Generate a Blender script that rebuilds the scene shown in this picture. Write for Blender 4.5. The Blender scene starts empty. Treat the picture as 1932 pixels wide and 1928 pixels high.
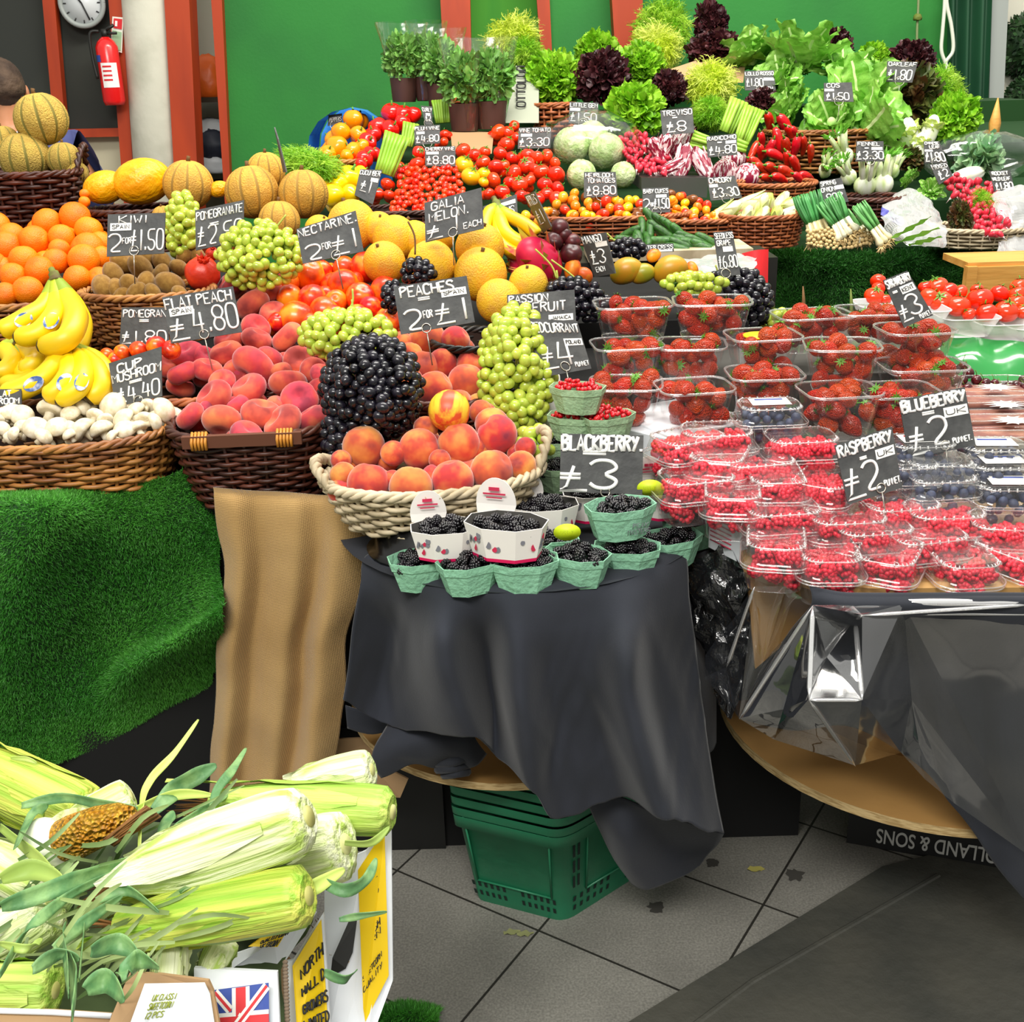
import bpy, math, random
import numpy as np
from mathutils import Vector, Matrix, Euler, noise
PI=math.pi
V=Vector
SC=bpy.context.scene; COL=SC.collection
RNG=random.Random(7)
# ---------------------------------------------------------------- camera
F=2100.0; PITCH=math.radians(21.2); ROLL=math.radians(1.7); CAM=V((0,0,1.6))
_r=V((1,0,0)); _u=V((0,math.sin(PITCH),math.cos(PITCH))); FWD=V((0,math.cos(PITCH),-math.sin(PITCH)))
UP=_u*math.cos(ROLL)+_r*math.sin(ROLL); RT=_r*math.cos(ROLL)-_u*math.sin(ROLL)
cd=bpy.data.cameras.new('camera'); cam=bpy.data.objects.new('camera',cd); COL.objects.link(cam)
cd.sensor_width=36; cd.lens=36*F/1932; cd.clip_start=.05; cd.clip_end=60
cam.matrix_world=Matrix.Translation(CAM)@Matrix((RT,UP,-FWD)).transposed().to_4x4()
SC.camera=cam
SC.view_settings.view_transform='Standard'; SC.view_settings.look='None'; SC.view_settings.gamma=1
SC.view_settings.exposure=0.17; SC.view_settings.use_curve_mapping=False
SC.cycles.max_bounces=6; SC.cycles.diffuse_bounces=3; SC.cycles.glossy_bounces=3; SC.cycles.transmission_bounces=4
SC.cycles.transparent_max_bounces=20; SC.cycles.caustics_reflective=False; SC.cycles.caustics_refractive=False
SC.cycles.use_denoising=True
# ---------------------------------------------------------------- daylight through the market roof
wd=bpy.data.worlds.new('market_daylight'); SC.world=wd; wd.use_nodes=True
nt=wd.node_tree; nt.nodes.clear()
_o=nt.nodes.new('ShaderNodeOutputWorld'); _b=nt.nodes.new('ShaderNodeBackground'); _t=nt.nodes.new('ShaderNodeTexCoord')
_s=nt.nodes.new('ShaderNodeSeparateXYZ'); _c=nt.nodes.new('ShaderNodeValToRGB')
nt.links.new(_t.outputs['Generated'],_s.inputs[0]); nt.links.new(_s.outputs['Z'],_c.inputs[0])
_c.color_ramp.elements[0].position=0.0; _c.color_ramp.elements[0].color=(.27,.27,.25,1)
_c.color_ramp.elements[1].position=.55; _c.color_ramp.elements[1].color=(1.0,.99,.94,1)
nt.links.new(_c.outputs[0],_b.inputs[0]); _b.inputs[1].default_value=.74; nt.links.new(_b.outputs[0],_o.inputs[0])
def area(name,loc,target,sx,sy,en,col=(1,1,1)):
    l=bpy.data.lights.new(name,'AREA'); l.shape='RECTANGLE'; l.size=sx; l.size_y=sy; l.energy=en; l.color=col
    o=bpy.data.objects.new(name,l); COL.objects.link(o); o.location=loc
    o.rotation_euler=(V(target)-V(loc)).to_track_quat('-Z','Y').to_euler(); return o
area('roof_light_near',(-.6,-1.2,4.2),(0,1.9,.9),2.6,.9,165,(1,.975,.92))
area('roof_light_stall',(.4,2.6,4.6),(.3,3.2,1.0),3.2,.6,125,(1,.97,.9))
area('roof_light_back',(1.2,3.6,4.2),(1.0,5.2,1.2),3.4,.5,105,(1,.95,.86))
# ---------------------------------------------------------------- pixel helpers (a pixel plus a distance is a point)
def ray(px,py): return FWD+RT*((px-966)/F)-UP*((py-964)/F)
def W(px,py,d): return CAM+ray(px,py)*d
def WY(px,py,Y):
    r=ray(px,py); return CAM+r*((Y-CAM.y)/r.y)
def WZ(px,py,Z):
    r=ray(px,py); return CAM+r*((Z-CAM.z)/r.z)
def DL(y): return 1.92+(880-y)*.00169      # left display slope
def DB(y): return 3.7+(440-y)*.0035        # back counter slope
def DR(y): return 1.77+(1080-y)*.0009      # berry table pyramid
# ---------------------------------------------------------------- mesh helpers
class MB:
    def __init__(s): s.v=[]; s.f=[]; s.m=[]
    def add(s,vs,fs,mi=0):
        o=len(s.v); s.v+= [tuple(p) for p in vs]; s.f+=[tuple(i+o for i in f) for f in fs]; s.m+=[mi]*len(fs)
    def tube(s,pts,r,n=6,mi=0,cap=True,flat=1.0):
        pts=[V(p) for p in pts]; k=len(pts)
        rs=list(r) if hasattr(r,'__len__') else [r]*k
        vs=[]; prev=None
        for i,p in enumerate(pts):
            t=(pts[min(i+1,k-1)]-pts[max(i-1,0)])
            if t.length<1e-9: t=V((0,0,1))
            t.normalize()
            if prev is None:
                a=V((0,0,1)) if abs(t.z)<.9 else V((1,0,0)); x=t.cross(a).normalized()
            else:
                x=(prev-t*prev.dot(t))
                x=x.normalized() if x.length>1e-6 else t.orthogonal().normalized()
            prev=x; y=t.cross(x)
            for j in range(n):
                a=2*PI*j/n; vs.append(p+(x*math.cos(a)+y*math.sin(a)*flat)*rs[i])
        fs=[(i*n+j,i*n+(j+1)%n,(i+1)*n+(j+1)%n,(i+1)*n+j) for i in range(k-1) for j in range(n)]
        if cap: fs.append(tuple(range(n-1,-1,-1))); fs.append(tuple((k-1)*n+j for j in range(n)))
        s.add(vs,fs,mi)
    def ball(s,c=(0,0,0),r=1,seg=16,ring=10,mi=0,fn=None,mat=None):
        c=V(c); rr=r if hasattr(r,'__len__') else (r,r,r)
        vs=[]
        for i in range(ring+1):
            th=PI*i/ring
            for j in range(seg):
                ph=2*PI*j/seg; n=V((math.sin(th)*math.cos(ph),math.sin(th)*math.sin(ph),math.cos(th)))
                q=fn(n,th,ph) if fn else n
                q=V((q.x*rr[0],q.y*rr[1],q.z*rr[2]))
                if mat is not None: q=mat@q
                vs.append(c+q)
        fs=[]
        for i in range(ring):
            for j in range(seg):
                a,b=i*seg+j,i*seg+(j+1)%seg; d,e=a+seg,b+seg
                if i==0: fs.append((a,d,e))
                elif i==ring-1: fs.append((a,d,b))
                else: fs.append((a,d,e,b))
        s.add(vs,fs,mi)
    def box(s,c,sz,mi=0,rot=None):
        c=V(c); h=V(sz)/2
        vs=[V((x*h.x,y*h.y,z*h.z)) for x in(-1,1) for y in(-1,1) for z in(-1,1)]
        if rot is not None: vs=[rot@q for q in vs]
        s.add([c+q for q in vs],[(0,1,3,2),(4,6,7,5),(0,4,5,1),(2,3,7,6),(0,2,6,4),(1,5,7,3)],mi)
    def grid(s,rows,mi=0,close=False):
        n=len(rows[0]); vs=[p for r in rows for p in r]; fs=[]
        for i in range(len(rows)-1):
            for j in range(n if close else n-1):
                k=(j+1)%n; fs.append((i*n+j,i*n+k,(i+1)*n+k,(i+1)*n+j))
        s.add(vs,fs,mi)
    def slab(s,q,th,mi=0,nrm=None):
        q=[V(p) for p in q]; n=nrm or (q[1]-q[0]).cross(q[-1]-q[0]).normalized()
        k=len(q); vs=q+[p+n*th for p in q]
        fs=[tuple(range(k)),tuple(range(2*k-1,k-1,-1))]+[(i,i+k,(i+1)%k+k,(i+1)%k) for i in range(k)]
        s.add(vs,fs,mi)
    def mesh(s,name,mats,smooth=True):
        me=bpy.data.meshes.new(name); me.from_pydata(s.v,[],s.f)
        mats=mats if isinstance(mats,(list,tuple)) else [mats]
        for m in mats: me.materials.append(m)
        if len(mats)>1: me.polygons.foreach_set('material_index',s.m)
        if smooth: me.polygons.foreach_set('use_smooth',[True]*len(me.polygons))
        me.update(); return me
    def build(s,name,mats,parent=None,smooth=True,label=None,cat=None,group=None,kind=None):
        return link(name,s.mesh(name,mats,smooth),parent,label=label,cat=cat,group=group,kind=kind)
def tag(o,label=None,cat=None,group=None,kind=None):
    if label: o['label']=label
    if cat: o['category']=cat
    if group: o['group']=group
    if kind: o['kind']=kind
    return o
def link(name,data,parent=None,loc=None,rot=None,sc=None,**k):
    o=bpy.data.objects.new(name,data); COL.objects.link(o)
    if parent is not None: o.parent=parent
    if loc is not None: o.location=loc
    if rot is not None: o.rotation_euler=rot
    if sc is not None: o.scale=sc if hasattr(sc,'__len__') else (sc,sc,sc)
    return tag(o,**k)
def spawn(proto,loc,rot=(0,0,0),sc=1,label=None,cat=None,group=None):
    """proto=(name, mesh_or_None, [(part name, mesh, [sub-parts])...])"""
    o=link(proto[0],proto[1],None,loc,rot,sc,label=label,cat=cat,group=group)
    for p in proto[2]:
        c=link(p[0],p[1],o)
        for q in (p[2] if len(p)>2 else []): link(q[0],q[1],c)
    return o
def rr(s=1.0): return (RNG.uniform(-s,s),RNG.uniform(-s,s),RNG.uniform(0,2*PI))
# ---------------------------------------------------------------- materials
def C(h):
    h=h.lstrip('#'); r=[int(h[i:i+2],16)/255 for i in(0,2,4)]
    return tuple(((x+.055)/1.055)**2.4 if x>.04045 else x/12.92 for x in r)+(1,)
def mat(name,c1,c2=None,sc=1.5,lo=.42,hi=.6,rough=.5,rnd=0.0,hr=0.0,bump=0,bsc=20,spec=.5,coat=0,sheen=0,
        metal=0,isl=0,stretch=None,det=3,c3=None,c3t=(.62,.7),trl=0,sss=0,btype='noise',alpha=None):
    m=bpy.data.materials.new(name); m.use_nodes=True; n=m.node_tree.nodes; L=m.node_tree.links
    b=n['Principled BSDF']; out=n['Material Output']
    tc=n.new('ShaderNodeTexCoord'); oi=n.new('ShaderNodeObjectInfo')
    mp=n.new('ShaderNodeMapping'); L.new(tc.outputs['Object'],mp.inputs[0])
    if stretch: mp.inputs['Scale'].default_value=stretch
    mul=n.new('ShaderNodeMath'); mul.operation='MULTIPLY'; mul.inputs[1].default_value=31.7; L.new(oi.outputs['Random'],mul.inputs[0])
    def nz(scale,detail=3,w=True):
        x=n.new('ShaderNodeTexNoise'); x.noise_dimensions='4D'; x.inputs['Scale'].default_value=scale; x.inputs['Detail'].default_value=detail
        L.new(mp.outputs[0],x.inputs['Vector']); L.new(mul.outputs[0],x.inputs['W']); return x
    col=None
    if c2 or c3:
        x=nz(sc,det); rp=n.new('ShaderNodeValToRGB'); e=rp.color_ramp.elements
        e[0].position=lo; e[0].color=C(c1); e[1].position=hi; e[1].color=C(c2 or c1)
        if c3: q=e.new(c3t[1]); q.color=C(c3); 
        L.new(x.outputs[0],rp.inputs[0]); col=rp.outputs[0]
    if rnd or hr or isl:
        hs=n.new('ShaderNodeHueSaturation')
        if col: L.new(col,hs.inputs['Color'])
        else: hs.inputs['Color'].default_value=C(c1)
        if isl: g=n.new('ShaderNodeNewGeometry'); src=g.outputs['Random Per Island']
        else: src=oi.outputs['Random']
        mr=n.new('ShaderNodeMapRange'); mr.inputs[3].default_value=1-(isl or rnd); mr.inputs[4].default_value=1+(isl or rnd)
        L.new(src,mr.inputs[0]); L.new(mr.outputs[0],hs.inputs['Value'])
        if hr:
            fr=n.new('ShaderNodeMath'); fr.operation='FRACT'; f2=n.new('ShaderNodeMath'); f2.operation='MULTIPLY'; f2.inputs[1].default_value=17.3
            L.new(src,f2.inputs[0]); L.new(f2.outputs[0],fr.inputs[0])
            m2=n.new('ShaderNodeMapRange'); m2.inputs[3].default_value=.5-hr; m2.inputs[4].default_value=.5+hr
            L.new(fr.outputs[0],m2.inputs[0]); L.new(m2.outputs[0],hs.inputs['Hue'])
        col=hs.outputs[0]
    if col: L.new(col,b.inputs['Base Color'])
    else: b.inputs['Base Color'].default_value=C(c1)
    b.inputs['Roughness'].default_value=rough; b.inputs['Metallic'].default_value=metal
    b.inputs['Specular IOR Level'].default_value=spec; b.inputs['Coat Weight'].default_value=coat; b.inputs['Coat Roughness'].default_value=.15
    b.inputs['Sheen Weight'].default_value=sheen; b.inputs['Sheen Roughness'].default_value=.4
    if sss:
        b.inputs['Subsurface Weight'].default_value=sss; b.inputs['Subsurface Radius'].default_value=(1,.6,.3); b.inputs['Subsurface Scale'].default_value=.01
    if bump:
        if btype=='voronoi':
            x=n.new('ShaderNodeTexVoronoi'); x.inputs['Scale'].default_value=bsc; L.new(mp.outputs[0],x.inputs[0]); h=x.outputs[0]
        elif btype=='weave':
            w1=n.new('ShaderNodeTexWave'); w1.bands_direction='X'; w1.inputs['Scale'].default_value=bsc; w1.inputs['Distortion'].default_value=1.2
            w2=n.new('ShaderNodeTexWave'); w2.bands_direction='Z'; w2.inputs['Scale'].default_value=bsc; w2.inputs['Distortion'].default_value=1.2
            L.new(mp.outputs[0],w1.inputs[0]); L.new(mp.outputs[0],w2.inputs[0])
            ad=n.new('ShaderNodeMath'); L.new(w1.outputs['Fac'],ad.inputs[0]); L.new(w2.outputs['Fac'],ad.inputs[1]); h=ad.outputs[0]
        else: h=nz(bsc,4).outputs[0]
        bp=n.new('ShaderNodeBump'); bp.inputs['Strength'].default_value=bump; bp.inputs['Distance'].default_value=.02
        L.new(h,bp.inputs['Height']); L.new(bp.outputs[0],b.inputs['Normal'])
    if trl:
        t=n.new('ShaderNodeBsdfTranslucent'); mx=n.new('ShaderNodeMixShader'); mx.inputs[0].default_value=trl
        if col: L.new(col,t.inputs[0])
        else: t.inputs[0].default_value=C(c1)
        L.new(b.outputs[0],mx.inputs[1]); L.new(t.outputs[0],mx.inputs[2]); L.new(mx.outputs[0],out.inputs[0])
    return m
def film(name,tint=(1,1,1),lo=.05,hi=.6,rough=.06,bump=0,bsc=10,gcol=(1,1,1),milky=0):
    m=bpy.data.materials.new(name); m.use_nodes=True; n=m.node_tree.nodes; L=m.node_tree.links; out=n['Material Output']; n.remove(n['Principled BSDF'])
    t=n.new('ShaderNodeBsdfTransparent'); t.inputs[0].default_value=tint+(1,)
    g=n.new('ShaderNodeBsdfGlossy'); g.inputs['Roughness'].default_value=rough; g.inputs[0].default_value=gcol+(1,)
    lw=n.new('ShaderNodeLayerWeight'); lw.inputs[0].default_value=.35
    mr=n.new('ShaderNodeMapRange'); mr.inputs[3].default_value=lo; mr.inputs[4].default_value=hi; L.new(lw.outputs['Facing'],mr.inputs[0])
    mx=n.new('ShaderNodeMixShader'); L.new(mr.outputs[0],mx.inputs[0]); L.new(t.outputs[0],mx.inputs[1]); L.new(g.outputs[0],mx.inputs[2])
    fin=mx
    if milky:
        d=n.new('ShaderNodeBsdfDiffuse'); d.inputs[0].default_value=gcol+(1,); m2=n.new('ShaderNodeMixShader'); m2.inputs[0].default_value=milky
        L.new(mx.outputs[0],m2.inputs[1]); L.new(d.outputs[0],m2.inputs[2]); fin=m2
    if bump:
        x=n.new('ShaderNodeTexNoise'); x.inputs['Scale'].default_value=bsc; x.inputs['Detail'].default_value=2
        tc=n.new('ShaderNodeTexCoord'); L.new(tc.outputs['Object'],x.inputs[0])
        bp=n.new('ShaderNodeBump'); bp.inputs['Strength'].default_value=bump; bp.inputs['Distance'].default_value=.02
        L.new(x.outputs[0],bp.inputs['Height']); L.new(bp.outputs[0],g.inputs['Normal']); L.new(bp.outputs[0],lw.inputs['Normal'])
    L.new(fin.outputs[0],out.inputs[0]); return m
# ---------------------------------------------------------------- drapes
def cr(p0,p1,p2,p3,t):
    return .5*((2*p1)+(p2-p0)*t+(2*p0-5*p1+4*p2-p3)*t*t+(3*p1-p0-3*p2+p3)*t*t*t)
def crline(P,n):
    o=[]; k=len(P)
    for i in range(k-1):
        for j in range(n):
            o.append(cr(P[max(i-1,0)],P[i],P[i+1],P[min(i+2,k-1)],j/n))
    o.append(P[-1]); return o
def surf(rows,nu,nv,linear=False):
    """rows of control points -> fine grid of points"""
    f=(lambda P,n:[P[i].lerp(P[i+1],j/n) for i in range(len(P)-1) for j in range(n)]+[P[-1]]) if linear else crline
    R=[f(r,nu) for r in rows]
    cols=[f([r[j] for r in R],nv) for j in range(len(R[0]))]
    return [[cols[j][i] for j in range(len(cols))] for i in range(len(cols[0]))]
def jitter(G,amp,fr,seed=0):
    for r in G:
        for p in r:
            p+=V((noise.noise(p*fr+V((seed,0,0))),noise.noise(p*fr+V((0,seed+9,0))),noise.noise(p*fr+V((0,0,seed+5)))))*amp
    return G
def blades(G,n,ln,wd,seed,jit=.6,down=.25):
    """short pile standing on a grid: one triangle per blade"""
    rg=np.random.default_rng(seed); A=np.array([[tuple(p) for p in r] for r in G]); R,Cc=A.shape[:2]
    i=rg.integers(0,R-1,n); j=rg.integers(0,Cc-1,n); a=rg.random((n,1)); b=rg.random((n,1))
    p00,p01,p10,p11=A[i,j],A[i,j+1],A[i+1,j],A[i+1,j+1]
    p=(p00*(1-a)+p10*a)*(1-b)+(p01*(1-a)+p11*a)*b
    nr=np.cross(p01-p00,p10-p00); nr/=np.linalg.norm(nr,axis=1,keepdims=True)+1e-9
    tow=np.array(CAM)-p; s=np.sign((nr*tow).sum(1,keepdims=True)); nr*=s
    dr=nr+rg.normal(0,jit,(n,3)); dr[:,2]-=down; dr/=np.linalg.norm(dr,axis=1,keepdims=True)
    sd=np.cross(dr,rg.normal(0,1,(n,3))); sd/=np.linalg.norm(sd,axis=1,keepdims=True)
    vs=np.concatenate([p-sd*wd,p+sd*wd,p+dr*ln*rg.uniform(.6,1.3,(n,1))],1).reshape(-1,3)
    me=bpy.data.meshes.new('pile'); me.vertices.add(3*n); me.vertices.foreach_set('co',vs.ravel())
    me.loops.add(3*n); me.loops.foreach_set('vertex_index',np.arange(3*n,dtype=np.int32))
    me.polygons.add(n); me.polygons.foreach_set('loop_start',np.arange(0,3*n,3,dtype=np.int32))
    me.update(calc_edges=True); return me
# ---------------------------------------------------------------- chalk lettering
GL={'A':"002640 1232",'B':"0006 0636453403 0333424130 3000",'C':"4536160501103041",'D':"0006 0626444220 2000",'E':"46060040 0333",'F':"460600 0333",
'G':"45361605011030414323",'H':"0006 4046 0343",'I':"2026",'J':"4641301001",'K':"0006 460340",'L':"060040",'M':"0006234640",'N':"00064046",
'O':"160501103041453616",'P':"0006 0636453403",'Q':"160501103041453616 3240",'R':"0006 0636453403 2340",'S':"4536160504334241301001",'T':"0646 2620",
'U':"060110304146",'V':"062046",'W':"0610233046",'X':"0640 4600",'Y':"0623 4610",'Z':"06460040",'0':"160501103041453616",'1':"2620",
'2':"05163645430040",'3':"0516364544234241301001",'4':"160242 3530",'5':"460603334241301001",'6':"36150301103041423303",'7':"064610",
'8':"33444536160504133342413010010213",'9':"4313040516364540",'$':"26110040 0434 0333",'&':"4014152635340201103042",'.':"2021",'-':"0343",' ':"",'=':"0444 0242"}
CURVY=set('BCDGJOPQRSU0235689&')
def strokes(text,u0,u1,v0,v1,rise=0,gap=1.3):
    n=len(text); cw={c:(1.0 if c not in"1I. " else .5) for c in set(text)}
    tot=sum(cw[c]*gap for c in text)-(gap-1); x=0; out=[]
    for c in text:
        w=cw[c]
        for st in GL.get(c,'').split():
            P=[((x+int(st[i])/4*w)/tot,int(st[i+1])/6) for i in range(0,len(st),2)]
            if c in CURVY and len(P)>3:
                for _ in range(2):
                    Q=[P[0]]
                    for a,b in zip(P,P[1:]): Q+= [(a[0]*.75+b[0]*.25,a[1]*.75+b[1]*.25),(a[0]*.25+b[0]*.75,a[1]*.25+b[1]*.75)]
                    P=Q+[P[-1]]
            out.append([(u0+(u1-u0)*p[0],v0+(v1-v0)*p[1]+rise*p[0]) for p in P])
        x+=w*gap
    return out
def letter_mb(mb,quad,lines,off,th,mi=0,n=5):
    """quad = TL,TR,BR,BL world points; lines=(text,u0,u1,v0,v1[,weight])"""
    TL,TR,BR,BL=quad; nr=(TR-TL).cross(BL-TL).normalized()
    if nr.dot(CAM-TL)<0: nr=-nr
    for l in lines:
        w=th*(l[5] if len(l)>5 else 1)
        for st in strokes(l[0],*l[1:5]):
            P=[BL.lerp(BR,u).lerp(TL.lerp(TR,u),v)+nr*off for u,v in st]
            mb.tube(P,w,n=n,mi=mi)
# ================================================================ materials
m_black=mat('black_plastic','14140f',rough=.5)
m_board=mat('slate_board','3b3c3c','4a4b4a',sc=30,rough=.6,bump=.1,bsc=60)
m_chalk=mat('white_chalk_ink','f4f4f0',rough=.7)
m_sticker=mat('white_sticker','f2f1ec',rough=.5)
m_ink=mat('dark_ink','2a2a2a',rough=.6)
m_wire=mat('steel_wire','b9b4a8',rough=.3,metal=.8)
m_orange=mat('orange_peel','fb8a08','f77a04',sc=1,rough=.42,rnd=.08,hr=.008,bump=.25,bsc=14,spec=.4)
m_stemg=mat('green_stem','6a7a2a',rough=.7,rnd=.2)
m_stemb=mat('brown_stem','6a4a22',rough=.8)
m_kiwi=mat('kiwi_skin','8a6220','9c7430',sc=3,rough=.9,rnd=.12,bump=.3,bsc=30,sheen=.3)
m_pome=mat('pomegranate_skin','e2391a','c4301c',sc=1.2,rough=.35,rnd=.1,bump=.1,bsc=4)
m_peach=mat('peach_skin','e08c48','c24a38',sc=.75,lo=.34,hi=.52,rough=.8,rnd=.12,hr=.012,sheen=.5,c3='8c343a',c3t=(0,.66),spec=.2)
m_flat=mat('flat_peach_skin','da684a','c04040',sc=.8,lo=.36,hi=.5,rough=.85,rnd=.24,hr=.012,sheen=.5,c3='8a3038',c3t=(0,.64),spec=.2)
m_nect=mat('nectarine_skin','fb921c','ee4a12',sc=.8,lo=.38,hi=.5,rough=.28,rnd=.1,hr=.01,c3='b41a10',c3t=(0,.64),coat=.2)
m_stripe=mat('striped_nectarine_skin','f6cc38','d8502a',sc=1.1,lo=.42,hi=.58,rough=.4,stretch=(2.2,2.2,.35))
m_galia=mat('galia_rind','ecb91c','e0a832',sc=2,rough=.6,rnd=.08,bump=.35,bsc=16)
m_canary=mat('canary_rind','fdb70a','f7a505',sc=1.5,rough=.35,bump=.4,bsc=3,stretch=(1,3,1))
m_cant=mat('cantaloupe_rind','c9a94a','bd9c46',sc=4,rough=.75,rnd=.06,bump=.6,bsc=18)
m_char=mat('charentais_rind','d9a53c','c8963a',sc=3,rough=.7,rnd=.08,bump=.4,bsc=16)
m_groove=mat('melon_groove','7e7430',rough=.8)
m_mush=mat('mushroom_cap','e6dcc4','d2c4a2',sc=2,rough=.6,rnd=.05)
m_tom=mat('tomato_skin','ee320a',rough=.18,rnd=.12,hr=.004,coat=.3)
m_ytom=mat('yellow_tomato_skin','fcb40c',rough=.2,rnd=.08,coat=.3)
m_mix=[mat('heirloom_'+n,c,rough=.2,rnd=.1,coat=.2) for n,c in(('red','e8300e'),('orange','f47a0a'),('yellow','fbb60e'),('brown','7a4418'),('amber','f99a1c'))]
m_calyx=mat('green_calyx','4f8a22',rough=.6,rnd=.2)
m_ypep=mat('yellow_pepper_skin','fdcf06',rough=.2,coat=.3,rnd=.05)
m_opep=mat('orange_pepper_skin','fc9a06',rough=.2,coat=.3,rnd=.08)
m_rpep=mat('red_pepper_skin','e4140e',rough=.18,coat=.3,rnd=.1)
m_rom=mat('romano_pepper_skin','d01c10','a81a10',sc=1,rough=.2,coat=.3,rnd=.25,hr=.006)
m_plum=mat('plum_skin','3c1216','5a1c20',sc=1.5,rough=.35,rnd=.2)
m_mango=mat('mango_skin','93901e','c48a1c',sc=.8,rough=.35,rnd=.06)
m_mango2=mat('ripe_mango_skin','e99a14','dd5c1c',sc=.8,rough=.4)
m_pita=mat('dragon_fruit_skin','d8204e','c01c44',sc=1,rough=.4)
m_ban=mat('banana_skin','f2cf0e','e3b80c',sc=2,rough=.4,rnd=.05)
m_bang=mat('banana_neck','a9b822','7f9a26',sc=2,rough=.5)
m_bantip=mat('banana_tip','4a3a14',rough=.8)
m_bsticker=mat('blue_fruit_sticker','3f63a8','d8dcec',sc=60,rough=.5)
m_ggr=mat('green_grape_skin','bccc50','a8bc3c',sc=1,rough=.22,rnd=.12,hr=.01,coat=.2,sss=.2)
m_bgr=mat('black_grape_skin','0d0d14','1a1620',sc=1,rough=.22,rnd=.5,spec=.6)
m_gstem=mat('grape_stem','a8b048',rough=.7)
m_cuke=mat('cucumber_skin','25521a','3a6e24',sc=1.5,rough=.35,rnd=.2,bump=.2,bsc=8)
m_straw=mat('strawberry_flesh','ff4a20','f4562a',sc=1,rough=.28,rnd=.14,hr=.006,bump=.9,bsc=9,btype='voronoi',coat=.2)
m_rasp=mat('raspberry_flesh','da1a36','c41030',sc=1,rough=.4,rnd=.15,spec=.4,sss=.1)
m_blackb=mat('blackberry_flesh','17131a','0a080c',sc=1,rough=.22,rnd=.3,spec=.8)
m_blueb=mat('blueberry_skin','232a42','343e5a',sc=1,rough=.6,rnd=.3)
m_curr=mat('redcurrant_skin','c80c1c',rough=.12,rnd=.2,coat=.4)
m_cherry=mat('cherry_skin','3a0a10','5c1018',sc=1,rough=.15,rnd=.3,coat=.3)
m_rad=mat('radish_skin','e23c50','d42c40',sc=1,rough=.35,rnd=.12)
m_radw=mat('radish_tip','f6dcd8',rough=.5)
m_wicker=mat('brown_willow','b0783c','84502a',sc=14,rough=.45,isl=.3,spec=.5)
m_wickd=mat('dark_willow','54281a','3a1a10',sc=14,rough=.45,isl=.35)
m_wickr=mat('reddish_willow','b0683a','904c28',sc=14,rough=.5,isl=.25)
m_wickw=mat('white_willow','cdbd9e','a8987a',sc=14,rough=.6,isl=.15)
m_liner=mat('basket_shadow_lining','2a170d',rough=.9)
m_linw=mat('pale_basket_lining','7d6c50',rough=.9)
m_lolo=mat('green_lettuce_leaf','7cbc1c','a6d83a',sc=1.6,rough=.5,isl=.3,trl=.3)
m_dark=mat('red_lettuce_leaf','3c1a22','52262a',sc=2,rough=.45,isl=.5,trl=.15)
m_oak=mat('oak_leaf','5c3c22','4a5a26',sc=1.4,rough=.45,isl=.4,trl=.15)
m_fri=mat('frisee_leaf','cfe23e','e8f080',sc=1,rough=.5,isl=.25,trl=.4)
m_frg=mat('frisee_green','86c428','b8dc4a',sc=1.2,rough=.5,isl=.3,trl=.4)
m_cos=mat('cos_leaf','74b43c','9cd05c',sc=2.5,rough=.45,isl=.22,bump=.5,bsc=5,trl=.25)
m_cosr=mat('cos_rib','cfe6a2',rough=.5)
m_herb=mat('herb_leaf','6ca446','8cc062',sc=2,rough=.5,isl=.35,trl=.25)
m_cab=mat('cabbage_leaf','a8c47c','d0deaa',sc=2,rough=.5,isl=.12,bump=.4,bsc=5)
m_whiteveg=mat('white_vegetable','f0f2e2','dfe8c0',sc=1.5,rough=.5)
m_endive=mat('endive_leaf','eef0c4','d2dc74',sc=1.2,rough=.4,stretch=(1,1,.5))
m_fenf=mat('fennel_bulb','eff3de','cfe29a',sc=1.5,rough=.4,stretch=(2,2,.5))
m_frond=mat('fennel_frond','74b83a',rough=.5,isl=.3,trl=.3)
m_cel=mat('celery_stalk','a8cf4e','8cbc36',sc=2,rough=.4,isl=.15)
m_trev=mat('treviso_leaf','8e1838','f0dcdc',sc=3.2,lo=.48,hi=.54,rough=.4,stretch=(2.2,2.2,.5))
m_onw=mat('spring_onion_bulb','f0efd8','dcc890',sc=2,rough=.4,isl=.08)
m_ong=mat('spring_onion_leaf','3f8a44','6aa85c',sc=2,rough=.45,isl=.2)
m_root=mat('onion_root','d8bc84',rough=.9,isl=.2)
m_pulp=mat('mint_pulp_card','8fc7a6','86bd9c',sc=30,rough=.9,bump=.3,bsc=90)
m_pulp2=mat('green_pulp_card','a5c69c','9abb90',sc=30,rough=.9,bump=.3,bsc=90)
m_card=mat('printed_white_card','f1ece6',rough=.7)
m_carddk=mat('grey_card_inside','4a4844',rough=.9)
m_pink=mat('pink_band_print','e0105a',rough=.6)
m_bprint=mat('berry_print','d8355a','c8284c',sc=5,rough=.6)
m_gprint=mat('grey_leaf_print','7b7b84',rough=.6)
m_lime=mat('lime_label','c6dc1e',rough=.5)
m_kraft=mat('brown_board','a47c44','b88e54',sc=3,rough=.7,bump=.1,bsc=20)
m_edge=mat('plywood_edge','c8ae7c','a08454',sc=40,rough=.8,stretch=(1,1,8))
m_cardbox=mat('brown_cardboard','a88660','b8976e',sc=4,rough=.85)
m_wbox=mat('white_carton','e9edf2','dfe4ea',sc=5,rough=.6)
m_ylab=mat('yellow_label','f6cf06','f2c604',sc=4,rough=.5)
m_blab=mat('blue_print','2c49a0',rough=.6)
m_redp=mat('red_print','d8242c',rough=.6)
m_crate=mat('green_crate_plastic','247a55','1f6c4b',sc=6,rough=.35,bump=.05,bsc=40)
m_cloth=mat('black_cloth','24272e','2b2e37',sc=5,rough=.95,sheen=.15,bump=.05,bsc=300)
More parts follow.
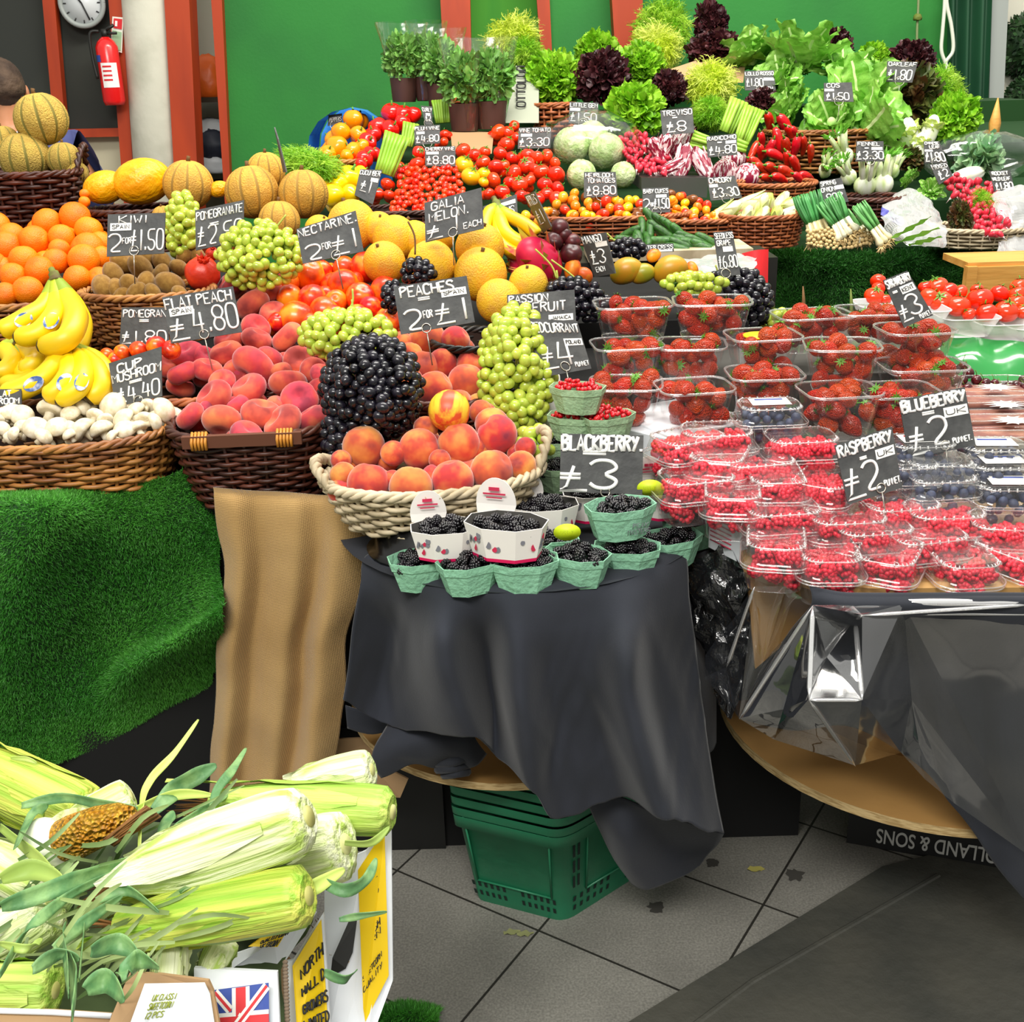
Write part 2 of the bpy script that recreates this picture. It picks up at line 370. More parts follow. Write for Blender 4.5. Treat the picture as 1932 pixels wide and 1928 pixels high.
m_cloth2=mat('black_lining','0c0c0c',rough=1)
m_burlap=mat('burlap','c29e66','b08c56',sc=4,rough=.95,sheen=.2,bump=.35,bsc=110,btype='weave')
m_turfb=mat('turf_backing','143c12',rough=1)
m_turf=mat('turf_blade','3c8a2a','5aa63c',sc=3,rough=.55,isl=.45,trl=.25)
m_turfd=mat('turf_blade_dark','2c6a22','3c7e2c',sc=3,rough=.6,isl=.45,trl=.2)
m_film=film('clear_film',lo=.10,hi=.75,rough=.04,bump=.5,bsc=14)
m_cello=film('cellophane',lo=.04,hi=.45,rough=.12,bump=.35,bsc=12)
m_tub=film('clear_tub_plastic',tint=(1,1,1),lo=.03,hi=.38,rough=.05,milky=.015)
m_rim=film('clear_tub_rim',tint=(.95,.95,.93),lo=.15,hi=.7,rough=.08,milky=.09)
m_milky=film('frosted_tray_plastic',tint=(.9,.9,.9),lo=.1,hi=.4,rough=.3,milky=.45)
m_gfoil=mat('green_foil','188434','1f9440',sc=3,rough=.12,spec=.8,coat=.6,bump=.15,bsc=4)
m_blue=mat('blue_plastic_bag','2a78d0','3f8ee0',sc=5,rough=.3,bump=.5,bsc=9)
m_wood=mat('pine_wood','d9a050','c98c3e',sc=3,rough=.6,stretch=(1,8,8),bump=.1,bsc=10)
m_redcloth=mat('red_cloth','d8141c',rough=.8)
m_husk=mat('corn_husk','b6d262','e6efb4',sc=1.0,lo=.36,hi=.5,rough=.5,stretch=(75,75,3),bump=.5,bsc=1.6,c3='f6f8dc',c3t=(0,.66))
m_husky=mat('green_corn_husk','8ebc34','d8dc62',sc=1.0,lo=.36,hi=.6,rough=.5,stretch=(75,75,3),bump=.5,bsc=1.6)
m_leafg=mat('corn_leaf_blade','5f8f5a','88b070',sc=40,rough=.5,rnd=.15,bump=.3,bsc=30,stretch=(1,1,1),trl=.15)
m_leafp=mat('pale_corn_leaf','c8dc70','a4c060',sc=5,rough=.5,rnd=.1,trl=.15)
m_kern=mat('corn_kernels','efb83a','d9921c',sc=60,rough=.4,bump=1.0,bsc=190,btype='voronoi')
m_silk=mat('corn_silk','6e4a22','8a5c2a',sc=8,rough=.8)
# ================================================================ unit prototypes
def frt(name,fn,seg=24,ring=16,mats=None,r=(1,1,1)):
    b=MB(); b.ball(r=r,seg=seg,ring=ring,fn=fn); return b.mesh(name,mats)
def dimple(n,ph,d,w): 
    a=math.acos(max(-1,min(1,n.z))); return 1-d*math.exp(-(a/w)**2)
def f_peach(n,th,ph):
    cre=.07*math.exp(-(min(ph,2*PI-ph)/.22)**2)*math.sin(th); return n*(dimple(n,ph,.16,.3)-cre)
def f_flat(n,th,ph):
    cre=.06*math.exp(-(min(ph,2*PI-ph)/.25)**2)*math.sin(th)
    k=dimple(n,ph,.55,.42); k2=1-.35*math.exp(-((PI-th)/.45)**2)
    return V((n.x*(1-cre),n.y*(1-cre),n.z*.72*k*k2))
def f_orange(n,th,ph): return n*(1-.07*math.exp(-(th/.18)**2))*V((1,1,1)).x if False else V((n.x,n.y,n.z*.95))*(1-.07*math.exp(-(th/.18)**2))
me_peach=frt('peach',f_peach,mats=m_peach); me_flat=frt('flat_peach',f_flat,mats=m_flat)
me_nect=frt('nectarine',f_peach,mats=m_nect); me_strp=frt('nectarine',f_peach,mats=m_stripe)
me_orange=frt('orange',f_orange,mats=m_orange)
me_kiwi=frt('kiwi',lambda n,t,p:V((n.x*.82,n.y*.82,n.z*1.12)),mats=m_kiwi)
me_galia=frt('galia',lambda n,t,p:V((n.x,n.y,n.z*1.02))*(1-.04*math.exp(-(t/.15)**2)),mats=m_galia)
me_canary=frt('canary',lambda n,t,p:V((n.x*.84,n.y*.84,n.z*1.12)),mats=m_canary)
b=MB(); b.tube([(0,0,.9),(0,0,1.02),(.03,0,1.1)],[.1,.07,.08],n=7); me_mstem=b.mesh('stem',m_stemb)
def melon(depth,mats,name):
    b=MB(); seg=120
    def fn(n,t,p):
        g=abs(math.sin(p*5)); return V((n.x,n.y,n.z*.96))*(1-depth*math.exp(-(g/.16)**2)*math.sin(t)-.05*math.exp(-(t/.2)**2))
    b.ball(seg=seg,ring=20,fn=fn)
    for i,f in enumerate(b.f):
        c=sum((V(b.v[k]) for k in f),V())/len(f); p=math.atan2(c.y,c.x)
        if abs(math.sin(p*5))<.16 and abs(c.z)<.86: b.m[i]=1
    return b.mesh(name,mats)
me_cant=melon(.07,[m_cant,m_groove],'cantaloupe'); me_char=melon(.045,[m_char,mat('melon_seam','a07c34',rough=.8)],'charentais')
b=MB(); b.ball(seg=24,ring=16,fn=lambda n,t,p:n*(.97+.03*math.cos(6*p)*math.sin(t))); me_pome=b.mesh('pomegranate',m_pome)
b=MB()
for k in range(6):
    a=k*PI/3; b.tube([(math.cos(a)*.2,math.sin(a)*.2,.9),(math.cos(a)*.24,math.sin(a)*.24,1.1),(math.cos(a)*.38,math.sin(a)*.38,1.28)],[.14,.1,.02],n=5)
me_pcrown=b.mesh('crown',m_pome)
def capfn(n,t,p):
    if n.z<0: return V((n.x*(1+n.z*.25),n.y*(1+n.z*.25),max(n.z,-.32)*.7))
    return V((n.x,n.y,n.z*.85))
b=MB(); b.ball(seg=20,ring=14,fn=capfn); me_cap=b.mesh('mushroom_cap',m_mush)
b=MB(); b.tube([(0,0,-.1),(0,0,-.5),(.03,0,-.85)],[.36,.32,.38],n=12); me_mst=b.mesh('stem',m_mush)
b=MB(); b.ball(seg=20,ring=14,fn=lambda n,t,p:V((n.x,n.y,n.z*.84))*(1+.03*math.cos(5*p)*math.sin(t))*dimple(n,p,.1,.3)); me_tom=b.mesh('tomato',m_tom); me_ytom=b.mesh('tomato',m_ytom)
b=MB()
for k in range(6):
    a=k*PI/3+.2; b.add([(0,0,.82),(math.cos(a-.35)*.28,math.sin(a-.35)*.28,.86),(math.cos(a)*.66,math.sin(a)*.66,.8),(math.cos(a+.35)*.28,math.sin(a+.35)*.28,.86)],[(0,1,2,3)])
b.tube([(0,0,.8),(.04,0,1.02),(.18,0,1.2)],[.07,.06,.05],n=5); me_tcal=b.mesh('calyx',m_calyx)
me_small=[]
for m in m_mix:
    b=MB(); b.ball(seg=12,ring=8,fn=lambda n,t,p:V((n.x*.9,n.y*.9,n.z*1.05))); me_small.append(b.mesh('small_tomato',m))
b=MB(); b.ball(seg=12,ring=8); me_cher=b.mesh('cherry_tomato',m_tom)
def f_pep(n,t,p):
    l=1+.13*abs(math.cos(2*p))*math.sin(t); return V((n.x*l*(1-.18*(n.z<0)*abs(n.z)),n.y*l*(1-.18*(n.z<0)*abs(n.z)),n.z*1.05*dimple(n,p,.3,.35)))
b=MB(); b.ball(seg=24,ring=16,fn=f_pep); me_pep={k:b.mesh('bell_pepper',m) for k,m in(('y',m_ypep),('o',m_opep),('r',m_rpep))}
b=MB(); b.tube([(0,0,.7),(0,0,.95),(.12,0,1.25)],[.2,.1,.09],n=7); me_pepst=b.mesh('stem',m_calyx)
b=MB(); b.tube([(0,0,2.2),(.1,0,1.6),(.15,0,.6),(.05,0,-.6),(-.15,0,-1.7),(-.45,0,-2.5)],[.35,.72,.85,.75,.45,.06],n=12); me_rom=b.mesh('romano_pepper',m_rom)
b=MB(); b.tube([(0,0,2.15),(-.05,0,2.5),(-.2,0,2.9)],[.34,.15,.12],n=6); me_romst=b.mesh('stem',m_calyx)
b=MB(); b.ball(seg=18,ring=12,fn=f_peach); me_plum=b.mesh('plum',m_plum)
def f_mango(n,t,p): return V((n.x*.86+(.12*n.z*n.z),n.y*.78,n.z*1.12))
b=MB(); b.ball(seg=22,ring=14,fn=f_mango); me_mango=b.mesh('mango',m_mango); me_mango2=b.mesh('mango',m_mango2)
b=MB(); b.ball(seg=22,ring=16,fn=lambda n,t,p:V((n.x*.78,n.y*.78,n.z*1.15)))
for i in range(26):
    z=-.85+1.8*((i*7)%26)/26; a=i*2.4; rad=.78*math.sqrt(max(.05,1-(z/1.15)**2)); c,s=math.cos(a),math.sin(a)
    b.add([(c*rad-s*.16,s*rad+c*.16,z-.05),(c*rad+s*.16,s*rad-c*.16,z-.05),(c*(rad+.3),s*(rad+.3),z+.5)],[(0,1,2)],1)
me_pita=b.mesh('dragon_fruit',[m_pita,mat('dragon_fruit_scale','c8c83c','d84a4a',sc=2,rough=.5)])
def f_straw(n,t,p):
    z=n.z; w=(1-.42*max(0,-z)**1.4)*(1-.10*max(0,z)**3); return V((n.x*.86*w,n.y*.86*w,z*1.12-.05*abs(z)))
b=MB(); b.ball(seg=16,ring=12,fn=f_straw); me_straw=b.mesh('strawberry',m_straw)
b=MB()
for k in range(9):
    a=k*2*PI/9; c,s=math.cos(a),math.sin(a); l=.62+.1*(k%2)
    b.add([(0,0,1.06),(math.cos(a-.3)*.3,math.sin(a-.3)*.3,1.1),(c*l,s*l,1.02+.1*(k%3)),(math.cos(a+.3)*.3,math.sin(a+.3)*.3,1.1)],[(0,1,2,3)])
b.tube([(0,0,1),(.05,0,1.3)],.05,n=5); me_scal=b.mesh('calyx',m_calyx)
def cluster(nb,rb,seg,ring,mt,name,zs=1.1):
    b=MB(); k=0; rows=[(-.8,3),(-.4,6),(.05,7),(.5,6),(.85,3)] if nb<30 else [(-.9,4),(-.55,7),(-.15,9),(.25,9),(.62,7),(.92,4)]
    for z,n in rows:
        rad=.68*math.sqrt(max(.12,1-z*z*.85))*(1-.12*z)
        for j in range(n):
            a=2*PI*(j+.5*(k%2))/n; b.ball((math.cos(a)*rad,math.sin(a)*rad,z*zs*.75),rb,seg,ring)
        k+=1
    return b.mesh(name,mt)
me_rasp=cluster(25,.34,7,5,m_rasp,'raspberry'); me_blackb=cluster(40,.27,8,6,m_blackb,'blackberry',1.1)
b=MB(); b.ball(seg=10,ring=7,fn=lambda n,t,p:V((n.x,n.y,n.z*.85))); me_blueb=b.mesh('blueberry',m_blueb); me_curr=b.mesh('redcurrant',m_curr)
b=MB(); b.ball(seg=12,ring=8,fn=lambda n,t,p:n*dimple(n,p,.15,.35)); me_cherry=b.mesh('cherry',m_cherry)
b=MB(); b.tube([(0,0,.8),(.1,0,1.5),(.5,0,2.3)],.07,n=5); me_chst=b.mesh('stem',m_stemg)
b=MB(); b.ball(seg=10,ring=8,fn=lambda n,t,p:V((n.x*.92,n.y*.92,n.z*1.08))); me_ggr=b.mesh('grape',m_ggr); me_bgr=b.mesh('grape',m_bgr)
b=MB(); b.tube([(0,-3,0),(.3,-2.6,.05),(.5,-1.2,.1),(.5,1.2,.1),(.3,2.6,.05),(0,3,0)],[.3,.75,.95,.95,.75,.3],n=12); me_cuke=b.mesh('baby_cucumber',m_cuke)
# bananas -------------------------------------------------------------
def banana(curve,name='banana',L=1.0,th=.105,sticker=None,parent=None,tipat=1):
    """curve: world points from the neck to the tip; pieces: skin with tip, neck, sticker"""
    P=crline([V(p) for p in curve],6); k=len(P)
    rs=[th*(.42+.58*min(1,(i/k)/.22))*(1-.0*0) if i/k<.86 else th*(1-((i/k)-.86)/.14*.72) for i in range(k)]
    b=MB(); b.tube(P,rs,n=8); nsk=len(b.f)
    for i,f in enumerate(b.f):
        j=f[0]//8
        if j<k*.14: b.m[i]=1
        elif j>k-3: b.m[i]=2
    o=b.build(name,[m_ban,m_bang,m_bantip],parent)
    if sticker:
        c=P[int(k*sticker)]; d=(CAM-c).normalized(); t=(P[int(k*sticker)+1]-c).normalized(); s=t.cross(d).normalized()
        s2=MB(); ring=[]
        for q in range(14):
            a=2*PI*q/14; off=t*math.cos(a)*th*.95+s*math.sin(a)*th*.62
            ring.append(c+d*(th*1.02-abs(math.sin(a))*th*.12)+off)
        s2.add(ring,[tuple(range(14))]); s2.build('sticker',m_bsticker,o)
    return o
# leafy things ----------------------------------------------------------
def leaf(b,base,dirv,up,L,Wd,curl=.3,ruf=.1,rufn=3,nu=4,nv=4,mi=0,shape=1.0):
    dirv=dirv.normalized(); s=dirv.cross(up); s=s.normalized() if s.length>1e-4 else dirv.orthogonal().normalized(); n=s.cross(dirv)
    rows=[]; ph=RNG.uniform(0,6)
    for i in range(nu+1):
        t=i/nu; w=Wd*(math.sin(PI*min(1,t*.86+.1))**shape); r=[]
        for j in range(nv+1):
            u=j/nv*2-1; e=abs(u)**1.5
            r.append(base+dirv*(L*t)+s*(w*u)+n*(-curl*L*t*t+curl*.6*Wd*u*u+ruf*e*math.sin(rufn*PI*t*2+ph+u*2)))
        rows.append(r)
    b.grid(rows,mi)
def fib(n):
    for i in range(n):
        z=1-2*(i+.5)/n; r=math.sqrt(1-z*z); a=i*2.39996; yield V((r*math.cos(a),r*math.sin(a),z))
def frilly(mt,n=420,core=None,rad=.72,L=.34,Wd=.17,ruf=.07,name='lettuce'):
    b=MB()
    for d in fib(n):
        if d.z<-.75: continue
        t=V((RNG.uniform(-1,1),RNG.uniform(-1,1),RNG.uniform(-1,1)))
        q=rad*(1+.28*noise.noise(d*2.3+V((n,0,0))))*RNG.uniform(.82,1.02)
        leaf(b,d*q,(d+t*.8),t,L*RNG.uniform(.7,1.2),Wd,curl=RNG.uniform(-.3,.7),ruf=ruf,rufn=3,nu=3,nv=4,shape=.45)
    b.ball(r=rad*.8,seg=12,ring=8); return b.mesh(name,mt)
def stringy(mt,n=900,name='frisee'):
    b=MB()
    for d in fib(n):
        if d.z<-.7: continue
        t=V((RNG.uniform(-1,1),RNG.uniform(-1,1),RNG.uniform(-1,1))); p=d*.5; P=[p]
        q=(d+t*.35).normalized()
        for k in range(6): q=(q+V((RNG.uniform(-1,1),RNG.uniform(-1,1),RNG.uniform(-1,1)))*.6-V((0,0,.12))).normalized(); p=p+q*RNG.uniform(.07,.13)*(1+.5*noise.noise(d*2)); P.append(p)
        s=q.cross(t).normalized()*.024
        rows=[[x-s*(1-.12*i),x+s*(1-.12*i)] for i,x in enumerate(P)]; b.grid(rows)
        for x in P[1:6]:
            e=(t.cross(q)*RNG.choice((-1,1))+q*.5).normalized()*.1; b.add([x-s*.8,x+s*.8,x+e],[(0,1,2)])
    b.ball(r=.5,seg=12,ring=8); return b.mesh(name,mt)
def cosleafs(n,mats,L=1.0,Wd=.33,spread=.9,name='cos_lettuce'):
    b=MB()
    for i in range(n):
        a=i*2.4; t=(i+.5)/n; el=.15+spread*t
        d=V((math.cos(a)*math.sin(el),math.sin(a)*math.sin(el),math.cos(el))); up=V((math.cos(a),math.sin(a),.2))
        base=V((math.cos(a)*.12,math.sin(a)*.12,0)); l=L*RNG.uniform(.75,1.05)
        f0=len(b.f); v0=len(b.v); leaf(b,base,d,-up,l,Wd*RNG.uniform(.85,1.1),curl=RNG.uniform(.1,.35),ruf=.055,rufn=4,nu=14,nv=10,mi=0,shape=.6)
        sd=d.cross(-up).normalized(); nm=sd.cross(d)
        for k in range(v0,len(b.v)):
            r_,c_=divmod(k-v0,11); cc=c_-5; b.v[k]=tuple(V(b.v[k])-sd*(cc*.0 if abs(cc)!=1 else math.copysign(.55,cc)*Wd*.2*math.sin(PI*min(1,r_/14*.86+.1)))+nm*(.022*math.sin(r_*1.9+abs(cc)*1.3)*min(1,abs(cc)*.5)))
        for k in range(f0,len(b.f)):
            r_,c_=divmod(k-f0,10)
            if c_ in(4,5) and r_<12: b.m[k]=1
    b.ball((0,0,.1),(.11,.11,.15),12,8,mi=1); return b.mesh(name,mats)
me_lolo=[frilly(m_lolo,n=900,L=.26,Wd=.12,ruf=.07),frilly(m_lolo,n=800,L=.28,Wd=.12,ruf=.07)]; me_dark=frilly(m_dark,n=800,L=.28,Wd=.13,ruf=.06,name='red_lettuce')
me_oak=frilly(m_oak,n=420,L=.42,Wd=.16,ruf=.1,name='oak_leaf'); me_fri=stringy(m_fri,n=1100); me_frg=stringy(m_frg,n=1300)
me_cos=cosleafs(14,[m_cos,m_cosr]); me_cosw=cosleafs(16,[m_cos,m_cosr],L=.85,Wd=.42,spread=1.25)
me_herb=frilly(m_herb,n=520,rad=.7,L=.28,Wd=.10,ruf=.02,name='herb')
# ================================================================ baskets
def basket(c,rx,ry,h,taper=.8,ne=2.0,yaw=0,mt=None,ml=None,rows=12,stakes=26,sr=.0042,label='',handles=None,rim=.0065,name='wicker_basket',nrim=3):
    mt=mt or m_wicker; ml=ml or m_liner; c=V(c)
    root=link(name,None,None,loc=(c.x,c.y,c.z-h),label=label,cat='basket'); root.rotation_euler=(0,0,yaw)
    def pt(t,k,off,z):
        x,y=math.cos(t),math.sin(t); q=(abs(x)**ne+abs(y)**ne)**(-1/ne); s=taper+(1-taper)*k**.8
        return V(((rx*s+off)*x*q,(ry*s+off)*y*q,z))
    b=MB(); ns=stakes*4
    for k in range(rows):
        z=h*(k+.5)/rows
        P=[pt(2*PI*i/ns,(k+.5)/rows,sr*1.15*math.sin(stakes/2*2*PI*i/ns+k*PI),z+sr*.3*noise.noise(V((i*.3,k,0)))) for i in range(ns+1)]
        b.tube(P,sr*.95,n=5,cap=False)
    for i in range(stakes):
        t=2*PI*(i+.5)/stakes; b.tube([pt(t,q,0,h*q) for q in(0,.3,.6,1)],sr*.8,n=5)
    b.build('woven_side',mt,root)
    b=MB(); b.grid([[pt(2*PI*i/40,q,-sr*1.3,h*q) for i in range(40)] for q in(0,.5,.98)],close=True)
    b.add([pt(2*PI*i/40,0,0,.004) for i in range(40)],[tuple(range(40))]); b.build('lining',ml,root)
    b=MB(); nn=110; tw=max(rx,ry)/.011
    for s in range(nrim):
        P=[]
        for i in range(nn+1):
            t=2*PI*i/nn; a=int(tw)*t+s*2*PI/nrim; P.append(pt(t,1,math.cos(a)*rim*.8,h+math.sin(a)*rim*.7))
        b.tube(P,rim*.75,n=6,cap=False)
    b.build('rim',mt,root)
    for hd in (handles or []):
        t0,sp,hh=hd; b=MB()
        for s in range(2):
            P=[]
            for i in range(31):
                q=i/30; t=t0+(q-.5)*sp; z=h+hh*math.sin(PI*q)**.8; a=q*30+s*PI
                p=pt(t,1,.012*math.sin(PI*q),z); P.append(p+V((math.cos(a),0,math.sin(a)))*rim*.7)
            b.tube(P,rim*.8,n=6)
        b.build('handle',mt,root)
    return root
# ================================================================ chalkboard signs
def sign(q,d,lines,label,stick=None,clip=(.5,.06),th=.0015,clipd=.07,cat='price sign',wave=0):
    """q: four pixel corners TL TR BR BL; d: distance (or left,right)"""
    dl,dr=d if isinstance(d,tuple) else (d,d)
    TL,TR,BR,BL=[W(x,y,dd) for (x,y),dd in zip(q,(dl,dr,dr,dl))]
    nr=(TR-TL).cross(BL-TL).normalized(); 
    if nr.dot(CAM-TL)<0: nr=-nr
    o=V((TL+TR+BR+BL)/4); root=link('price_sign',None,None,loc=o,label=label,cat=cat)
    mv=lambda mb: setattr(mb,'v',[tuple(V(p)-o) for p in mb.v]) or mb
    b=MB(); b.slab([TL,TR,BR,BL],.0025,nrm=-nr); mv(b).build('board',m_board,root,smooth=False)
    b=MB(); letter_mb(b,(TL,TR,BR,BL),lines,.0008,th); mv(b).build('lettering',m_chalk,root)
    if stick:
        for s in (stick if isinstance(stick[0],(tuple,list)) else [stick]):
            u0,v0,u1,v1,tx=s; f=lambda u,v:BL.lerp(BR,u).lerp(TL.lerp(TR,u),v)+nr*.0012
            b=MB(); b.add([f(u0,v0),f(u1,v0+(s[5] if len(s)>5 else 0)),f(u1,v1+(s[5] if len(s)>5 else 0)),f(u0,v1)],[(0,1,2,3)]); st=mv(b).build('sticker',m_sticker,root,smooth=False)
            if tx:
                b=MB(); letter_mb(b,(TL,TR,BR,BL),[(tx,u0+.1*(u1-u0),u1-.1*(u1-u0),v0+.25*(v1-v0),v1-.25*(v1-v0))],.002,th*.45); mv(b).build('sticker_print',m_ink,st)
    if clip:
        f=lambda u,v:BL.lerp(BR,u).lerp(TL.lerp(TR,u),v)+nr*.0025
        c=f(*clip); r=.009*(dl/2.2); ux=(TR-TL).normalized(); uy=(TL-BL).normalized()
        P=[c+ux*math.cos(a)*r+uy*math.sin(a)*r for a in [i*2*PI/16 for i in range(17)]]
        b=MB(); b.tube(P,.0012,n=5); b.tube([c-uy*r,c-uy*(r+.02)-nr*.004,c-uy*clipd-nr*.012],.0013,n=5); mv(b).build('wire_clip',m_wire,root)
    return root
def CQ(x0,y0,s): return lambda *p:[(x0+a/s,y0+b/s) for a,b in p]
c1=CQ(0,0,2.76); c2=CQ(600,0,2.76); c3=CQ(1232,0,2.76); c4=CQ(0,350,3.22); c5=CQ(500,350,3.22); c6=CQ(1000,350,3.864); c7=CQ(1432,350,3.864)
k2=CQ(580,700,3.864); k3=CQ(980,700,3.864); k4=CQ(1432,700,3.864)
# ================================================================ piles
ORD=['first','second','third','fourth','fifth','sixth','seventh','eighth','ninth','tenth','eleventh','twelfth','thirteenth','fourteenth','fifteenth','sixteenth','seventeenth','eighteenth']
def rowlabels(pts,noun,where):
    """pts: (x,y,r) -> a label for each by its row and place in the row"""
    idx=sorted(range(len(pts)),key=lambda i:pts[i][1]); out=[None]*len(pts)
    mr=sum(p[2] for p in pts)/len(pts)
    rows=[]; cur=[]
    for i in idx:
        if cur and pts[i][1]-pts[cur[0]][1]>mr*1.25: rows.append(cur); cur=[]
        cur.append(i)
    rows.append(cur); n=len(rows)
    for k,r in enumerate(rows):
        rn='top row' if k==0 else ('bottom row' if k==n-1 else ORD[k]+' row down')
        if n==1: rn='row'
        r.sort(key=lambda i:pts[i][0])
        for j,i in enumerate(r):
            pl='only one' if len(r)==1 else (ORD[j]+' from left')
            out[i]=f'{noun} {where}, {rn}, {pl}'
    return out
def pile(cf,data,proto,d,noun,where,cat,group,under=0,rot=None,off=0,ufac=1.15,name=None,usc=.95):
    """data: crop coords (x,y,r[,mesh index]); proto may be a list"""
    s=1/((cf((1,0))[0][0]-cf((0,0))[0][0])); pts=[]
    for q in data:
        (x,y),=cf((q[0],q[1])); pts.append((x,y,q[2]/s)+tuple(q[3:]))
    labs=rowlabels(pts,noun,where); med=sorted(p[2] for p in pts)[len(pts)//2]
    for p,l in zip(pts,labs):
        hid=under and p[2]<.76*med and cat in('peach','nectarine','flat peach','orange','kiwi','melon')
        dd=(d(p[1]) if callable(d) else d)+off+(.7*med*2.2/F if hid else 0)
        if hid: p=(p[0],p[1]+med*.08,med*.9)+tuple(p[3:])
        pr=proto
        if isinstance(proto,list): pr=proto[p[3] if len(p)>3 else RNG.randrange(len(proto))]
        r=p[2]*dd/F
        spawn(pr,W(p[0],p[1],dd),rot(p) if rot else rr(1.0),r,l,cat,group)
    if under:
        for p in pts:
            for u in range(under):
                dd=(d(p[1]) if callable(d) else d)+off; pr=proto[0] if isinstance(proto,list) else proto
                r=max(p[2],.86*med)*dd/F; x=p[0]+RNG.uniform(-.9,.9)*p[2]; y=p[1]+RNG.uniform(.1,1.0)*p[2]
                spawn(pr,W(x,y,dd+r*ufac*(1+.4*u)),rr(1.0),r*usc,f'{noun} {where}, half hidden beneath the others',cat,group)
    return pts
def inpoly(x,y,P):
    c=False; j=len(P)-1
    for i in range(len(P)):
        if (P[i][1]>y)!=(P[j][1]>y) and x<(P[j][0]-P[i][0])*(y-P[i][1])/(P[j][1]-P[i][1])+P[i][0]: c=not c
        j=i
    return c
def pack(poly,r,seed=1,tries=4000,tight=1.55,rv=.15):
    g=random.Random(seed); xs=[p[0] for p in poly]; ys=[p[1] for p in poly]; out=[]
    for _ in range(tries):
        x,y=g.uniform(min(xs),max(xs)),g.uniform(min(ys),max(ys))
        if not inpoly(x,y,poly): continue
        q=r*g.uniform(1-rv,1+rv)
        if all((x-a)**2+(y-b)**2>((q+c)*tight/2)**2 for a,b,c in out): out.append((x,y,q))
    return out
def stuffjoin(name,items,mats,label,cat):
    """items: (mesh, loc, rot, scale) -> ONE mesh of many"""
    vs=[];fs=[];o=0
    for me,loc,rot,s in items:
        n=len(me.vertices); a=np.empty(n*3); me.vertices.foreach_get('co',a); a=a.reshape(-1,3)*s
        a=a@np.array(Euler(rot).to_matrix()).T+np.array(loc); vs.append(a)
        fs+= [tuple(i+o for i in p.vertices) for p in me.polygons]; o+=n
    me=bpy.data.meshes.new(name); me.from_pydata(np.concatenate(vs).tolist(),[],fs); me.materials.append(mats)
    me.polygons.foreach_set('use_smooth',[True]*len(me.polygons)); return link(name,me,label=label,cat=cat,kind='stuff')
# ================================================================ THE PLACE
def tiles():
    m=bpy.data.materials.new('paving_slabs'); m.use_nodes=True; n=m.node_tree.nodes; L=m.node_tree.links; b=n['Principled BSDF']
    tc=n.new('ShaderNodeTexCoord'); mp=n.new('ShaderNodeMapping'); mp.inputs['Rotation'].default_value=(0,0,math.radians(33)); mp.inputs['Location'].default_value=(.948,-.012,0)
    L.new(tc.outputs['Object'],mp.inputs[0]); br=n.new('ShaderNodeTexBrick'); br.offset=0; br.inputs['Scale'].default_value=1
    br.inputs['Brick Width'].default_value=.36; br.inputs['Row Height'].default_value=.3; br.inputs['Mortar Size'].default_value=.0028; br.inputs['Mortar Smooth'].default_value=.2
    br.inputs['Color1'].default_value=C('76746d'); br.inputs['Color2'].default_value=C('84827a'); br.inputs['Mortar'].default_value=C('26241f')
    L.new(mp.outputs[0],br.inputs[0]); x=n.new('ShaderNodeTexNoise'); x.inputs['Scale'].default_value=220; L.new(tc.outputs['Object'],x.inputs[0])
    y=n.new('ShaderNodeTexNoise'); y.inputs['Scale'].default_value=5; y.inputs['Detail'].default_value=6; L.new(tc.outputs['Object'],y.inputs[0])
    r=n.new('ShaderNodeMapRange'); r.inputs[1].default_value=.35; r.inputs[2].default_value=.7; r.inputs[3].default_value=.78; r.inputs[4].default_value=1.25; L.new(x.outputs[0],r.inputs[0])
    r2=n.new('ShaderNodeMapRange'); r2.inputs[1].default_value=.3; r2.inputs[2].default_value=.7; r2.inputs[3].default_value=.8; r2.inputs[4].default_value=1.15; L.new(y.outputs[0],r2.inputs[0])
    mu=n.new('ShaderNodeMath'); mu.operation='MULTIPLY'; L.new(r.outputs[0],mu.inputs[0]); L.new(r2.outputs[0],mu.inputs[1])
    vm=n.new('ShaderNodeVectorMath'); vm.operation='SCALE'; L.new(br.outputs[0],vm.inputs[0]); L.new(mu.outputs[0],vm.inputs['Scale']); L.new(vm.outputs[0],b.inputs['Base Color'])
    b.inputs['Roughness'].default_value=.6; return m
b=MB(); b.add([(-6,-3,0),(6,-3,0),(6,9,0),(-6,9,0)],[(0,1,2,3)]); b.build('floor',tiles(),smooth=False,kind='structure')
m_mat=mat('rubber_mat','3c3d38','4c4b43',sc=3,rough=.6,bump=.2,bsc=40,det=6)
b=MB(); q=[WZ(1165,1945,.0),WZ(1400,1800,0),WZ(1665,1638,0),WZ(1990,1560,0),V((2.6,2.2,0)),V((2.6,.6,0)),V((.3,.9,0))]
b.slab([V((p.x,p.y,.006)) for p in q],-.005,nrm=V((0,0,1)))
q=[WZ(1300,1945,.0),WZ(1420,1855,0),WZ(1560,1775,0),WZ(1770,1655,0)]
b.tube([V((p.x,p.y,.006)) for p in q],.006,n=6,flat=.5)
tag(b.build('rubber_mat',m_mat,smooth=False),'dark grey rubber mat with a raised crease on the paving','mat')
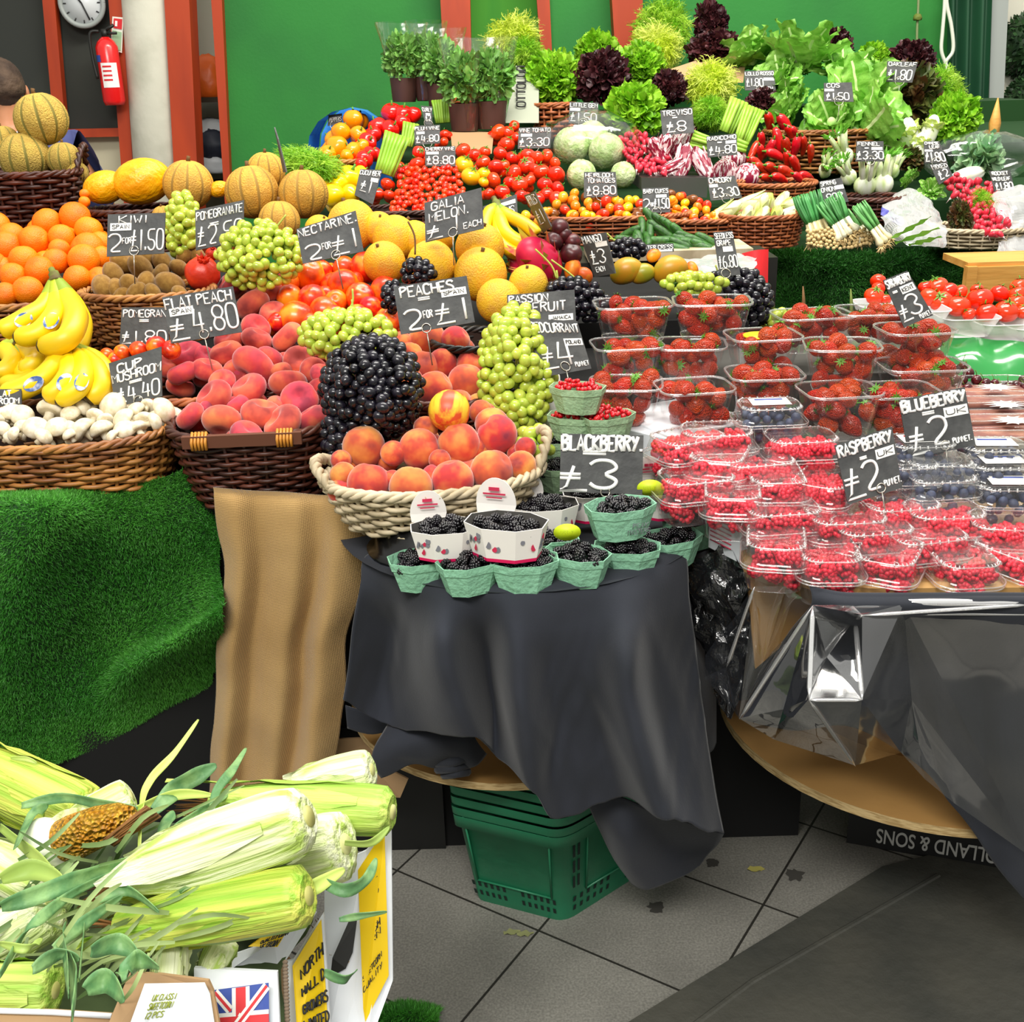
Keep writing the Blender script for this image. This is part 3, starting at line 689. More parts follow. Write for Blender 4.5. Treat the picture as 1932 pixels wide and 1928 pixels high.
# walls
def vl(xa,ya,xb,yb,Y,z0=0,z1=3.3):
    a,c=WY(xa,ya,Y),WY(xb,yb,Y); t=lambda z:a+(c-a)*((z-a.z)/(c.z-a.z)); return t(z0),t(z1)
def panel(l,r,Y,th,name,m,z0=0,z1=3.3,parent=None,**k):
    a,b_=vl(*l,Y,z0,z1); c,d=vl(*r,Y,z0,z1); q=MB(); q.slab([a,c,d,b_],th,nrm=V((0,1,0)))
    return q.build(name,m,parent,smooth=False,**k)
m_green=mat('green_painted_board','267c2e','21702c',sc=2,rough=.75,bump=.06,bsc=60)
m_green2=mat('light_green_hanging','459428','338424',sc=1.2,rough=.8,stretch=(5,1,.5))
m_dkgreen=mat('dark_green_shutter','163c28','1d4a30',sc=2,rough=.5)
m_red=mat('red_painted_timber','b03c12','a03410',sc=3,rough=.5,stretch=(3,3,.6))
m_chalkb=mat('chalkboard_panel','2c2f2a','343730',sc=2,rough=.8)
m_cream=mat('cream_wall','cdc8ae','c2bc9e',sc=1.5,rough=.8)
m_conc=mat('painted_concrete','b9b8a6','cfcdbc',sc=4,rough=.85,bump=.15,bsc=20,det=6)
m_grey=mat('grey_painted_steel','9aa09c',rough=.5)
Yw=5.9
b=MB(); b.add([(-6,6.62,0),(4.1,6.62,0),(4.1,6.62,4),(-6,6.62,4)],[(0,1,2,3)]); b.build('wall_back',mat('brightened_cream_wall','f2eedc',rough=.8),smooth=False,kind='structure')  # cream lightened in the colour to offset the weak light inside the doorway
panel((422,0,437,330),(835,0,842,95),Yw,.04,'wall_green_left',m_green,kind='structure')
panel((880,0,885,95),(1020,0,1026,110),Yw+.25,.04,'wall_green_middle',m_green2,kind='structure')
panel((1034,0,1040,110),(1152,0,1160,95),Yw,.04,'wall_green_centre',m_green,kind='structure')
panel((1205,0,1208,95),(1790,0,1788,200),Yw,.04,'wall_green_right',m_green,kind='structure')
for i,(l,r,t) in enumerate([((833,0,838,95),(888,0,890,95),-.12),((1012,0,1020,110),(1036,0,1041,110),-.06),((1150,0,1156,95),(1207,0,1209,95),-.12),
    ((87,0,104,190),(110,0,126,190),-.05),((212,0,236,320),(238,0,258,320),-.06),((325,0,342,310),(371,0,385,310),-.14),((403,0,425,330),(423,0,438,330),-.05)]):
    panel(l,r,Yw,t,'trim_%d'%(i+1),m_red,kind='structure')
panel((-90,0,-70,250),(92,0,108,250),Yw+.03,.03,'wall_chalkboard_left',m_chalkb,z0=WY(150,253,Yw).z,kind='structure')
panel((108,0,124,250),(215,0,236,250),Yw+.03,.03,'wall_chalkboard_right',m_chalkb,z0=WY(150,253,Yw).z,kind='structure')
panel((-90,0,-70,250),(215,0,240,320),Yw+.05,.03,'wall_dado',m_cream,z1=WY(150,253,Yw).z,kind='structure')
a=WY(60,253,Yw); c=WY(240,249,Yw); b=MB(); b.slab([a-V((0,.02,.02)),c-V((0,.02,.02)),c+V((0,-.02,.02)),a+V((0,-.02,.02))],.04,nrm=V((0,1,0))); b.build('trim_8',m_red,smooth=False,kind='structure')
a0,a1=vl(283,0,303,310,Yw-.02); b=MB(); b.tube([a0,a0.lerp(a1,.5),a1],.132,n=28); b.build('pillar',m_conc,kind='structure')
# opening with shelf
b=MB(); q0=WY(378,188,6.4); b.box((q0.x+.03,6.4,q0.z),(.6,.4,.025)); b.box((q0.x+.03,6.4,WY(390,322,6.3).z-.08),(.6,.4,.025)); b.box((q0.x-.28,6.4,q0.z-.5),(.02,.4,1.4)); b.box((q0.x+.34,6.4,q0.z-.5),(.02,.4,1.4)); b.build('shelf_unit',mat('dark_shelf','3a2c1c',rough=.7),smooth=False,label='dark wooden shelves inside the doorway between red posts',cat='shelf')
def lump(name,c,r,m,label,cat,seed=0,seg=20,ring=14,amp=.25,fr=3,flatb=True):
    b=MB(); 
    def fn(n,t,p):
        q=n*(1+amp*noise.noise(n*fr+V((seed,seed*2,0)))); 
        if flatb and q.z<-.55: q.z=-.55
        return q
    b.ball((0,0,0),r,seg,ring,fn=fn); o=b.build(name,m,label=label,cat=cat); o.location=c; return o
lump('carrier_bag',WY(388,150,6.3)-V((0,0,.02)),(.13,.1,.14),mat('orange_bag','f2681a',rough=.4,bump=.5,bsc=8),'orange plastic bag on the upper shelf behind the red posts','bag',3)
lump('folded_cloths',WY(398,262,6.3),(.12,.1,.1),mat('white_fabric','dcdde0',rough=.9),'white cloths on the lower shelf in the doorway','cloth',5)
lump('dark_bag',WY(400,278,6.2),(.1,.08,.09),mat('navy_bag','1c2030',rough=.6),'dark navy bag in front of white cloths on the shelf','bag',6)
lump('white_packet',WY(402,312,6.2),(.1,.08,.07),mat('white_packet_m','cfd2d6',rough=.6),'stack of white packets low on the doorway shelf','packet',8)
# clock
c=WY(156,6,Yw-.03); root=link('wall_clock',None,loc=c,label='round white wall clock on the black panel, cut by the top edge',cat='clock')
b=MB(); b.tube([(0,.02,0),(0,-.015,0)],.098,n=32); b.build('clock_face',mat('clock_face_m','d6dadb',rough=.3),root)
b=MB(); b.tube([V((math.cos(t)*.102,-.015,math.sin(t)*.102)) for t in [i*2*PI/40 for i in range(41)]],.012,n=8,cap=False); b.build('rim',m_grey,root)
for nm,a,l in(('hour_hand',2.2,.05),('minute_hand',-1.2,.08)):
    b=MB(); b.tube([(0,-.02,0),(math.cos(a)*l,-.02,math.sin(a)*l)],.004,n=4); b.build(nm,m_ink,root)
b=MB()
for i in range(12): a=i*PI/6; b.tube([(math.cos(a)*.075,-.017,math.sin(a)*.075),(math.cos(a)*.088,-.017,math.sin(a)*.088)],.003,n=4)
b.build('hour_marks',m_ink,root)
# fire extinguisher + sign
c=WY(216,190,Yw-.12); root=link('fire_extinguisher',None,loc=c,label='red fire extinguisher hung on the red post',cat='fire extinguisher')
b=MB(); b.tube([(0,0,-.02),(0,0,0),(0,0,.24),(0,0,.265),(0,0,.285)],[.045,.052,.052,.04,.018],n=20); b.build('cylinder',mat('extinguisher_red','e01c1c',rough=.25,coat=.3),root)
b=MB(); b.tube([(0,0,.28),(0,0,.32)],.016,n=8); b.tube([(0,0,.31),(.05,-.01,.335)],.008,n=6); b.tube([(0,0,.3),(.06,-.01,.3)],.007,n=6); b.build('valve',m_black,root)
b=MB(); P=[(-.02,-.02,.31),(-.06,-.03,.3),(-.065,-.03,.2),(-.055,-.03,.1)]; b.tube(crline([V(p) for p in P],5),.008,n=6); b.build('hose',m_black,root)
b=MB(); b.grid([[V((math.sin(a)*.053,-math.cos(a)*.053,z)) for a in [-.5+i*.25 for i in range(7)]] for z in(.06,.17)]); b.build('instruction_label',m_sticker,root)
b=MB(); b.grid([[V((math.sin(a)*.0535,-math.cos(a)*.0535,z)) for a in [-1.0+i*.1 for i in range(7)]] for z in(.175,.205)]); b.build('blue_label',m_blab,root)
b=MB()
for k in range(4):
    z=.15-.02*k; b.grid([[V((math.sin(a)*.0538,-math.cos(a)*.0538,z+dz)) for a in [-.35+i*.2 for i in range(5)]] for dz in(0,.008)])
b.build('label_print',m_redp,root)
TLp,TRp,BRp,BLp=[WY(x,y,Yw-.08) for x,y in((212,31),(233,33),(230,100),(209,92))]; o=(TLp+BRp)/2
root=link('safety_sign',None,loc=o,label='white safety sign with red and green panels above the extinguisher',cat='sign')
f=lambda u,v:BLp.lerp(BRp,u).lerp(TLp.lerp(TRp,u),v)-o
def plate(parent,u0,v0,u1,v1,dy,m,nm): q=MB(); q.slab([f(u0,v0)-V((0,dy,0)),f(u1,v0)-V((0,dy,0)),f(u1,v1)-V((0,dy,0)),f(u0,v1)-V((0,dy,0))],.003,nrm=V((0,1,0))); return q.build(nm,m,parent,smooth=False)
plate(root,0,0,1,1,0,mat('sign_white','e8e6da',rough=.4),'plate'); plate(root,.15,.66,.9,.95,.003,m_redp,'red_panel'); plate(root,.3,.72,.5,.88,.006,m_sticker,'extinguisher_symbol'); plate(root,.1,.05,.9,.58,.003,mat('sign_green','9cc29a',rough=.5),'green_panel')
# right side: shutter, post, trees, cables
b=MB(); l0,l1=vl(1788,0,1786,200,Yw-.1); r0,r1=vl(1872,0,1862,260,Yw-.1); rows=[]
for k in range(41): 
    t=k/40; a,c=l0.lerp(r0,t),l1.lerp(r1,t); o=V((0,-.03*math.sin(t*6*PI),0)); rows.append([a+o,c+o])
b.grid(rows); tag(b.build('shutter',m_dkgreen),'dark green ribbed shutter at the end of the green wall','shutter')
panel((1872,0,1864,260),(1903,0,1890,260),Yw-.05,.1,'trim_9',m_grey,kind='structure')
b=MB(); b.box((4.6,8.2,1.6),(3.2,.2,4.2)); b.build('building_facade',mat('beige_facade','a08c6c','8c7a60',sc=1,rough=.8),smooth=False,label='beige building front seen past the green shutter',cat='building')
m_topi=mat('topiary_leaf','1f3a20','33552c',sc=3,rough=.5,isl=.4)
b=MB()
for dd in fib(700):
    t=V((RNG.uniform(-1,1),RNG.uniform(-1,1),RNG.uniform(-1,1))); leaf(b,dd*.86,dd+t*.8,t,.16,.06,curl=.2,ruf=0,nu=2,nv=2)
b.ball(r=.86,seg=16,ring=12); me_top=b.mesh('topiary',m_topi)
for (x,y,r,w) in((1940,85,62,'upper ball'),(1945,190,52,'middle ball'),(1935,290,62,'lower ball')):
    o=link('topiary_bush',me_top,loc=W(x,y,6.1),sc=r*6.1/F,label='clipped dark green bush past the shutter, '+w,cat='bush')
def cable(name,P,r,m,label,cat='cable'):
    b=MB(); b.tube(crline([V(p) for p in P],6),r,n=6); return b.build(name,m,label=label,cat=cat)
Yc=Yw-.16
cable('cable_loop',[WY(x,y,Yc) for x,y in((1783,-40),(1782,10),(1778,60),(1776,95),(1784,120),(1795,150),(1784,120),(1798,95),(1795,50),(1786,5),(1787,-40))],.009,mat('white_cable','d8dccc',rough=.5),'white cable looped and hanging by the shutter')
cable('hanging_cord',[WY(x,y,Yc) for x,y in((1734,-40),(1732,20),(1730,60),(1730,95))],.006,mat('green_cord','7c8a5c',rough=.6),'thin green cord hanging with a knot above red lettuce')
lump('cord_knot',WY(1731,34,Yc),(.02,.02,.02),m_stemg,'small knot tied in the hanging green cord','knot',2)
# ---------------------------------------------------------------- stall benches (solid forms under the goods)
def bench(name,pts,m,label,cat='bench',th=None):
    """pts: list of (y,z) profile, x0,x1"""
    x0,x1,prof=pts; b=MB(); b.grid([[V((x0,y,z)),V((x1,y,z))] for y,z in prof])
    for x in(x0,x1): b.add([V((x,y,z)) for y,z in prof]+[V((x,prof[-1][0],0)),V((x,prof[0][0],0))],[tuple(range(len(prof)+2))])
    return b.build(name,m,smooth=False,label=label,cat=cat)
bench('stepped_bench',(-1.7,-.42,[(1.97,0),(1.97,.865),(2.16,.865),(2.16,.93),(2.42,.95),(2.42,1.0),(2.75,1.02),(2.75,1.09),(3.3,1.12),(3.3,0)]),m_cloth2,'black covered stepped bench under the fruit baskets')
bench('stepped_bench',(-.42,.62,[(2.06,0),(2.06,.9),(2.3,.93),(2.3,.97),(2.6,1.0),(2.6,1.06),(3.0,1.1),(3.0,0)]),m_cloth2,'black covered stepped bench under melons and peaches')
bench('stepped_bench',(-.72,2.4,[(4.05,0),(4.05,1.0),(4.4,1.02),(4.4,1.12),(4.8,1.16),(4.8,1.3),(5.3,1.36),(5.3,1.45),(5.75,1.45),(5.75,0)]),m_turfb,'green covered stepped bench under the salads and vegetables')
# ---------------------------------------------------------------- turf drape, left
def rowsY(R): return [[WY(*p) for p in r] for r in R]
G=surf(rowsY([
 [(-60,935,1.93),(80,928,1.90),(200,918,1.93),(300,897,1.97),(405,850,2.04)],
 [(-60,960,1.86),(75,957,1.79),(200,985,1.88),(310,990,1.93),(415,960,1.98)],
 [(-60,1080,1.86),(42,1090,1.79),(190,1110,1.92),(315,1100,1.96),(420,1060,1.95)],
 [(-60,1200,1.88),(15,1210,1.84),(190,1215,1.95),(310,1190,1.94),(424,1128,1.85)],
 [(-60,1300,1.90),(20,1310,1.90),(170,1300,1.95),(265,1240,1.83),(418,1158,1.82)],
 [(-60,1400,1.92),(20,1395,1.93),(160,1370,1.97),(280,1300,1.93),(412,1230,1.94)],
 [(-60,1478,1.92),(40,1458,1.93),(160,1420,1.97),(285,1348,1.97),(400,1285,1.98)]]),12,8)
jitter(G,.008,7)
b=MB(); b.grid(G); o=b.build('artificial_turf',m_turfb,label='bright artificial grass mat draped below the mushroom basket',cat='artificial grass')
link('pile',blades(G,110000,.0078,.0010,1),o,kind='stuff').data.materials.append(m_turf)
# back turf skirt
G=surf(rowsY([
 [(1440,480,3.98),(1500,470,3.92),(1600,478,3.92),(1700,474,3.92),(1800,470,3.94),(1890,465,4.0),(1990,462,4.05)],
 [(1442,500,3.9),(1500,500,3.86),(1600,505,3.86),(1700,500,3.87),(1800,500,3.9),(1890,490,3.95),(1990,480,4.0)],
 [(1450,540,3.9),(1500,545,3.9),(1600,550,3.83),(1700,545,3.9),(1800,540,3.85),(1890,530,3.95),(1990,520,4.0)],
 [(1450,575,3.9),(1500,590,3.9),(1590,640,3.83),(1700,620,3.9),(1800,620,3.85),(1890,610,3.95),(1990,600,4.0)]]),8,8)
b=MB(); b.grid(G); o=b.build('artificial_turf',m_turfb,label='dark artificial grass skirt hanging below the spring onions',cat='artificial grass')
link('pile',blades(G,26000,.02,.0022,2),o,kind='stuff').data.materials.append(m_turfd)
# small turf clump in the bottom edge
G=surf([[WZ(x,y,z) for x,y,z in r] for r in([(690,1960,0),(760,1960,0),(840,1960,0)],[(700,1925,.03),(765,1912,.05),(825,1925,.03)],[(700,1908,0),(765,1893,.01),(830,1905,0)])],8,8)
b=MB(); b.grid(G); o=b.build('artificial_turf',m_turfb,label='scrap of green artificial grass on the paving beside corn boxes',cat='artificial grass')
link('pile',blades(G,5000,.012,.0012,3,down=-.3),o,kind='stuff').data.materials.append(m_turf)
# burlap
xs=[0,.12,.26,.4,.53,.66,.8,1]; ph=[.01,-.025,.016,.0,-.012,.024,-.018,.02]
def brow(l,r,y,Yb,amp,yr=None,extra=0):
    return [(l+(r-l)*t,y+((yr or y)-y)*t,Yb+amp*o) for t,o in zip(xs,ph)]
G=surf(rowsY([brow(400,705,922,1.905,.2,940),brow(404,703,940,1.87,.4,962),brow(412,700,1000,1.865,.6,1020),brow(424,682,1080,1.87,.8,1100),brow(414,656,1200,1.88,.95,1200),
  brow(406,648,1320,1.89,1.0,1310),brow(400,640,1400,1.90,1.05,1380),brow(391,624,1500,1.91,1.1,1490)]),9,7)
jitter(G,.006,9,3); b=MB(); b.grid(G); o=b.build('burlap_cloth',m_burlap,label='tan burlap cloth hanging below the flat peach basket',cat='cloth')
o.modifiers.new('thick','SOLIDIFY').thickness=.002
# ---------------------------------------------------------------- black cloth table
DC=V((.02,1.95,0))
root=link('cable_drum_table',None,loc=(0,0,0),label='round board table hidden under the central black cloth, standing on green baskets',cat='table')
def disc(c,r,z,th,m,name,parent,edge=None):
    b=MB(); n=64; P=[V((c.x+math.cos(2*PI*i/n)*r,c.y+math.sin(2*PI*i/n)*r,z)) for i in range(n)]; Q=[p+V((0,0,th)) for p in P]
    b.add(Q,[tuple(range(n))],0); b.add(P,[tuple(range(n-1,-1,-1))],0); b.grid([P+[P[0]],Q+[Q[0]]],1)
    return b.build(name,[m,edge or m],parent,smooth=False)
disc(DC,.315,.812,.016,m_kraft,'top_board',root,m_edge); disc(V((-.01,2.10,0)),.345,.357,.016,m_kraft,'lower_board',root,m_edge)
b=MB(); b.tube([(-.01,2.12,.37),(-.01,2.12,.815)],.2,n=32); b.build('core',m_cardbox,root)
def zt(x,y): return WZ(x,y,.834).y
top=[(690,1052),(740,1078),(790,1096),(850,1107),(910,1114),(970,1116),(1040,1113),(1110,1104),(1180,1090),(1240,1072),(1290,1046)]
hem=[(645,1320,1.74),(700,1352,1.76),(758,1374,1.74),(883,1384,1.63),(931,1423,1.66),(998,1482,1.60),(1052,1548,1.60),(1161,1502,1.66),(1240,1535,1.56),(1300,1556,1.55),(1366,1572,1.62)]
bend=[0,15,-8,-28,0,-4,0,-18,-22,-28,-10]
off=[(0,.05,.03,-.035,.045,-.02,.02,-.01,-.035,.02,.05),(0,.06,.05,-.06,.06,-.03,.03,-.005,-.06,.03,.05)]
R=[]
for k in range(7):
    t=k/6; r=[]
    for j,((tx,ty),(hx,hy,hY)) in enumerate(zip(top,hem)):
        Yt=zt(tx,ty); tt=t**.9 
        x=tx+(hx-tx)*tt+bend[j]*math.sin(PI*t); y=ty+(hy-ty)*t; Y=Yt+(hY-Yt)*t
        if k>0: Y-=.02
        Y+=1.35*(off[0][j]*(1-t)+off[1][j]*t)*min(1,t*3)*math.sin(PI*(.15+.85*t)*.9)
        r.append(WY(x,y,Y))
    R.append(r)
R.insert(0,[ (p+(DC-V((0,0,0))-p)*.18)*1 for p in R[0]]); 
for p in R[0]: p.z=.836
for p in R[1]: p.z=.836
G=surf(R,10,10); jitter(G,.006,6,1)
for i_,r_ in enumerate(G):
    for p in r_:
        if p.z<.82:
            k_=min(1,(.82-p.z)*5); n1=noise.noise(V((p.x*13+p.z*4.5,p.z*2.2,1.7))); n2=noise.noise(V((p.x*26-p.z*9,p.z*3.5,5.2))); p.y+=k_*(.030*(abs(n1)-.25)+.012*(abs(n2)-.2))
root=link('black_tablecloth',None,loc=(0,0,0),label='black cloth draped over the central round table under the blackberries',cat='tablecloth')
b=MB(); b.grid(G); o=b.build('front_drape',m_cloth,root); o.modifiers.new('thick','SOLIDIFY').thickness=.003
b=MB(); n=48; b.add([V((DC.x+math.cos(2*PI*i/n)*.345,DC.y+math.sin(2*PI*i/n)*.345,.837)) for i in range(n)],[tuple(range(n))]); b.build('top_cover',m_cloth,root,smooth=False)
def drape(R,nu,nv,name,parent,m=m_cloth,jit=.005,seed=4,fr=6):
    G=jitter(surf(rowsY(R),nu,nv),jit,fr,seed); b=MB(); b.grid(G); o=b.build(name,m,parent); o.modifiers.new('thick','SOLIDIFY').thickness=.003; return o
drape([[(1225,1080,1.86),(1275,1060,1.84),(1315,1045,1.90),(1335,1040,1.98)],[(1240,1180,1.84),(1290,1180,1.80),(1322,1180,1.87),(1340,1180,1.95)],
       [(1250,1300,1.85),(1300,1300,1.81),(1335,1300,1.88),(1348,1290,1.95)],[(1262,1428,1.86),(1305,1430,1.82),(1342,1416,1.88),(1350,1400,1.95)]],8,10,'side_drape',root)
drape([[(1110,1515,1.70),(1161,1500,1.68),(1240,1530,1.64),(1365,1570,1.66)],[(1130,1560,1.72),(1185,1580,1.66),(1265,1590,1.72),(1352,1592,1.69)],
       [(1160,1620,1.74),(1200,1640,1.69),(1280,1628,1.74),(1335,1610,1.71)],[(1195,1668,1.76),(1225,1678,1.72),(1290,1652,1.75),(1320,1632,1.73)]],8,8,'trailing_fold',root)
drape([[(745,1340,1.80),(800,1345,1.78),(880,1378,1.74),(915,1420,1.76)],[(722,1385,1.76),(790,1385,1.72),(868,1410,1.72),(900,1440,1.74)],
       [(700,1432,1.74),(770,1425,1.72),(840,1430,1.73),(880,1450,1.76)],[(722,1470,1.74),(775,1440,1.74),(815,1442,1.76),(860,1458,1.78)]],8,8,'bunched_fold',root,jit=.012,fr=14)
b=MB()
for i,(a,c_) in enumerate([((820,1440),(895,1420)),((822,1452),(888,1440)),((835,1462),(885,1455))]):
    b.tube(crline([WY(a[0],a[1],1.76),WY((a[0]+c_[0])/2,a[1]-3,1.73),WY(c_[0],c_[1],1.76)],5),[.004]+[.009]*9+[.004],n=8)
b.build('rolled_hem',m_cloth,root)
drape([[(652,1330,1.84),(700,1345,1.84),(765,1360,1.84)],[(658,1372,1.84),(705,1385,1.83),(760,1372,1.84)]],6,6,'under_layer',root)
# black plastic tub under the peach basket
b=MB(); c=WZ(735,1060,.838)
b.tube([(0,0,0),(0,0,.006),(0,0,.01),(0,0,.075)],[.098,.1,.086,.078],n=32); o=b.build('plastic_tub',mat('black_glossy_plastic','0c0c0c',rough=.2),label='upturned black plastic tub holding up the white peach basket',cat='tub'); o.location=(c.x+.055,c.y+.06,.838)
# ---------------------------------------------------------------- green shopping baskets
root=link('shopping_basket_stack',None,label='stack of nested green plastic shopping baskets on the paving',cat='shopping basket')
Fp,Lp,Rp=V((.082,1.806,0)),V((-.105,1.885,0)),V((.30,1.985,0)); Bp=Lp+(Rp-Fp)
def qpt(u,v,g=0):   # u along F->L, v along F->R ; g grows outwards
    c=(Fp+Bp)/2; p=Fp+(Lp-Fp)*u+(Rp-Fp)*v; return p+(p-c)*g
def ringc(z,g,rad=.12,n=6):
    P=[]; cs=[(0,0),(0,1),(1,1),(1,0)]
    for i,(u,v) in enumerate(cs):
        pu,pv=cs[i-1]; nu_,nv_=cs[(i+1)%4]
        for k in range(n+1):
            t=k/n; a=(u+(pu-u)*rad*(1-t)**2,v+(pv-v)*rad*(1-t)**2); P.append(qpt(a[0]+(nu_-u)*rad*t*t,a[1]+(nv_-v)*rad*t*t,g)+V((0,0,z)))
    return P
b=MB(); H=.195
b.grid([ringc(z,g)+[ringc(z,g)[0]] for z,g in((.0,.0),(.012,.02),(.03,.03),(H,.16),(H+.002,.22),(H+.03,.235))]); b.build('basket_body',m_crate,root)
for k in range(5):
    b=MB(); z=H+.03+.0245*k; g=.235+.004*k; b.grid([ringc(z,g-.012)+[ringc(z,g-.012)[0]],ringc(z+.003,g+.004)+[ringc(z+.003,g+.004)[0]],ringc(z+.021,g+.012)+[ringc(z+.021,g+.012)[0]]]); b.build('nested_rim',m_crate,root)
m_hole=mat('basket_slot_shadow','071d14',rough=1); b=MB(); r2=MB()
def side(u,v,z):  g=.03+.13*(z-.03)/(H-.03); return qpt(u,v,g)+V((0,0,z))
nL=((Lp-Fp).cross(V((0,0,1)))).normalized(); 
if nL.y>0: nL=-nL
nR=((Rp-Fp).cross(V((0,0,1)))).normalized()
if nR.x<0: nR=-nR
for k in range(14):
    for z in(.02,.043):
        if k in(6,7) : continue
        t=.08+.84*k/13; q=[side(t,0,z)+nL*.001,side(t+.03,0,z)+nL*.001,side(t+.036,0,z+.012)+nL*.001,side(t+.006,0,z+.012)+nL*.001]; b.add(q,[(0,1,2,3)])
        q=[side(0,t,z)+nR*.001,side(0,t+.026,z)+nR*.001,side(0,t+.032,z+.012)+nR*.001,side(0,t+.006,z+.012)+nR*.001]; b.add(q,[(0,1,2,3)])
for z in(.08,.12,.16,.2):
    for u in(.06,.1): q=[side(0,u+.02,z)+nR*.001,side(0,u+.04,z)+nR*.001,side(0,u+.04,z+.03)+nR*.001,side(0,u+.02,z+.03)+nR*.001]; b.add(q,[(0,1,2,3)])
b.build('slots',m_hole,root,smooth=False)
for z in(.06,.235): r2.tube([side(.12,0,z)+nL*.002,side(.88,0,z)+nL*.002],.0025,n=5); r2.tube([side(0,.2,z)+nR*.002,side(0,.95,z)+nR*.002],.0025,n=5)
for u in(.12,.88): r2.tube([side(u,0,.06)+nL*.002,side(u,0,.235)+nL*.002],.0025,n=5)
for u in(.2,.95): r2.tube([side(0,u,.06)+nR*.002,side(0,u,.235)+nR*.002],.0025,n=5)
r2.build('ribs',m_crate,root)
# cardboard scraps left of the baskets
b=MB(); q=[WY(620,1395,2.02),WY(735,1390,2.0),WY(745,1420,1.98),WY(700,1440,2.0),WY(625,1425,2.02)]; b.slab(q,.004); b.slab([WY(690,1430,1.98),WY(770,1470,1.96),WY(755,1505,1.96),WY(690,1500,1.99)],.004)
b.build('cardboard_box',m_cardbox,smooth=False,label='torn brown cardboard showing between burlap and black cloth',cat='cardboard')
b=MB(); b.box((-.62,2.3,.16),(.9,.5,.32)); b.build('black_crate',mat('black_crate_plastic','0e0f0e',rough=.5),smooth=False,label='black crate in the shadow under the grass mat',cat='crate')
# litter
b=MB()
for x,y in((950,1760),(975,1763)): 
    c=WZ(x,y,.004); leaf(b,c,V((1,.2,0)),V((0,0,1)),.035,.008,curl=.1,ruf=.003,nu=5,nv=2)
b.build('fallen_leaves',mat('dry_leaf','8d9060',rough=.7),label='two small dried leaves on the paving by green baskets',cat='leaves')
c=WZ(1410,1640,.004); b=MB(); leaf(b,c,V((1,.1,0)),V((0,0,1)),.04,.009,curl=.1,ruf=.003,nu=5,nv=2); b.build('fallen_leaf',mat('yellow_leaf','b0a858',rough=.7),label='single yellowed leaf on the paving right of the cloth',cat='leaf')
def stain(x,y,r,label,seed):
    c=WZ(x,y,.0015); b=MB(); P=[c+V((math.cos(a),math.sin(a),0))*r*(1+.7*noise.noise(V((math.cos(a)*2,math.sin(a)*2,seed)))) for a in [i*2*PI/26 for i in range(26)]]
    b.add(P,[tuple(range(26))]); b.build('stain',mat('dark_stain','3a3833',rough=.9),smooth=False,label=label,cat='stain')
stain(1238,1712,.016,'dark round stain on the paving near the trailing cloth',1); stain(1500,1650,.018,'dark stain on paving between cloth and rubber mat',2); stain(1345,1628,.014,'small dark stain beside the trailing cloth fold',5)
# ---------------------------------------------------------------- right table
RC=V((.86,2.03,0))
root=link('display_table',None,label='round brown board table under the raspberries, wrapped in clear film',cat='table')
disc(RC,.43,.335,.018,m_kraft,'lower_board',root,m_edge)
b=MB(); b.slab([WZ(1405,1060,.847),WZ(1480,1080,.847),WZ(1560,1100,.847),WZ(1640,1110,.847),WZ(1990,1108,.847),V((1.6,1.8,.847)),V((1.6,2.6,.847)),V((.42,2.6,.847))],-.018,nrm=V((0,0,1))); b.build('top_board',m_kraft,root,smooth=False)
b=MB(); b.tube([(RC.x,RC.y+.05,.35),(RC.x,RC.y+.05,.83)],.27,n=40); b.build('core',m_kraft,root)
b=MB(); b.slab([WY(1408,1075,1.70),WY(1560,1110,1.66),WY(1520,1180,1.68),WY(1425,1262,1.72)],.01,nrm=V((0,1,0))); b.build('side_board',m_kraft,root,smooth=False)
root=link('black_box',None,label='black fruit box with upside-down white lettering beneath the brown board',cat='box')
A,B_=V((.72,2.03,0)),V((1.22,1.85,0)); n_=(B_-A).cross(V((0,0,1))).normalized()
if n_.y>0: n_=-n_
b=MB(); h=.32; D=-n_*.35; b.add([A,B_,B_+D,A+D]+[p+V((0,0,h)) for p in(A,B_,B_+D,A+D)],[(0,1,5,4),(1,2,6,5),(2,3,7,6),(3,0,4,7),(4,5,6,7)]); b.build('carton',mat('black_carton','151515',rough=.6),root,smooth=False)
def serif(txt,size,mtx,m,name,parent):
    cu=bpy.data.curves.new('t','FONT'); cu.body=txt; cu.size=size; cu.extrude=.0004; cu.offset=size*.012; o=bpy.data.objects.new('t',cu); COL.objects.link(o)
    bpy.context.view_layer.update(); me=bpy.data.meshes.new_from_object(o.evaluated_get(bpy.context.evaluated_depsgraph_get())); bpy.data.objects.remove(o)
    me.materials.clear(); me.materials.append(m); o=link(name,me,parent); o.matrix_world=mtx; return o
xd=-(B_-A).normalized(); zd=V((0,0,-1))
def tm(p): return Matrix.Translation(p)@Matrix((xd,zd,xd.cross(zd))).transposed().to_4x4()
serif('HOLLAND & SONS',.052,tm(A.lerp(B_,.625)+V((0,0,.052))+n_*.002)@Matrix.Diagonal((.62,1,1,1)),mat('white_box_print','c9c9c4',rough=.6),'lettering',root)
serif('GROWERS AND PACKERS',.026,tm(A.lerp(B_,.57)+V((0,0,.095))+n_*.002)@Matrix.Diagonal((.7,1,1,1)),bpy.data.materials['white_box_print'],'small_lettering',root)
b=MB(); b.box((1.19,1.66,.2),(.035,.035,.4)); b.build('timber_prop',m_wood,smooth=False,label='pale wooden leg behind the hanging black cloth at the edge',cat='leg post')
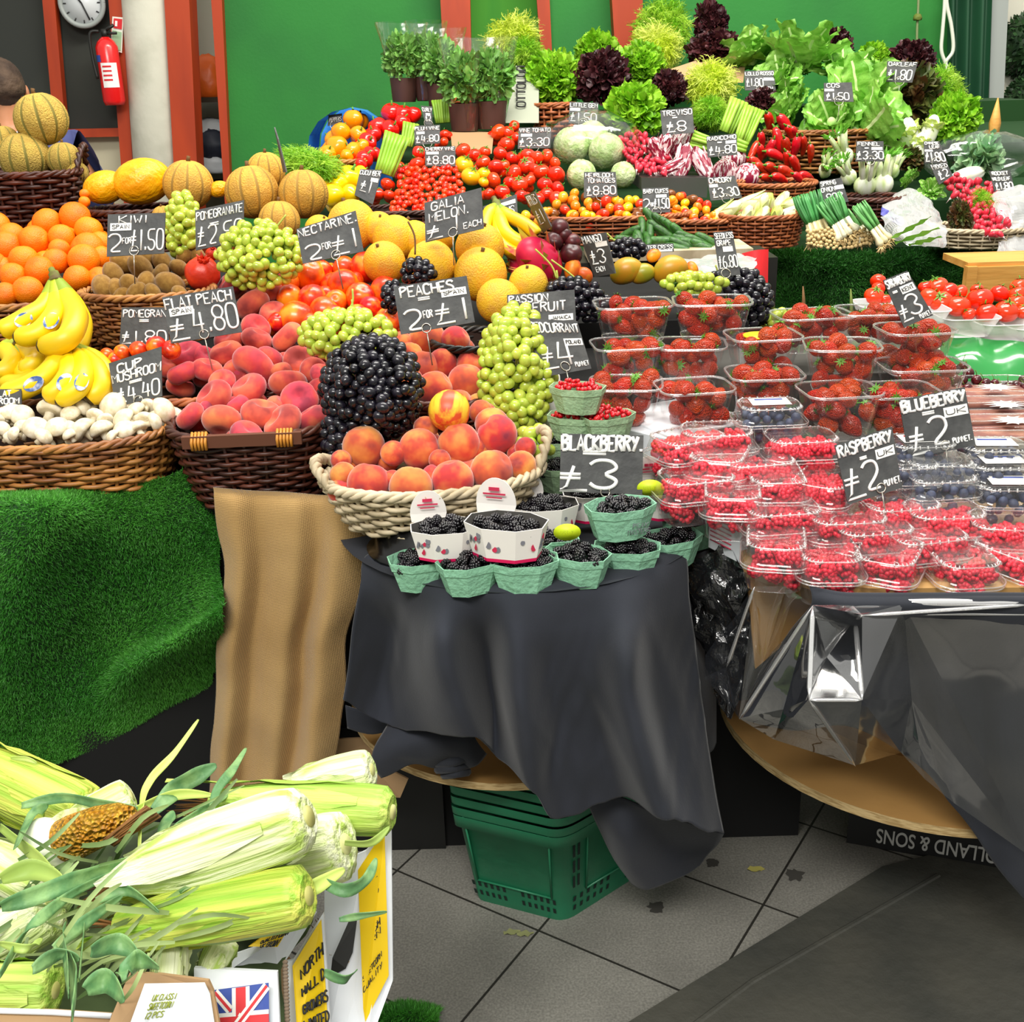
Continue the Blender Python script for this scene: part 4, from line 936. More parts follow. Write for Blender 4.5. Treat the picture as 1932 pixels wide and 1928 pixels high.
# cloth + film
def grd(colsP): # columns -> rows
    return [[c[i] for c in colsP] for i in range(len(colsP[0]))]
rt=[[(1530,1120,1.553),(1482,1200,1.60),(1434,1290,1.62),(1402,1356,1.62)],[(1590,1122,1.553),(1570,1220,1.60),(1540,1300,1.63),(1500,1376,1.64)],
    [(1650,1123,1.553),(1640,1220,1.58),(1630,1300,1.60),(1610,1368,1.62)],[(1720,1124,1.553),(1722,1230,1.585),(1735,1340,1.60),(1742,1452,1.60)],
    [(1780,1124,1.553),(1780,1250,1.57),(1785,1400,1.57),(1795,1520,1.58)],[(1840,1124,1.553),(1845,1280,1.58),(1850,1450,1.59),(1850,1590,1.59)],
    [(1900,1123,1.553),(1900,1300,1.555),(1905,1500,1.56),(1910,1668,1.57)],[(1990,1122,1.553),(1990,1320,1.57),(1990,1550,1.59),(1990,1760,1.60)]]
G0=grd(rt); EE=[WZ(c_[0][0],1116+min(14,(c_[0][0]-1530)*.2),.85) for c_ in rt]; G0[0:0]=[[tuple(e+V((0,.012,.0025))) for e in EE],[tuple(e+V((0,.002,.0035))) for e in EE]]
RW=[[V(p) for p in G0[0]],[V(p) for p in G0[1]]]+rowsY(G0[2:])
for i_,p in enumerate(RW[2]): RW[2][i_]=EE[i_]+V((0,-.008,-.02))
G=jitter(surf(RW,8,10),.004,6,4); b=MB(); b.grid(G[:]); b.build('black_skirt_cloth',m_cloth).modifiers.new('thick','SOLIDIFY').thickness=.003
o=bpy.data.objects['black_skirt_cloth']; tag(o,'dark grey cloth hanging under film below the raspberries','cloth')
m_bpl=mat('black_film_plastic','161719',rough=.14,spec=.9,coat=.5,bump=.9,bsc=22)
G=surf(rowsY([[(1265,1062,1.86),(1300,1048,1.80),(1340,1042,1.76),(1400,1055,1.70)],[(1290,1120,1.84),(1330,1110,1.76),(1370,1120,1.74),(1415,1110,1.70)],[(1305,1200,1.84),(1345,1190,1.78),(1380,1200,1.74),(1412,1200,1.71)],
   [(1330,1270,1.84),(1360,1270,1.77),(1385,1280,1.75),(1418,1262,1.71)],[(1362,1322,1.80),(1378,1330,1.76),(1392,1345,1.74),(1402,1345,1.72)]]),12,10)
jitter(G,.03,16,2); jitter(G,.012,45,7)
b=MB(); b.grid(G); b.build('black_bag_liner',m_bpl,smooth=False,label='crumpled shiny black plastic between the two tables',cat='plastic sheet')
m_wrap=film('table_wrap_film',lo=.10,hi=.6,rough=.06,bump=.12,bsc=5); m_pleat=film('pleated_film',lo=.2,hi=.85,rough=.03,bump=.1,bsc=9); m_bright=film('highlight_film',lo=.75,hi=.95,rough=.12,bump=.1,bsc=9)  # m_bright: reflectance raised on two pleats to put a white highlight there
root=link('clear_film_wrap',None,label='shiny clear film pleated over the front of the raspberry table',cat='plastic film')
PP={'a':(1529,1135,1.585),'b':(1394,1355,1.545),'c':(1526,1319,1.395),'d':(1626,1319,1.40),'e':(1613,1168,1.55),'f':(1594,1125,1.58),'g':(1562,1144,1.54),'h':(1622,1153,1.53),'i':(1613,1444,1.53),
 'j':(1331,1235,1.70),'k':(1328,1278,1.66),'l':(1384,1340,1.62),'m':(1370,1258,1.62),'n':(1420,1100,1.64),'o':(1480,1100,1.61),'p':(1460,1395,1.6),'q':(1950,1132,1.545),'r':(1745,1470,1.56),'s':(1800,1515,1.55),'t':(1950,1620,1.55),
 'u':(1440,1250,1.575),'v':(1478,1338,1.49),'w':(1700,1133,1.545),'x':(1720,1320,1.56),'y':(1700,1420,1.6),'z':(1560,1240,1.49)}
PW={k:(WZ(v[0],v[1],.846)+V((0,-.012,0)) if k in 'afhwqno' else WY(*v)) for k,v in PP.items()}
def tri(b,ks,n=6):
    A,B2,C2=[PW[k] for k in ks]; idx={}; vs=[]
    ce=(A+B2+C2)/3; nr=(B2-A).cross(C2-A).normalized()
    for i in range(n+1):
        for j in range(n+1-i):
            u,v=i/n,j/n; w=1-u-v; p=A*w+B2*u+C2*v; p=p+nr*(.03*(u*v*w*27)**.5*.25*noise.noise(p*9)); idx[(i,j)]=len(vs); vs.append(p)
    fs=[]
    for i in range(n):
        for j in range(n-i):
            fs.append((idx[(i,j)],idx[(i+1,j)],idx[(i,j+1)]))
            if i+j<n-1: fs.append((idx[(i+1,j)],idx[(i+1,j+1)],idx[(i,j+1)]))
    b.add(vs,fs)
for k,tr in enumerate(['abu','avb','acv','azc','zdc','aez','ezd','age','gfh','ghe','vcp','bvp','pci','cdi','ahw','nou','oau','nub','jkm','kml','mlb','mnb','jnm','hwd','wxd','xdy','diy','wqt','wtx','xts','xsr','xry']):
    b=MB(); tri(b,tr,7); b.build('film_pleat',m_wrap if set(tr)&set('qwtxsryon') else m_bright if tr in('azc','zdc') else m_pleat,root)
b=MB()
for ks in('ab','ac','cd','de','ci','he','mn','hq'):
    P=[PW[ks[0]].lerp(PW[ks[1]],i/8)+V((0,-.002,0)) for i in range(9)]; b.tube(P,[.0006]+[.0042]*7+[.0006],n=6,flat=.6)
b.build('crease_highlight',film('film_fold_highlight',lo=.45,hi=.95,rough=.12,milky=.12),root)  # pale tubes laid along the creases as their white highlights
b=MB(); P=[WZ(x,1131,z)+V((0,-.012,0)) for x,z in ((1622,.838),(1700,.845),(1800,.847),(1900,.847),(2000,.847))]; b.tube(crline(P,6),[.002]+[.007]*24,n=10,flat=1.0); b.tube(crline([p+V((0,-.001,-.017)) for p in P],6),[.001]+[.0035]*24,n=8); b.build('rolled_edge_highlight',film('film_roll_highlight',lo=.5,hi=.95,rough=.1,milky=.25),root)  # milky tubes give the rolled film edge its painted highlight band
# film on the table top
b=MB(); G=surf([[V((.4,1.585,.85)),V((.8,1.575,.85)),V((1.3,1.57,.85))],[V((.4,2.0,.85)),V((.8,2.0,.85)),V((1.3,2.0,.85))],[V((.4,2.6,.85)),V((.8,2.6,.85)),V((1.3,2.6,.85))]],30,30); jitter(G,.003,25,4)
b.grid(G); b.build('top_film',m_wrap,root)
# ---------------------------------------------------------------- person behind the stall
def skin(name,J,E,R,m,parent=None,root=0,sub=2,**k):
    me=bpy.data.meshes.new(name); me.from_pydata(J,E,[]); o=link(name,me,parent,**k); me.materials.append(m)
    o.modifiers.new('s','SKIN'); sv=me.skin_vertices[0].data
    for i,r in enumerate(R): sv[i].radius=(r,r) if not hasattr(r,'__len__') else r
    sv[root].use_root=True; u=o.modifiers.new('u','SUBSURF'); u.levels=sub; u.render_levels=sub
    o.modifiers['s'].use_smooth_shade=True; return o
pc=W(2,150,4.4); X,Yp=pc.x,pc.y; 
m_skin=mat('skin','c98a62','bd7c56',sc=6,rough=.5,sss=.1)
def pj(dx,dy,z): return (dx,dy,z)   # person faces -x,+y ; local coords
proot=link('person',None,loc=(X,Yp,0),rot=(0,0,math.radians(-62)),label='person with short dark hair in navy shirt and white apron, back turned',cat='person')
J=[(0,0,.92),(0,0,1.15),(0,0,1.36),(-.01,0,1.46),(-.015,0,1.53),(-.04,0,1.60),(-.03,0,1.66),
   (0,-.20,1.38),(-.05,-.3,1.12),(-.25,-.25,1.0),(-.32,-.23,.99),(0,.20,1.38),(-.05,.34,1.12),(-.25,.28,1.0),(-.32,.2,.99),
   (0,-.1,.86),(-.01,-.1,.48),(0,-.1,.08),(-.14,-.1,.04),(0,.1,.86),(-.01,.1,.48),(0,.1,.08),(-.14,.1,.04)]
E=[(0,1),(1,2),(2,3),(3,4),(4,5),(5,6),(2,7),(7,8),(8,9),(9,10),(2,11),(11,12),(12,13),(13,14),(0,15),(15,16),(16,17),(17,18),(0,19),(19,20),(20,21),(21,22)]
R=[.13,.12,.12,.055,.055,.085,.08,.055,.045,.035,.04,.055,.045,.035,.04,.085,.06,.04,.04,.085,.06,.04,.04]
skin('body',J,E,R,m_skin,proot)
m_navy=mat('navy_shirt','4a5082','3e4474',sc=4,rough=.9)
skin('shirt',[(0,0,.9),(0,0,1.15),(0,0,1.36),(0,0,1.44),(0,-.20,1.39),(-.05,-.3,1.12),(0,.20,1.39),(-.05,.34,1.12)],[(0,1),(1,2),(2,3),(2,4),(4,5),(2,6),(6,7)],[(.2,.15),(.18,.15),(.17,.14),.07,.085,.075,.085,.075],m_navy,proot)
b=MB()
for s in(1,-1): b.tube(crline([V((.02,.075*s,1.475)),V((.13,.07*s,1.40)),(V((.175,.05*s,1.25))),V((.175,.0*s,1.1))],5),.026,n=8,flat=.35)
b.tube(crline([V((.1,-.05,1.46)),V((.12,0,1.44)),V((.1,.05,1.46))],4),.02,n=6)
b.tube([V((.17,-.16,1.02)),V((.2,0,1.02)),V((.17,.16,1.02))],.02,n=6); b.build('apron_straps',mat('white_apron','e8ecf0',rough=.8),proot)
b=MB(); b.tube([(0,0,.42),(0,0,.8),(0,0,1.0)],[.23,.21,.18],n=20); b.build('apron',bpy.data.materials['white_apron'],proot)
b=MB()
def hairf(n,t,p):
    q=n.copy(); 
    if n.x<-.45 and n.z<.45: q=q*.86
    if n.z<-.35: q=q*.8
    return q*(1+.03*noise.noise(n*9))
b.ball((-.02,0,1.625),(.108,.088,.112),20,16,fn=hairf); b.build('hair',mat('dark_hair','3c2c22','5a4636',sc=12,rough=.8,bump=.5,bsc=50),proot)
b=MB()
for s in(1,-1): b.ball((-.03,.088*s,1.60),(.022,.012,.032),10,8)
b.ball((-.135,0,1.595),(.022,.014,.02),10,8); b.build('ears_and_nose',m_skin,proot)
# ================================================================ LEFT DISPLAY
P_or=('orange',me_orange,[]); P_kiwi=('kiwi_fruit',me_kiwi,[]); P_peach=('peach',me_peach,[]); P_flat=('flat_peach',me_flat,[]); P_nect=('nectarine',me_nect,[])
P_gal=('galia_melon',me_galia,[('stem',me_mstem)]); P_can=('canary_melon',me_canary,[]); P_cant=('cantaloupe_melon',me_cant,[('stem',me_mstem)]); P_char=('charentais_melon',me_char,[('stem',me_mstem)])
P_mush=('mushroom',me_cap,[('stem',me_mst)]); P_pome=('pomegranate',me_pome,[('crown',me_pcrown)])
# baskets: rim centres
basket(W(100,800,2.12),.235,.16,.12,taper=.86,ne=2.6,yaw=-.06,label='brown wicker basket full of white mushrooms on the grass mat',rows=13,stakes=34,sr=.0048)
bk=basket(W(482,782,2.12),.15,.15,.15,taper=.72,ne=3.2,yaw=.05,mt=m_wickd,label='dark wicker basket full of flat peaches above the burlap',rows=16,stakes=26,sr=.0046)
b=MB(); b.box((0,-.155,.148),(.21,.012,.022)); 
o=b.build('wooden_rim_bar',mat('rim_bar_wood','5e3420',rough=.6),bk,smooth=False)
b=MB()
for x in(-.075,.075):
    for k in range(5): b.tube([(x+k*.006-.012,-.163,.135),(x+k*.006-.012,-.166,.15),(x+k*.006-.012,-.15,.163),(x+k*.006-.012,-.14,.155)],.003,n=5)
b.build('cane_binding',mat('light_cane','c9862e',rough=.5),bk)
basket(W(818,889,1.94),.19,.125,.085,taper=.78,yaw=.17,mt=m_wickw,ml=m_linw,label='long white willow basket heaped with peaches at the front',rows=9,stakes=30,sr=.005,rim=.0075,handles=[(0.05,.95,.055),(PI-.12,1.0,.03)])
basket(W(278,548,2.48),.145,.10,.11,taper=.8,label='brown wicker basket holding the kiwi fruit',rows=13,stakes=26)
basket(W(20,560,2.52),.24,.14,.13,taper=.85,label='brown wicker basket holding the oranges',rows=12,stakes=30)
basket(W(30,325,2.86),.165,.12,.14,taper=.85,ne=3,mt=m_wickd,label='dark wicker basket with striped melons at the far end',rows=12,stakes=26,sr=.006,handles=[(.15,.7,.06)])
basket(W(265,395,2.80),.135,.09,.10,taper=.85,mt=m_wickd,label='dark wicker basket under the yellow canary melons',rows=10,stakes=22)
basket(W(345,735,2.24),.16,.1,.08,taper=.8,mt=m_wickr,label='shallow light brown basket behind the flat peach basket',rows=8,stakes=24)
basket(W(895,640,2.34),.09,.1,.12,taper=.85,mt=mat('black_willow','181614','221e1a',sc=10,rough=.4,isl=.3),label='black wicker basket behind the peaches sign',rows=12,stakes=20)
basket(W(845,745,2.17),.10,.08,.09,taper=.9,mt=m_wickd,label='brown basket under the rear heap of peaches',rows=9,stakes=18,handles=[(PI+.6,.8,.03)])
# fruit
pile(c4,[(285,225,88),(458,195,97),(540,272,85),(70,310,85),(40,368,90),(210,335,92),(375,315,80),(535,385,100),(145,450,88),(340,460,78),(510,450,97),(240,520,92),(80,550,82),(15,500,60),(470,565,82),(170,640,92),(30,665,78),(362,388,66),(605,560,60),(612,345,40),(610,430,60),(-20,240,80),(-40,480,80)],
 P_or,lambda y:DL(y)+.02,'orange','in left heap','orange','oranges heaped at the left',under=1)
pile(c1,[(440,1010,26),(440,1050,30)],P_or,2.75,'orange','peeping out by dark melon basket','orange','oranges heaped at the left')
pile(c4,[(690,540,72),(625,615,80),(740,470,68),(855,500,80),(885,450,70),(985,465,68),(980,530,55),(1085,495,55),(1120,430,50),(790,610,75),(885,590,65),(1035,600,85),(930,650,55),(740,665,45),(830,650,65),(1200,430,45),(700,620,60),(1090,650,50)],
 P_kiwi,lambda y:DL(y)+.0,'brown kiwi fruit','in kiwi basket','kiwi','kiwis in their basket',under=1)
pile(c4,[(1230,535,108),(1290,415,42)],P_pome,lambda y:DL(y)-.02,'red pomegranate','beside the kiwis','pomegranate','pomegranates',rot=lambda p:(.5,-.3,1))
pile(c4,[(650,1030,45),(740,1015,50),(840,1000,55),(950,975,62),(1040,1000,60),(700,1060,50),(640,1080,50)],P_nect,2.2,'red nectarine','behind mushroom sign','nectarine','red nectarines behind the mushroom sign')
fl=[(1500,570,92),(1420,605,68),(1535,725,105),(1650,650,72),(1660,775,80),(1555,865,88),(1390,935,88),(1560,935,92),(1745,920,100),(1640,1050,85),(1375,1020,100),(1140,1030,100),(1020,1090,62),(1110,1140,92),(1260,1120,92),(1540,1095,132),(1815,1065,92),(1910,1130,88),(1750,1200,112),(1350,1195,82),(1510,1240,112),(1300,1290,117),(1820,1300,112),(1155,1400,92),(1350,1430,117),(1590,1390,122),(1890,1420,102),(1720,1450,128),(1500,1515,100),(1990,1400,90),(1960,1250,90),(1960,1010,85),(1240,1040,70),(1700,1130,60),(1440,1130,60),(1290,1370,60),(1440,1330,60),(1700,1340,60),(1960,1150,80)]
def fr(p): return (RNG.uniform(.25,1.0),RNG.uniform(-.4,.4),RNG.uniform(0,6.2))
pile(c4,[(a,b_,r*1.06) for a,b_,r in fl],P_flat,lambda y:DL(y)+.0,'flat peach','in the heap','flat peach','flat peaches heaped over their basket',under=1,rot=fr)
nc=[(270,540,97),(140,585,72),(150,680,82),(350,515,62),(480,500,72),(612,498,97),(745,540,56),(480,610,102),(580,680,92),(290,690,92),(365,670,62),(360,765,92),(190,810,112),(730,640,92),(750,820,82),(640,740,72),(800,700,55),(80,830,62),(270,835,62),(430,700,70),(540,580,60),(420,790,70),(560,790,70)]
pile(c5,nc,P_nect,lambda y:DL(y)+.01,'red and orange nectarine','under nectarine sign','nectarine','nectarines heaped behind the green grapes',under=1)
gm=[(530,240,150),(330,270,90),(690,260,100),(790,320,137),(910,320,105),(1010,485,150),(725,470,130),(1305,380,150),(1310,540,162),(1600,605,122),(1420,705,137),(1060,320,90)]
pile(c5,gm,P_gal,lambda y:2.62-(y-420)*.0012,'yellow galia melon','round galia sign','melon','galia melons',rot=lambda p:(RNG.uniform(-.6,.6),RNG.uniform(-.6,.6),1))
pile(c1,[(215,620,137),(130,820,132),(335,830,90),(20,740,85),(400,900,60)],P_cant,lambda y:2.88,'striped green melon','in dark basket','melon','striped melons in the dark basket',rot=lambda p:(RNG.uniform(-.15,.15),RNG.uniform(-.15,.15),RNG.uniform(0,2)))
pile(c1,[(980,962,130),(1312,1000,140),(1385,890,100),(1580,1010,130),(1455,1150,108),(850,1130,60)],P_char,lambda y:2.80-(y-340)*.001,'ribbed tan melon','in rear row','melon','ribbed tan melons',rot=lambda p:(RNG.uniform(-.15,.15),RNG.uniform(-.15,.15),RNG.uniform(0,2)))
pile(c1,[(740,945,138),(545,975,100),(1140,985,50)],P_can,2.80,'bright yellow melon','above kiwi sign','melon','bright yellow melons',rot=lambda p:(0.1,1.35,.2))
mu=[(75,1390,75),(135,1400,72),(310,1370,87),(220,1480,82),(350,1475,76),(430,1390,62),(500,1350,58),(570,1320,76),(690,1340,86),(510,1490,84),(620,1490,76),(760,1430,80),(760,1490,72),(880,1430,62),(985,1370,86),(90,1510,48),(580,1410,62),(15,1480,52),(260,1530,60),(640,1430,52),(730,1290,46),(830,1370,60),(20,1400,60),(420,1470,50),(840,1480,60),(900,1340,50),(930,1440,60),(-40,1440,70),(430,1520,50),(690,1530,50)]
pile(c4,mu,P_mush,lambda y:DL(y)-.01,'white cup mushroom','in basket','mushroom','white mushrooms in their basket',under=1,rot=lambda p:(RNG.uniform(-.9,1.4),RNG.uniform(-1,1),RNG.uniform(0,6)))
pr=[(985,930,112),(1155,945,92),(830,955,70),(960,1105,102),(1080,1080,92),(1250,1090,92),(1222,1195,114),(1030,1235,112),(880,1030,80),(1300,1335,62),(1290,1200,60),(1180,1330,90),(890,1180,70)]
pile(c5,pr,P_peach,lambda y:DL(y)+.02,'golden peach','in rear heap','peach','peaches in the rear heap',under=1)
pk=[(560,345,155),(410,550,157),(815,565,150),(625,600,95),(1105,525,158),(1385,460,146),(1345,395,130),(1345,730,160),(1060,800,157),(755,850,162),(445,820,157),(1560,690,112),(1590,560,80),(245,650,78),(260,760,100),(235,870,62),(860,420,92),(745,370,52),(1265,290,72),(965,650,82),(620,800,80),(920,760,70),(1210,560,70)]
pile(k2,pk,P_peach,lambda y:1.92+(880-y)*.0011,'peach','in white basket','peach','peaches in the white willow basket',under=1)
spawn(('striped_nectarine',me_strp,[]),W(848,775,1.97),(2.3,.15,0),155/3.864*1.97/F,'yellow and red striped nectarine on top of front peaches','nectarine')
# plums, mango, dragon fruit
pile(c6,[(215,310,72),(175,410,75),(310,410,62),(300,500,85),(250,360,60)],('plum',me_plum,[]),2.62,'dark red plum','beside mango sign','plum','dark plums')
pile(c6,[(700,620,112),(820,640,85),(1020,610,118)],('mango',me_mango,[]),2.6,'green mango','behind strawberries','mango','green mangoes',rot=lambda p:(.4,1.2,.4))
pile(c6,[(310,610,78),(400,650,60),(900,510,55),(1180,620,60)],('mango',me_mango2,[]),2.62,'orange mango','by black grapes','mango','ripe orange mangoes')
spawn(('dragon_fruit',me_pita,[]),W(1017,492,2.6),(.5,-.7,0),.060,'pink dragon fruit with green tipped scales beside yellow melons','dragon fruit')
spawn(('dragon_fruit',me_pita,[]),W(985,500,2.66),(1.5,.5,0),.042,'smaller pink dragon fruit half hidden behind the galia melons','dragon fruit')
# bananas
def bunch(label,crown,fr_,d,group='banana bunches'):
    cx,cy=crown; c=W(cx,cy,d); root=link('banana_bunch',None,label=label,cat='bananas',group=group)
    b=MB(); b.tube(crline([W(cx-6,cy-12,d+.01),W(cx,cy,d),W(cx+3,cy+12,d-.005)],4),[.007]*3+[.011]*3+[.014]*3,n=8); b.build('crown',mat('banana_crown','6f7a2c','5a4a20',sc=30,rough=.7),root)
    for pts in fr_:
        th=pts[0]; st=pts[1]; P=[W(x,y,dd) for x,y,dd in pts[2]]; banana([c.lerp(P[0],.15)]+P,th=th,sticker=st,parent=root)
D0=2.24
bunch('large banana bunch with three blue stickers in front of the oranges',(103,520),[(.021,.52,[(88,575,D0-.02),(50,600,D0-.06),(20,617,D0-.08),(5,623,D0-.08)]),(.021,.55,[(108,575,D0-.03),(100,600,D0-.08),(70,630,D0-.1),(28,637,D0-.1)]),
  (.024,.5,[(130,570,D0-.02),(143,600,D0-.08),(125,640,D0-.12),(75,655,D0-.11)]),(.021,None,[(140,575,D0+.02),(155,610,D0+.02),(145,650,D0-.02),(120,665,D0-.04)])],D0)
bunch('banana bunch with four blue stickers behind the mushrooms',(130,648),[(.021,.6,[(115,675,D0-.1),(85,710,D0-.13),(40,735,D0-.14),(0,745,D0-.14)]),(.020,.62,[(130,680,D0-.1),(130,705,D0-.15),(110,735,D0-.17),(85,752,D0-.17)]),
  (.020,.62,[(150,680,D0-.1),(157,705,D0-.15),(145,735,D0-.17),(105,757,D0-.17)]),(.020,.55,[(165,680,D0-.09),(185,700,D0-.12),(190,730,D0-.14),(165,757,D0-.15)]),(.019,None,[(175,675,D0-.06),(195,695,D0-.08),(203,720,D0-.09),(200,745,D0-.1)])],D0-.06)
bunch('bananas lying at left edge between the two stickered bunches',(35,640),[(.021,None,[(15,660,D0),(25,680,D0-.03),(10,700,D0-.05),(-30,705,D0-.05)]),(.020,None,[(45,655,D0),(65,675,D0-.04),(60,690,D0-.05),(40,700,D0-.05)]),
  (.017,None,[(80,670,D0),(95,675,D0-.02),(100,685,D0-.03),(78,693,D0-.03)]),(.018,None,[(40,700,D0-.04),(60,712,D0-.06),(40,722,D0-.07),(0,722,D0-.07)])],D0)
bunch('small banana bunch standing behind the galia melons',(937,385),[(.017,None,[(925,400,2.68),(915,425,2.66),(918,450,2.64),(935,465,2.62)]),(.017,None,[(955,405,2.68),(985,420,2.66),(1005,435,2.65),(1012,445,2.65)]),
  (.018,None,[(945,420,2.66),(955,440,2.64),(975,455,2.63),(995,460,2.63)]),(.016,None,[(940,425,2.66),(945,455,2.64),(965,475,2.62),(985,480,2.62)])],2.7)
# grapes
def grapes(name,cx,cy,rx,ry,d,n,r,me,label,tilt=0,stems=(),depth=None,seed=1,shape=None,mstem=None):
    g=random.Random(seed); root=link(name,None,loc=W(cx,cy,d),label=label,cat='grapes',group=name+'es' if 0 else 'bunches of grapes'); o=W(cx,cy,d)
    pts=[]; tries=0; dp=depth or min(rx,ry)*d/F*.9
    while len(pts)<n and tries<9000:
        tries+=1; u,v=g.uniform(-1,1),g.uniform(-1,1)
        if u*u+v*v>1: continue
        if shape and not shape(u,v): continue
        x=cx+u*rx*math.cos(tilt)-v*ry*math.sin(tilt); y=cy+u*rx*math.sin(tilt)+v*ry*math.cos(tilt)
        lay=0 if len(pts)<n*.72 else 1
        dd=d-dp*math.sqrt(max(0,1-u*u-v*v))*(1 if lay==0 else .55)*(1+.45*noise.noise(V((u*2.2,v*2.2,seed))))
        p=W(x,y,dd)
        if all((p-q).length>r*1.42 for q in pts): pts.append(p)
    for p in pts: link('grape',me,root,loc=p-o,rot=(g.uniform(0,3),g.uniform(0,3),0),sc=r*1.17*g.uniform(.88,1.1))
    b=MB()
    for s in stems:
        P=[W(x,y,dd if len(q)>2 else d) - o for q in s for x,y,dd in [q if len(q)>2 else (q[0],q[1],d-dp*.9)]]
        b.tube(crline(P,4),.0022,n=5)
    b.tube([W(cx,cy-ry*.5,d)-o,W(cx,cy+ry*.6,d)-o],.003,n=5); b.build('stalk',mstem or m_gstem,root); return root
grapes('grape_bunch',655,632,86,44,2.16,120,.0105,me_ggr,'green grapes lying across flat peaches and nectarines',stems=[[(665,545),(664,575),(640,600)],[(664,565),(670,600),(690,625)],[(690,690),(682,660),(700,640)]],seed=3)
grapes('grape_bunch',702,735,93,98,2.02,190,.0098,me_bgr,'large cluster of black grapes above the white peach basket',stems=[[(690,640),(685,665),(688,695)],[(708,680),(715,705),(712,720)],[(760,675),(775,690),(790,700)],[(655,680),(640,700)]],seed=4)
grapes('grape_bunch',640,820,28,42,2.0,34,.0098,me_bgr,'black grapes hanging down between peach baskets',seed=5)
grapes('grape_bunch',975,700,68,125,2.12,150,.0110,me_ggr,'long green grape bunch hanging below the passion fruit sign',stems=[[(958,575),(975,595),(990,615)],[(1035,700),(1045,690)]],seed=6,shape=lambda u,v:abs(u)<1.05-.35*max(0,v))
grapes('grape_bunch',1010,838,30,28,2.0,18,.0115,me_ggr,'few green grapes behind the white basket handle',seed=16)
grapes('grape_bunch',490,482,78,62,2.44,110,.0105,me_ggr,'green grapes between pomegranate and nectarine signs',stems=[[(470,425),(485,435),(495,450)],[(540,405),(520,430),(500,450)],[(450,430),(430,450)]],seed=7)
grapes('grape_bunch',345,425,30,60,2.60,45,.011,me_ggr,'green grapes hanging between kiwi and pomegranate signs',seed=8)
grapes('grape_bunch',790,512,28,22,2.42,24,.0098,me_bgr,'black grapes on a stalk above the peaches sign',stems=[[(770,418),(782,445),(783,480)]],seed=9,mstem=m_stemb)
grapes('grape_bunch',742,560,20,26,2.36,18,.0098,me_bgr,'black grapes left of the peaches sign',seed=10)
grapes('grape_bunch',1090,565,58,36,2.46,50,.0105,me_bgr,'black grapes behind the passion fruit sign',stems=[[(1010,470),(1040,500),(1050,525)],[(1040,490),(1080,520),(1110,550)],[(1050,510),(1055,540)]],seed=11,tilt=.3)
grapes('grape_bunch',1185,470,32,16,2.72,20,.010,me_bgr,'black grapes between mango sign and cucumbers',stems=[[(1145,440),(1165,460),(1175,475)],[(1150,450),(1190,460)]],seed=12)
grapes('grape_bunch',1395,560,62,52,2.6,85,.0105,me_bgr,'black grapes below the seedless grape sign',stems=[[(1350,500),(1360,525),(1375,545)],[(1400,530),(1430,560)]],seed=13,tilt=.7)
grapes('grape_bunch',1310,535,58,16,2.52,26,.0105,me_ggr,'green grapes on top of the rear strawberry tubs',seed=14)
grapes('grape_bunch',1480,600,30,14,2.6,14,.0105,me_ggr,'green grapes behind the tub with yellow label',seed=15)
# chalkboards, left
sign(c4((655,175),(1005,165),(997,412),(648,432)),2.42,[('KIWI',.2,.68,.77,.95),('2',.03,.24,.1,.52,1.5),('FOR',.27,.42,.28,.42,.8),('$1.50',.42,.98,.1,.6,1.3)],'chalkboard sign KIWI 2 for £1.50 standing in the kiwis',(.05,.6,.42,.78,'SPAIN'),clip=(.48,.1))
sign(c4((1185,150),(1482,88),(1480,330),(1190,395)),2.46,[('POMEGRANATE',.03,.97,.72,.92),('=',.3,.48,.48,.64),('$2.50',.05,.97,.08,.55,1.3)],'chalkboard sign POMEGRANATE £2.50 leaning above the red fruit',clip=(.6,.08))
sign(c4((740,740),(1010,740),(1030,975),(725,985)),2.30,[('POMEGRAN',.05,.98,.75,.93),('=',.4,.6,.6,.72),('$1.80',.05,.95,.1,.4,1.2)],'partly hidden chalkboard sign POMEGRANATE £1.80 behind the flat peach sign',clip=None)
sign(c4((985,680),(1415,612),(1470,890),(1040,960)),2.18,[('FLAT PEACH',.02,.95,.72,.94,1.3),('$',.03,.28,.05,.5,1.5),('4.80',.36,.98,.12,.65,1.5)],'chalkboard sign FLAT PEACH £4.80',(.06,.56,.4,.73,'SPAIN'),clip=(.48,.08))
sign(c4((660,1080),(980,978),(985,1280),(700,1345)),2.10,[('CUP',.15,.62,.72,.9,1.3),('MUSHROOM',.03,.98,.52,.7,1.1),('=',.35,.6,.4,.5),('$4.40',.1,.95,.06,.38,1.2)],'chalkboard sign CUP MUSHROOM £4.40 above the mushrooms',clip=(.5,.02))
sign(c4((-150,1240),(130,1235),(130,1335),(-150,1350)),2.08,[('FLAT',.4,.78,.55,.9),('MUSHROOM',.05,.95,.12,.45)],'cropped mushroom chalkboard sign at the left edge behind mushrooms',clip=None)
sign(c5((190,265),(550,152),(600,400),(230,475)),2.30,[('NECTARINE.',.02,.98,.74,.95,1.2),('2',.08,.32,.05,.45,1.5),('FOR',.36,.5,.25,.42,.8),('$',.52,.78,.05,.52,1.3),('1',.84,.92,.15,.6,1.5)],'chalkboard sign NECTARINE 2 for £1',clip=(.55,.05))
sign(c5((968,105),(1315,12),(1330,260),(975,345)),2.44,[('GALIA',.12,.68,.74,.94,1.2),('MELON.',.08,.75,.46,.68,1.2),('$',.03,.3,.04,.36,1.3),('1',.5,.56,.15,.48,1.3),('EACH',.66,.96,.1,.24,.9)],'chalkboard sign GALIA MELON £1 each',clip=(.47,.08))
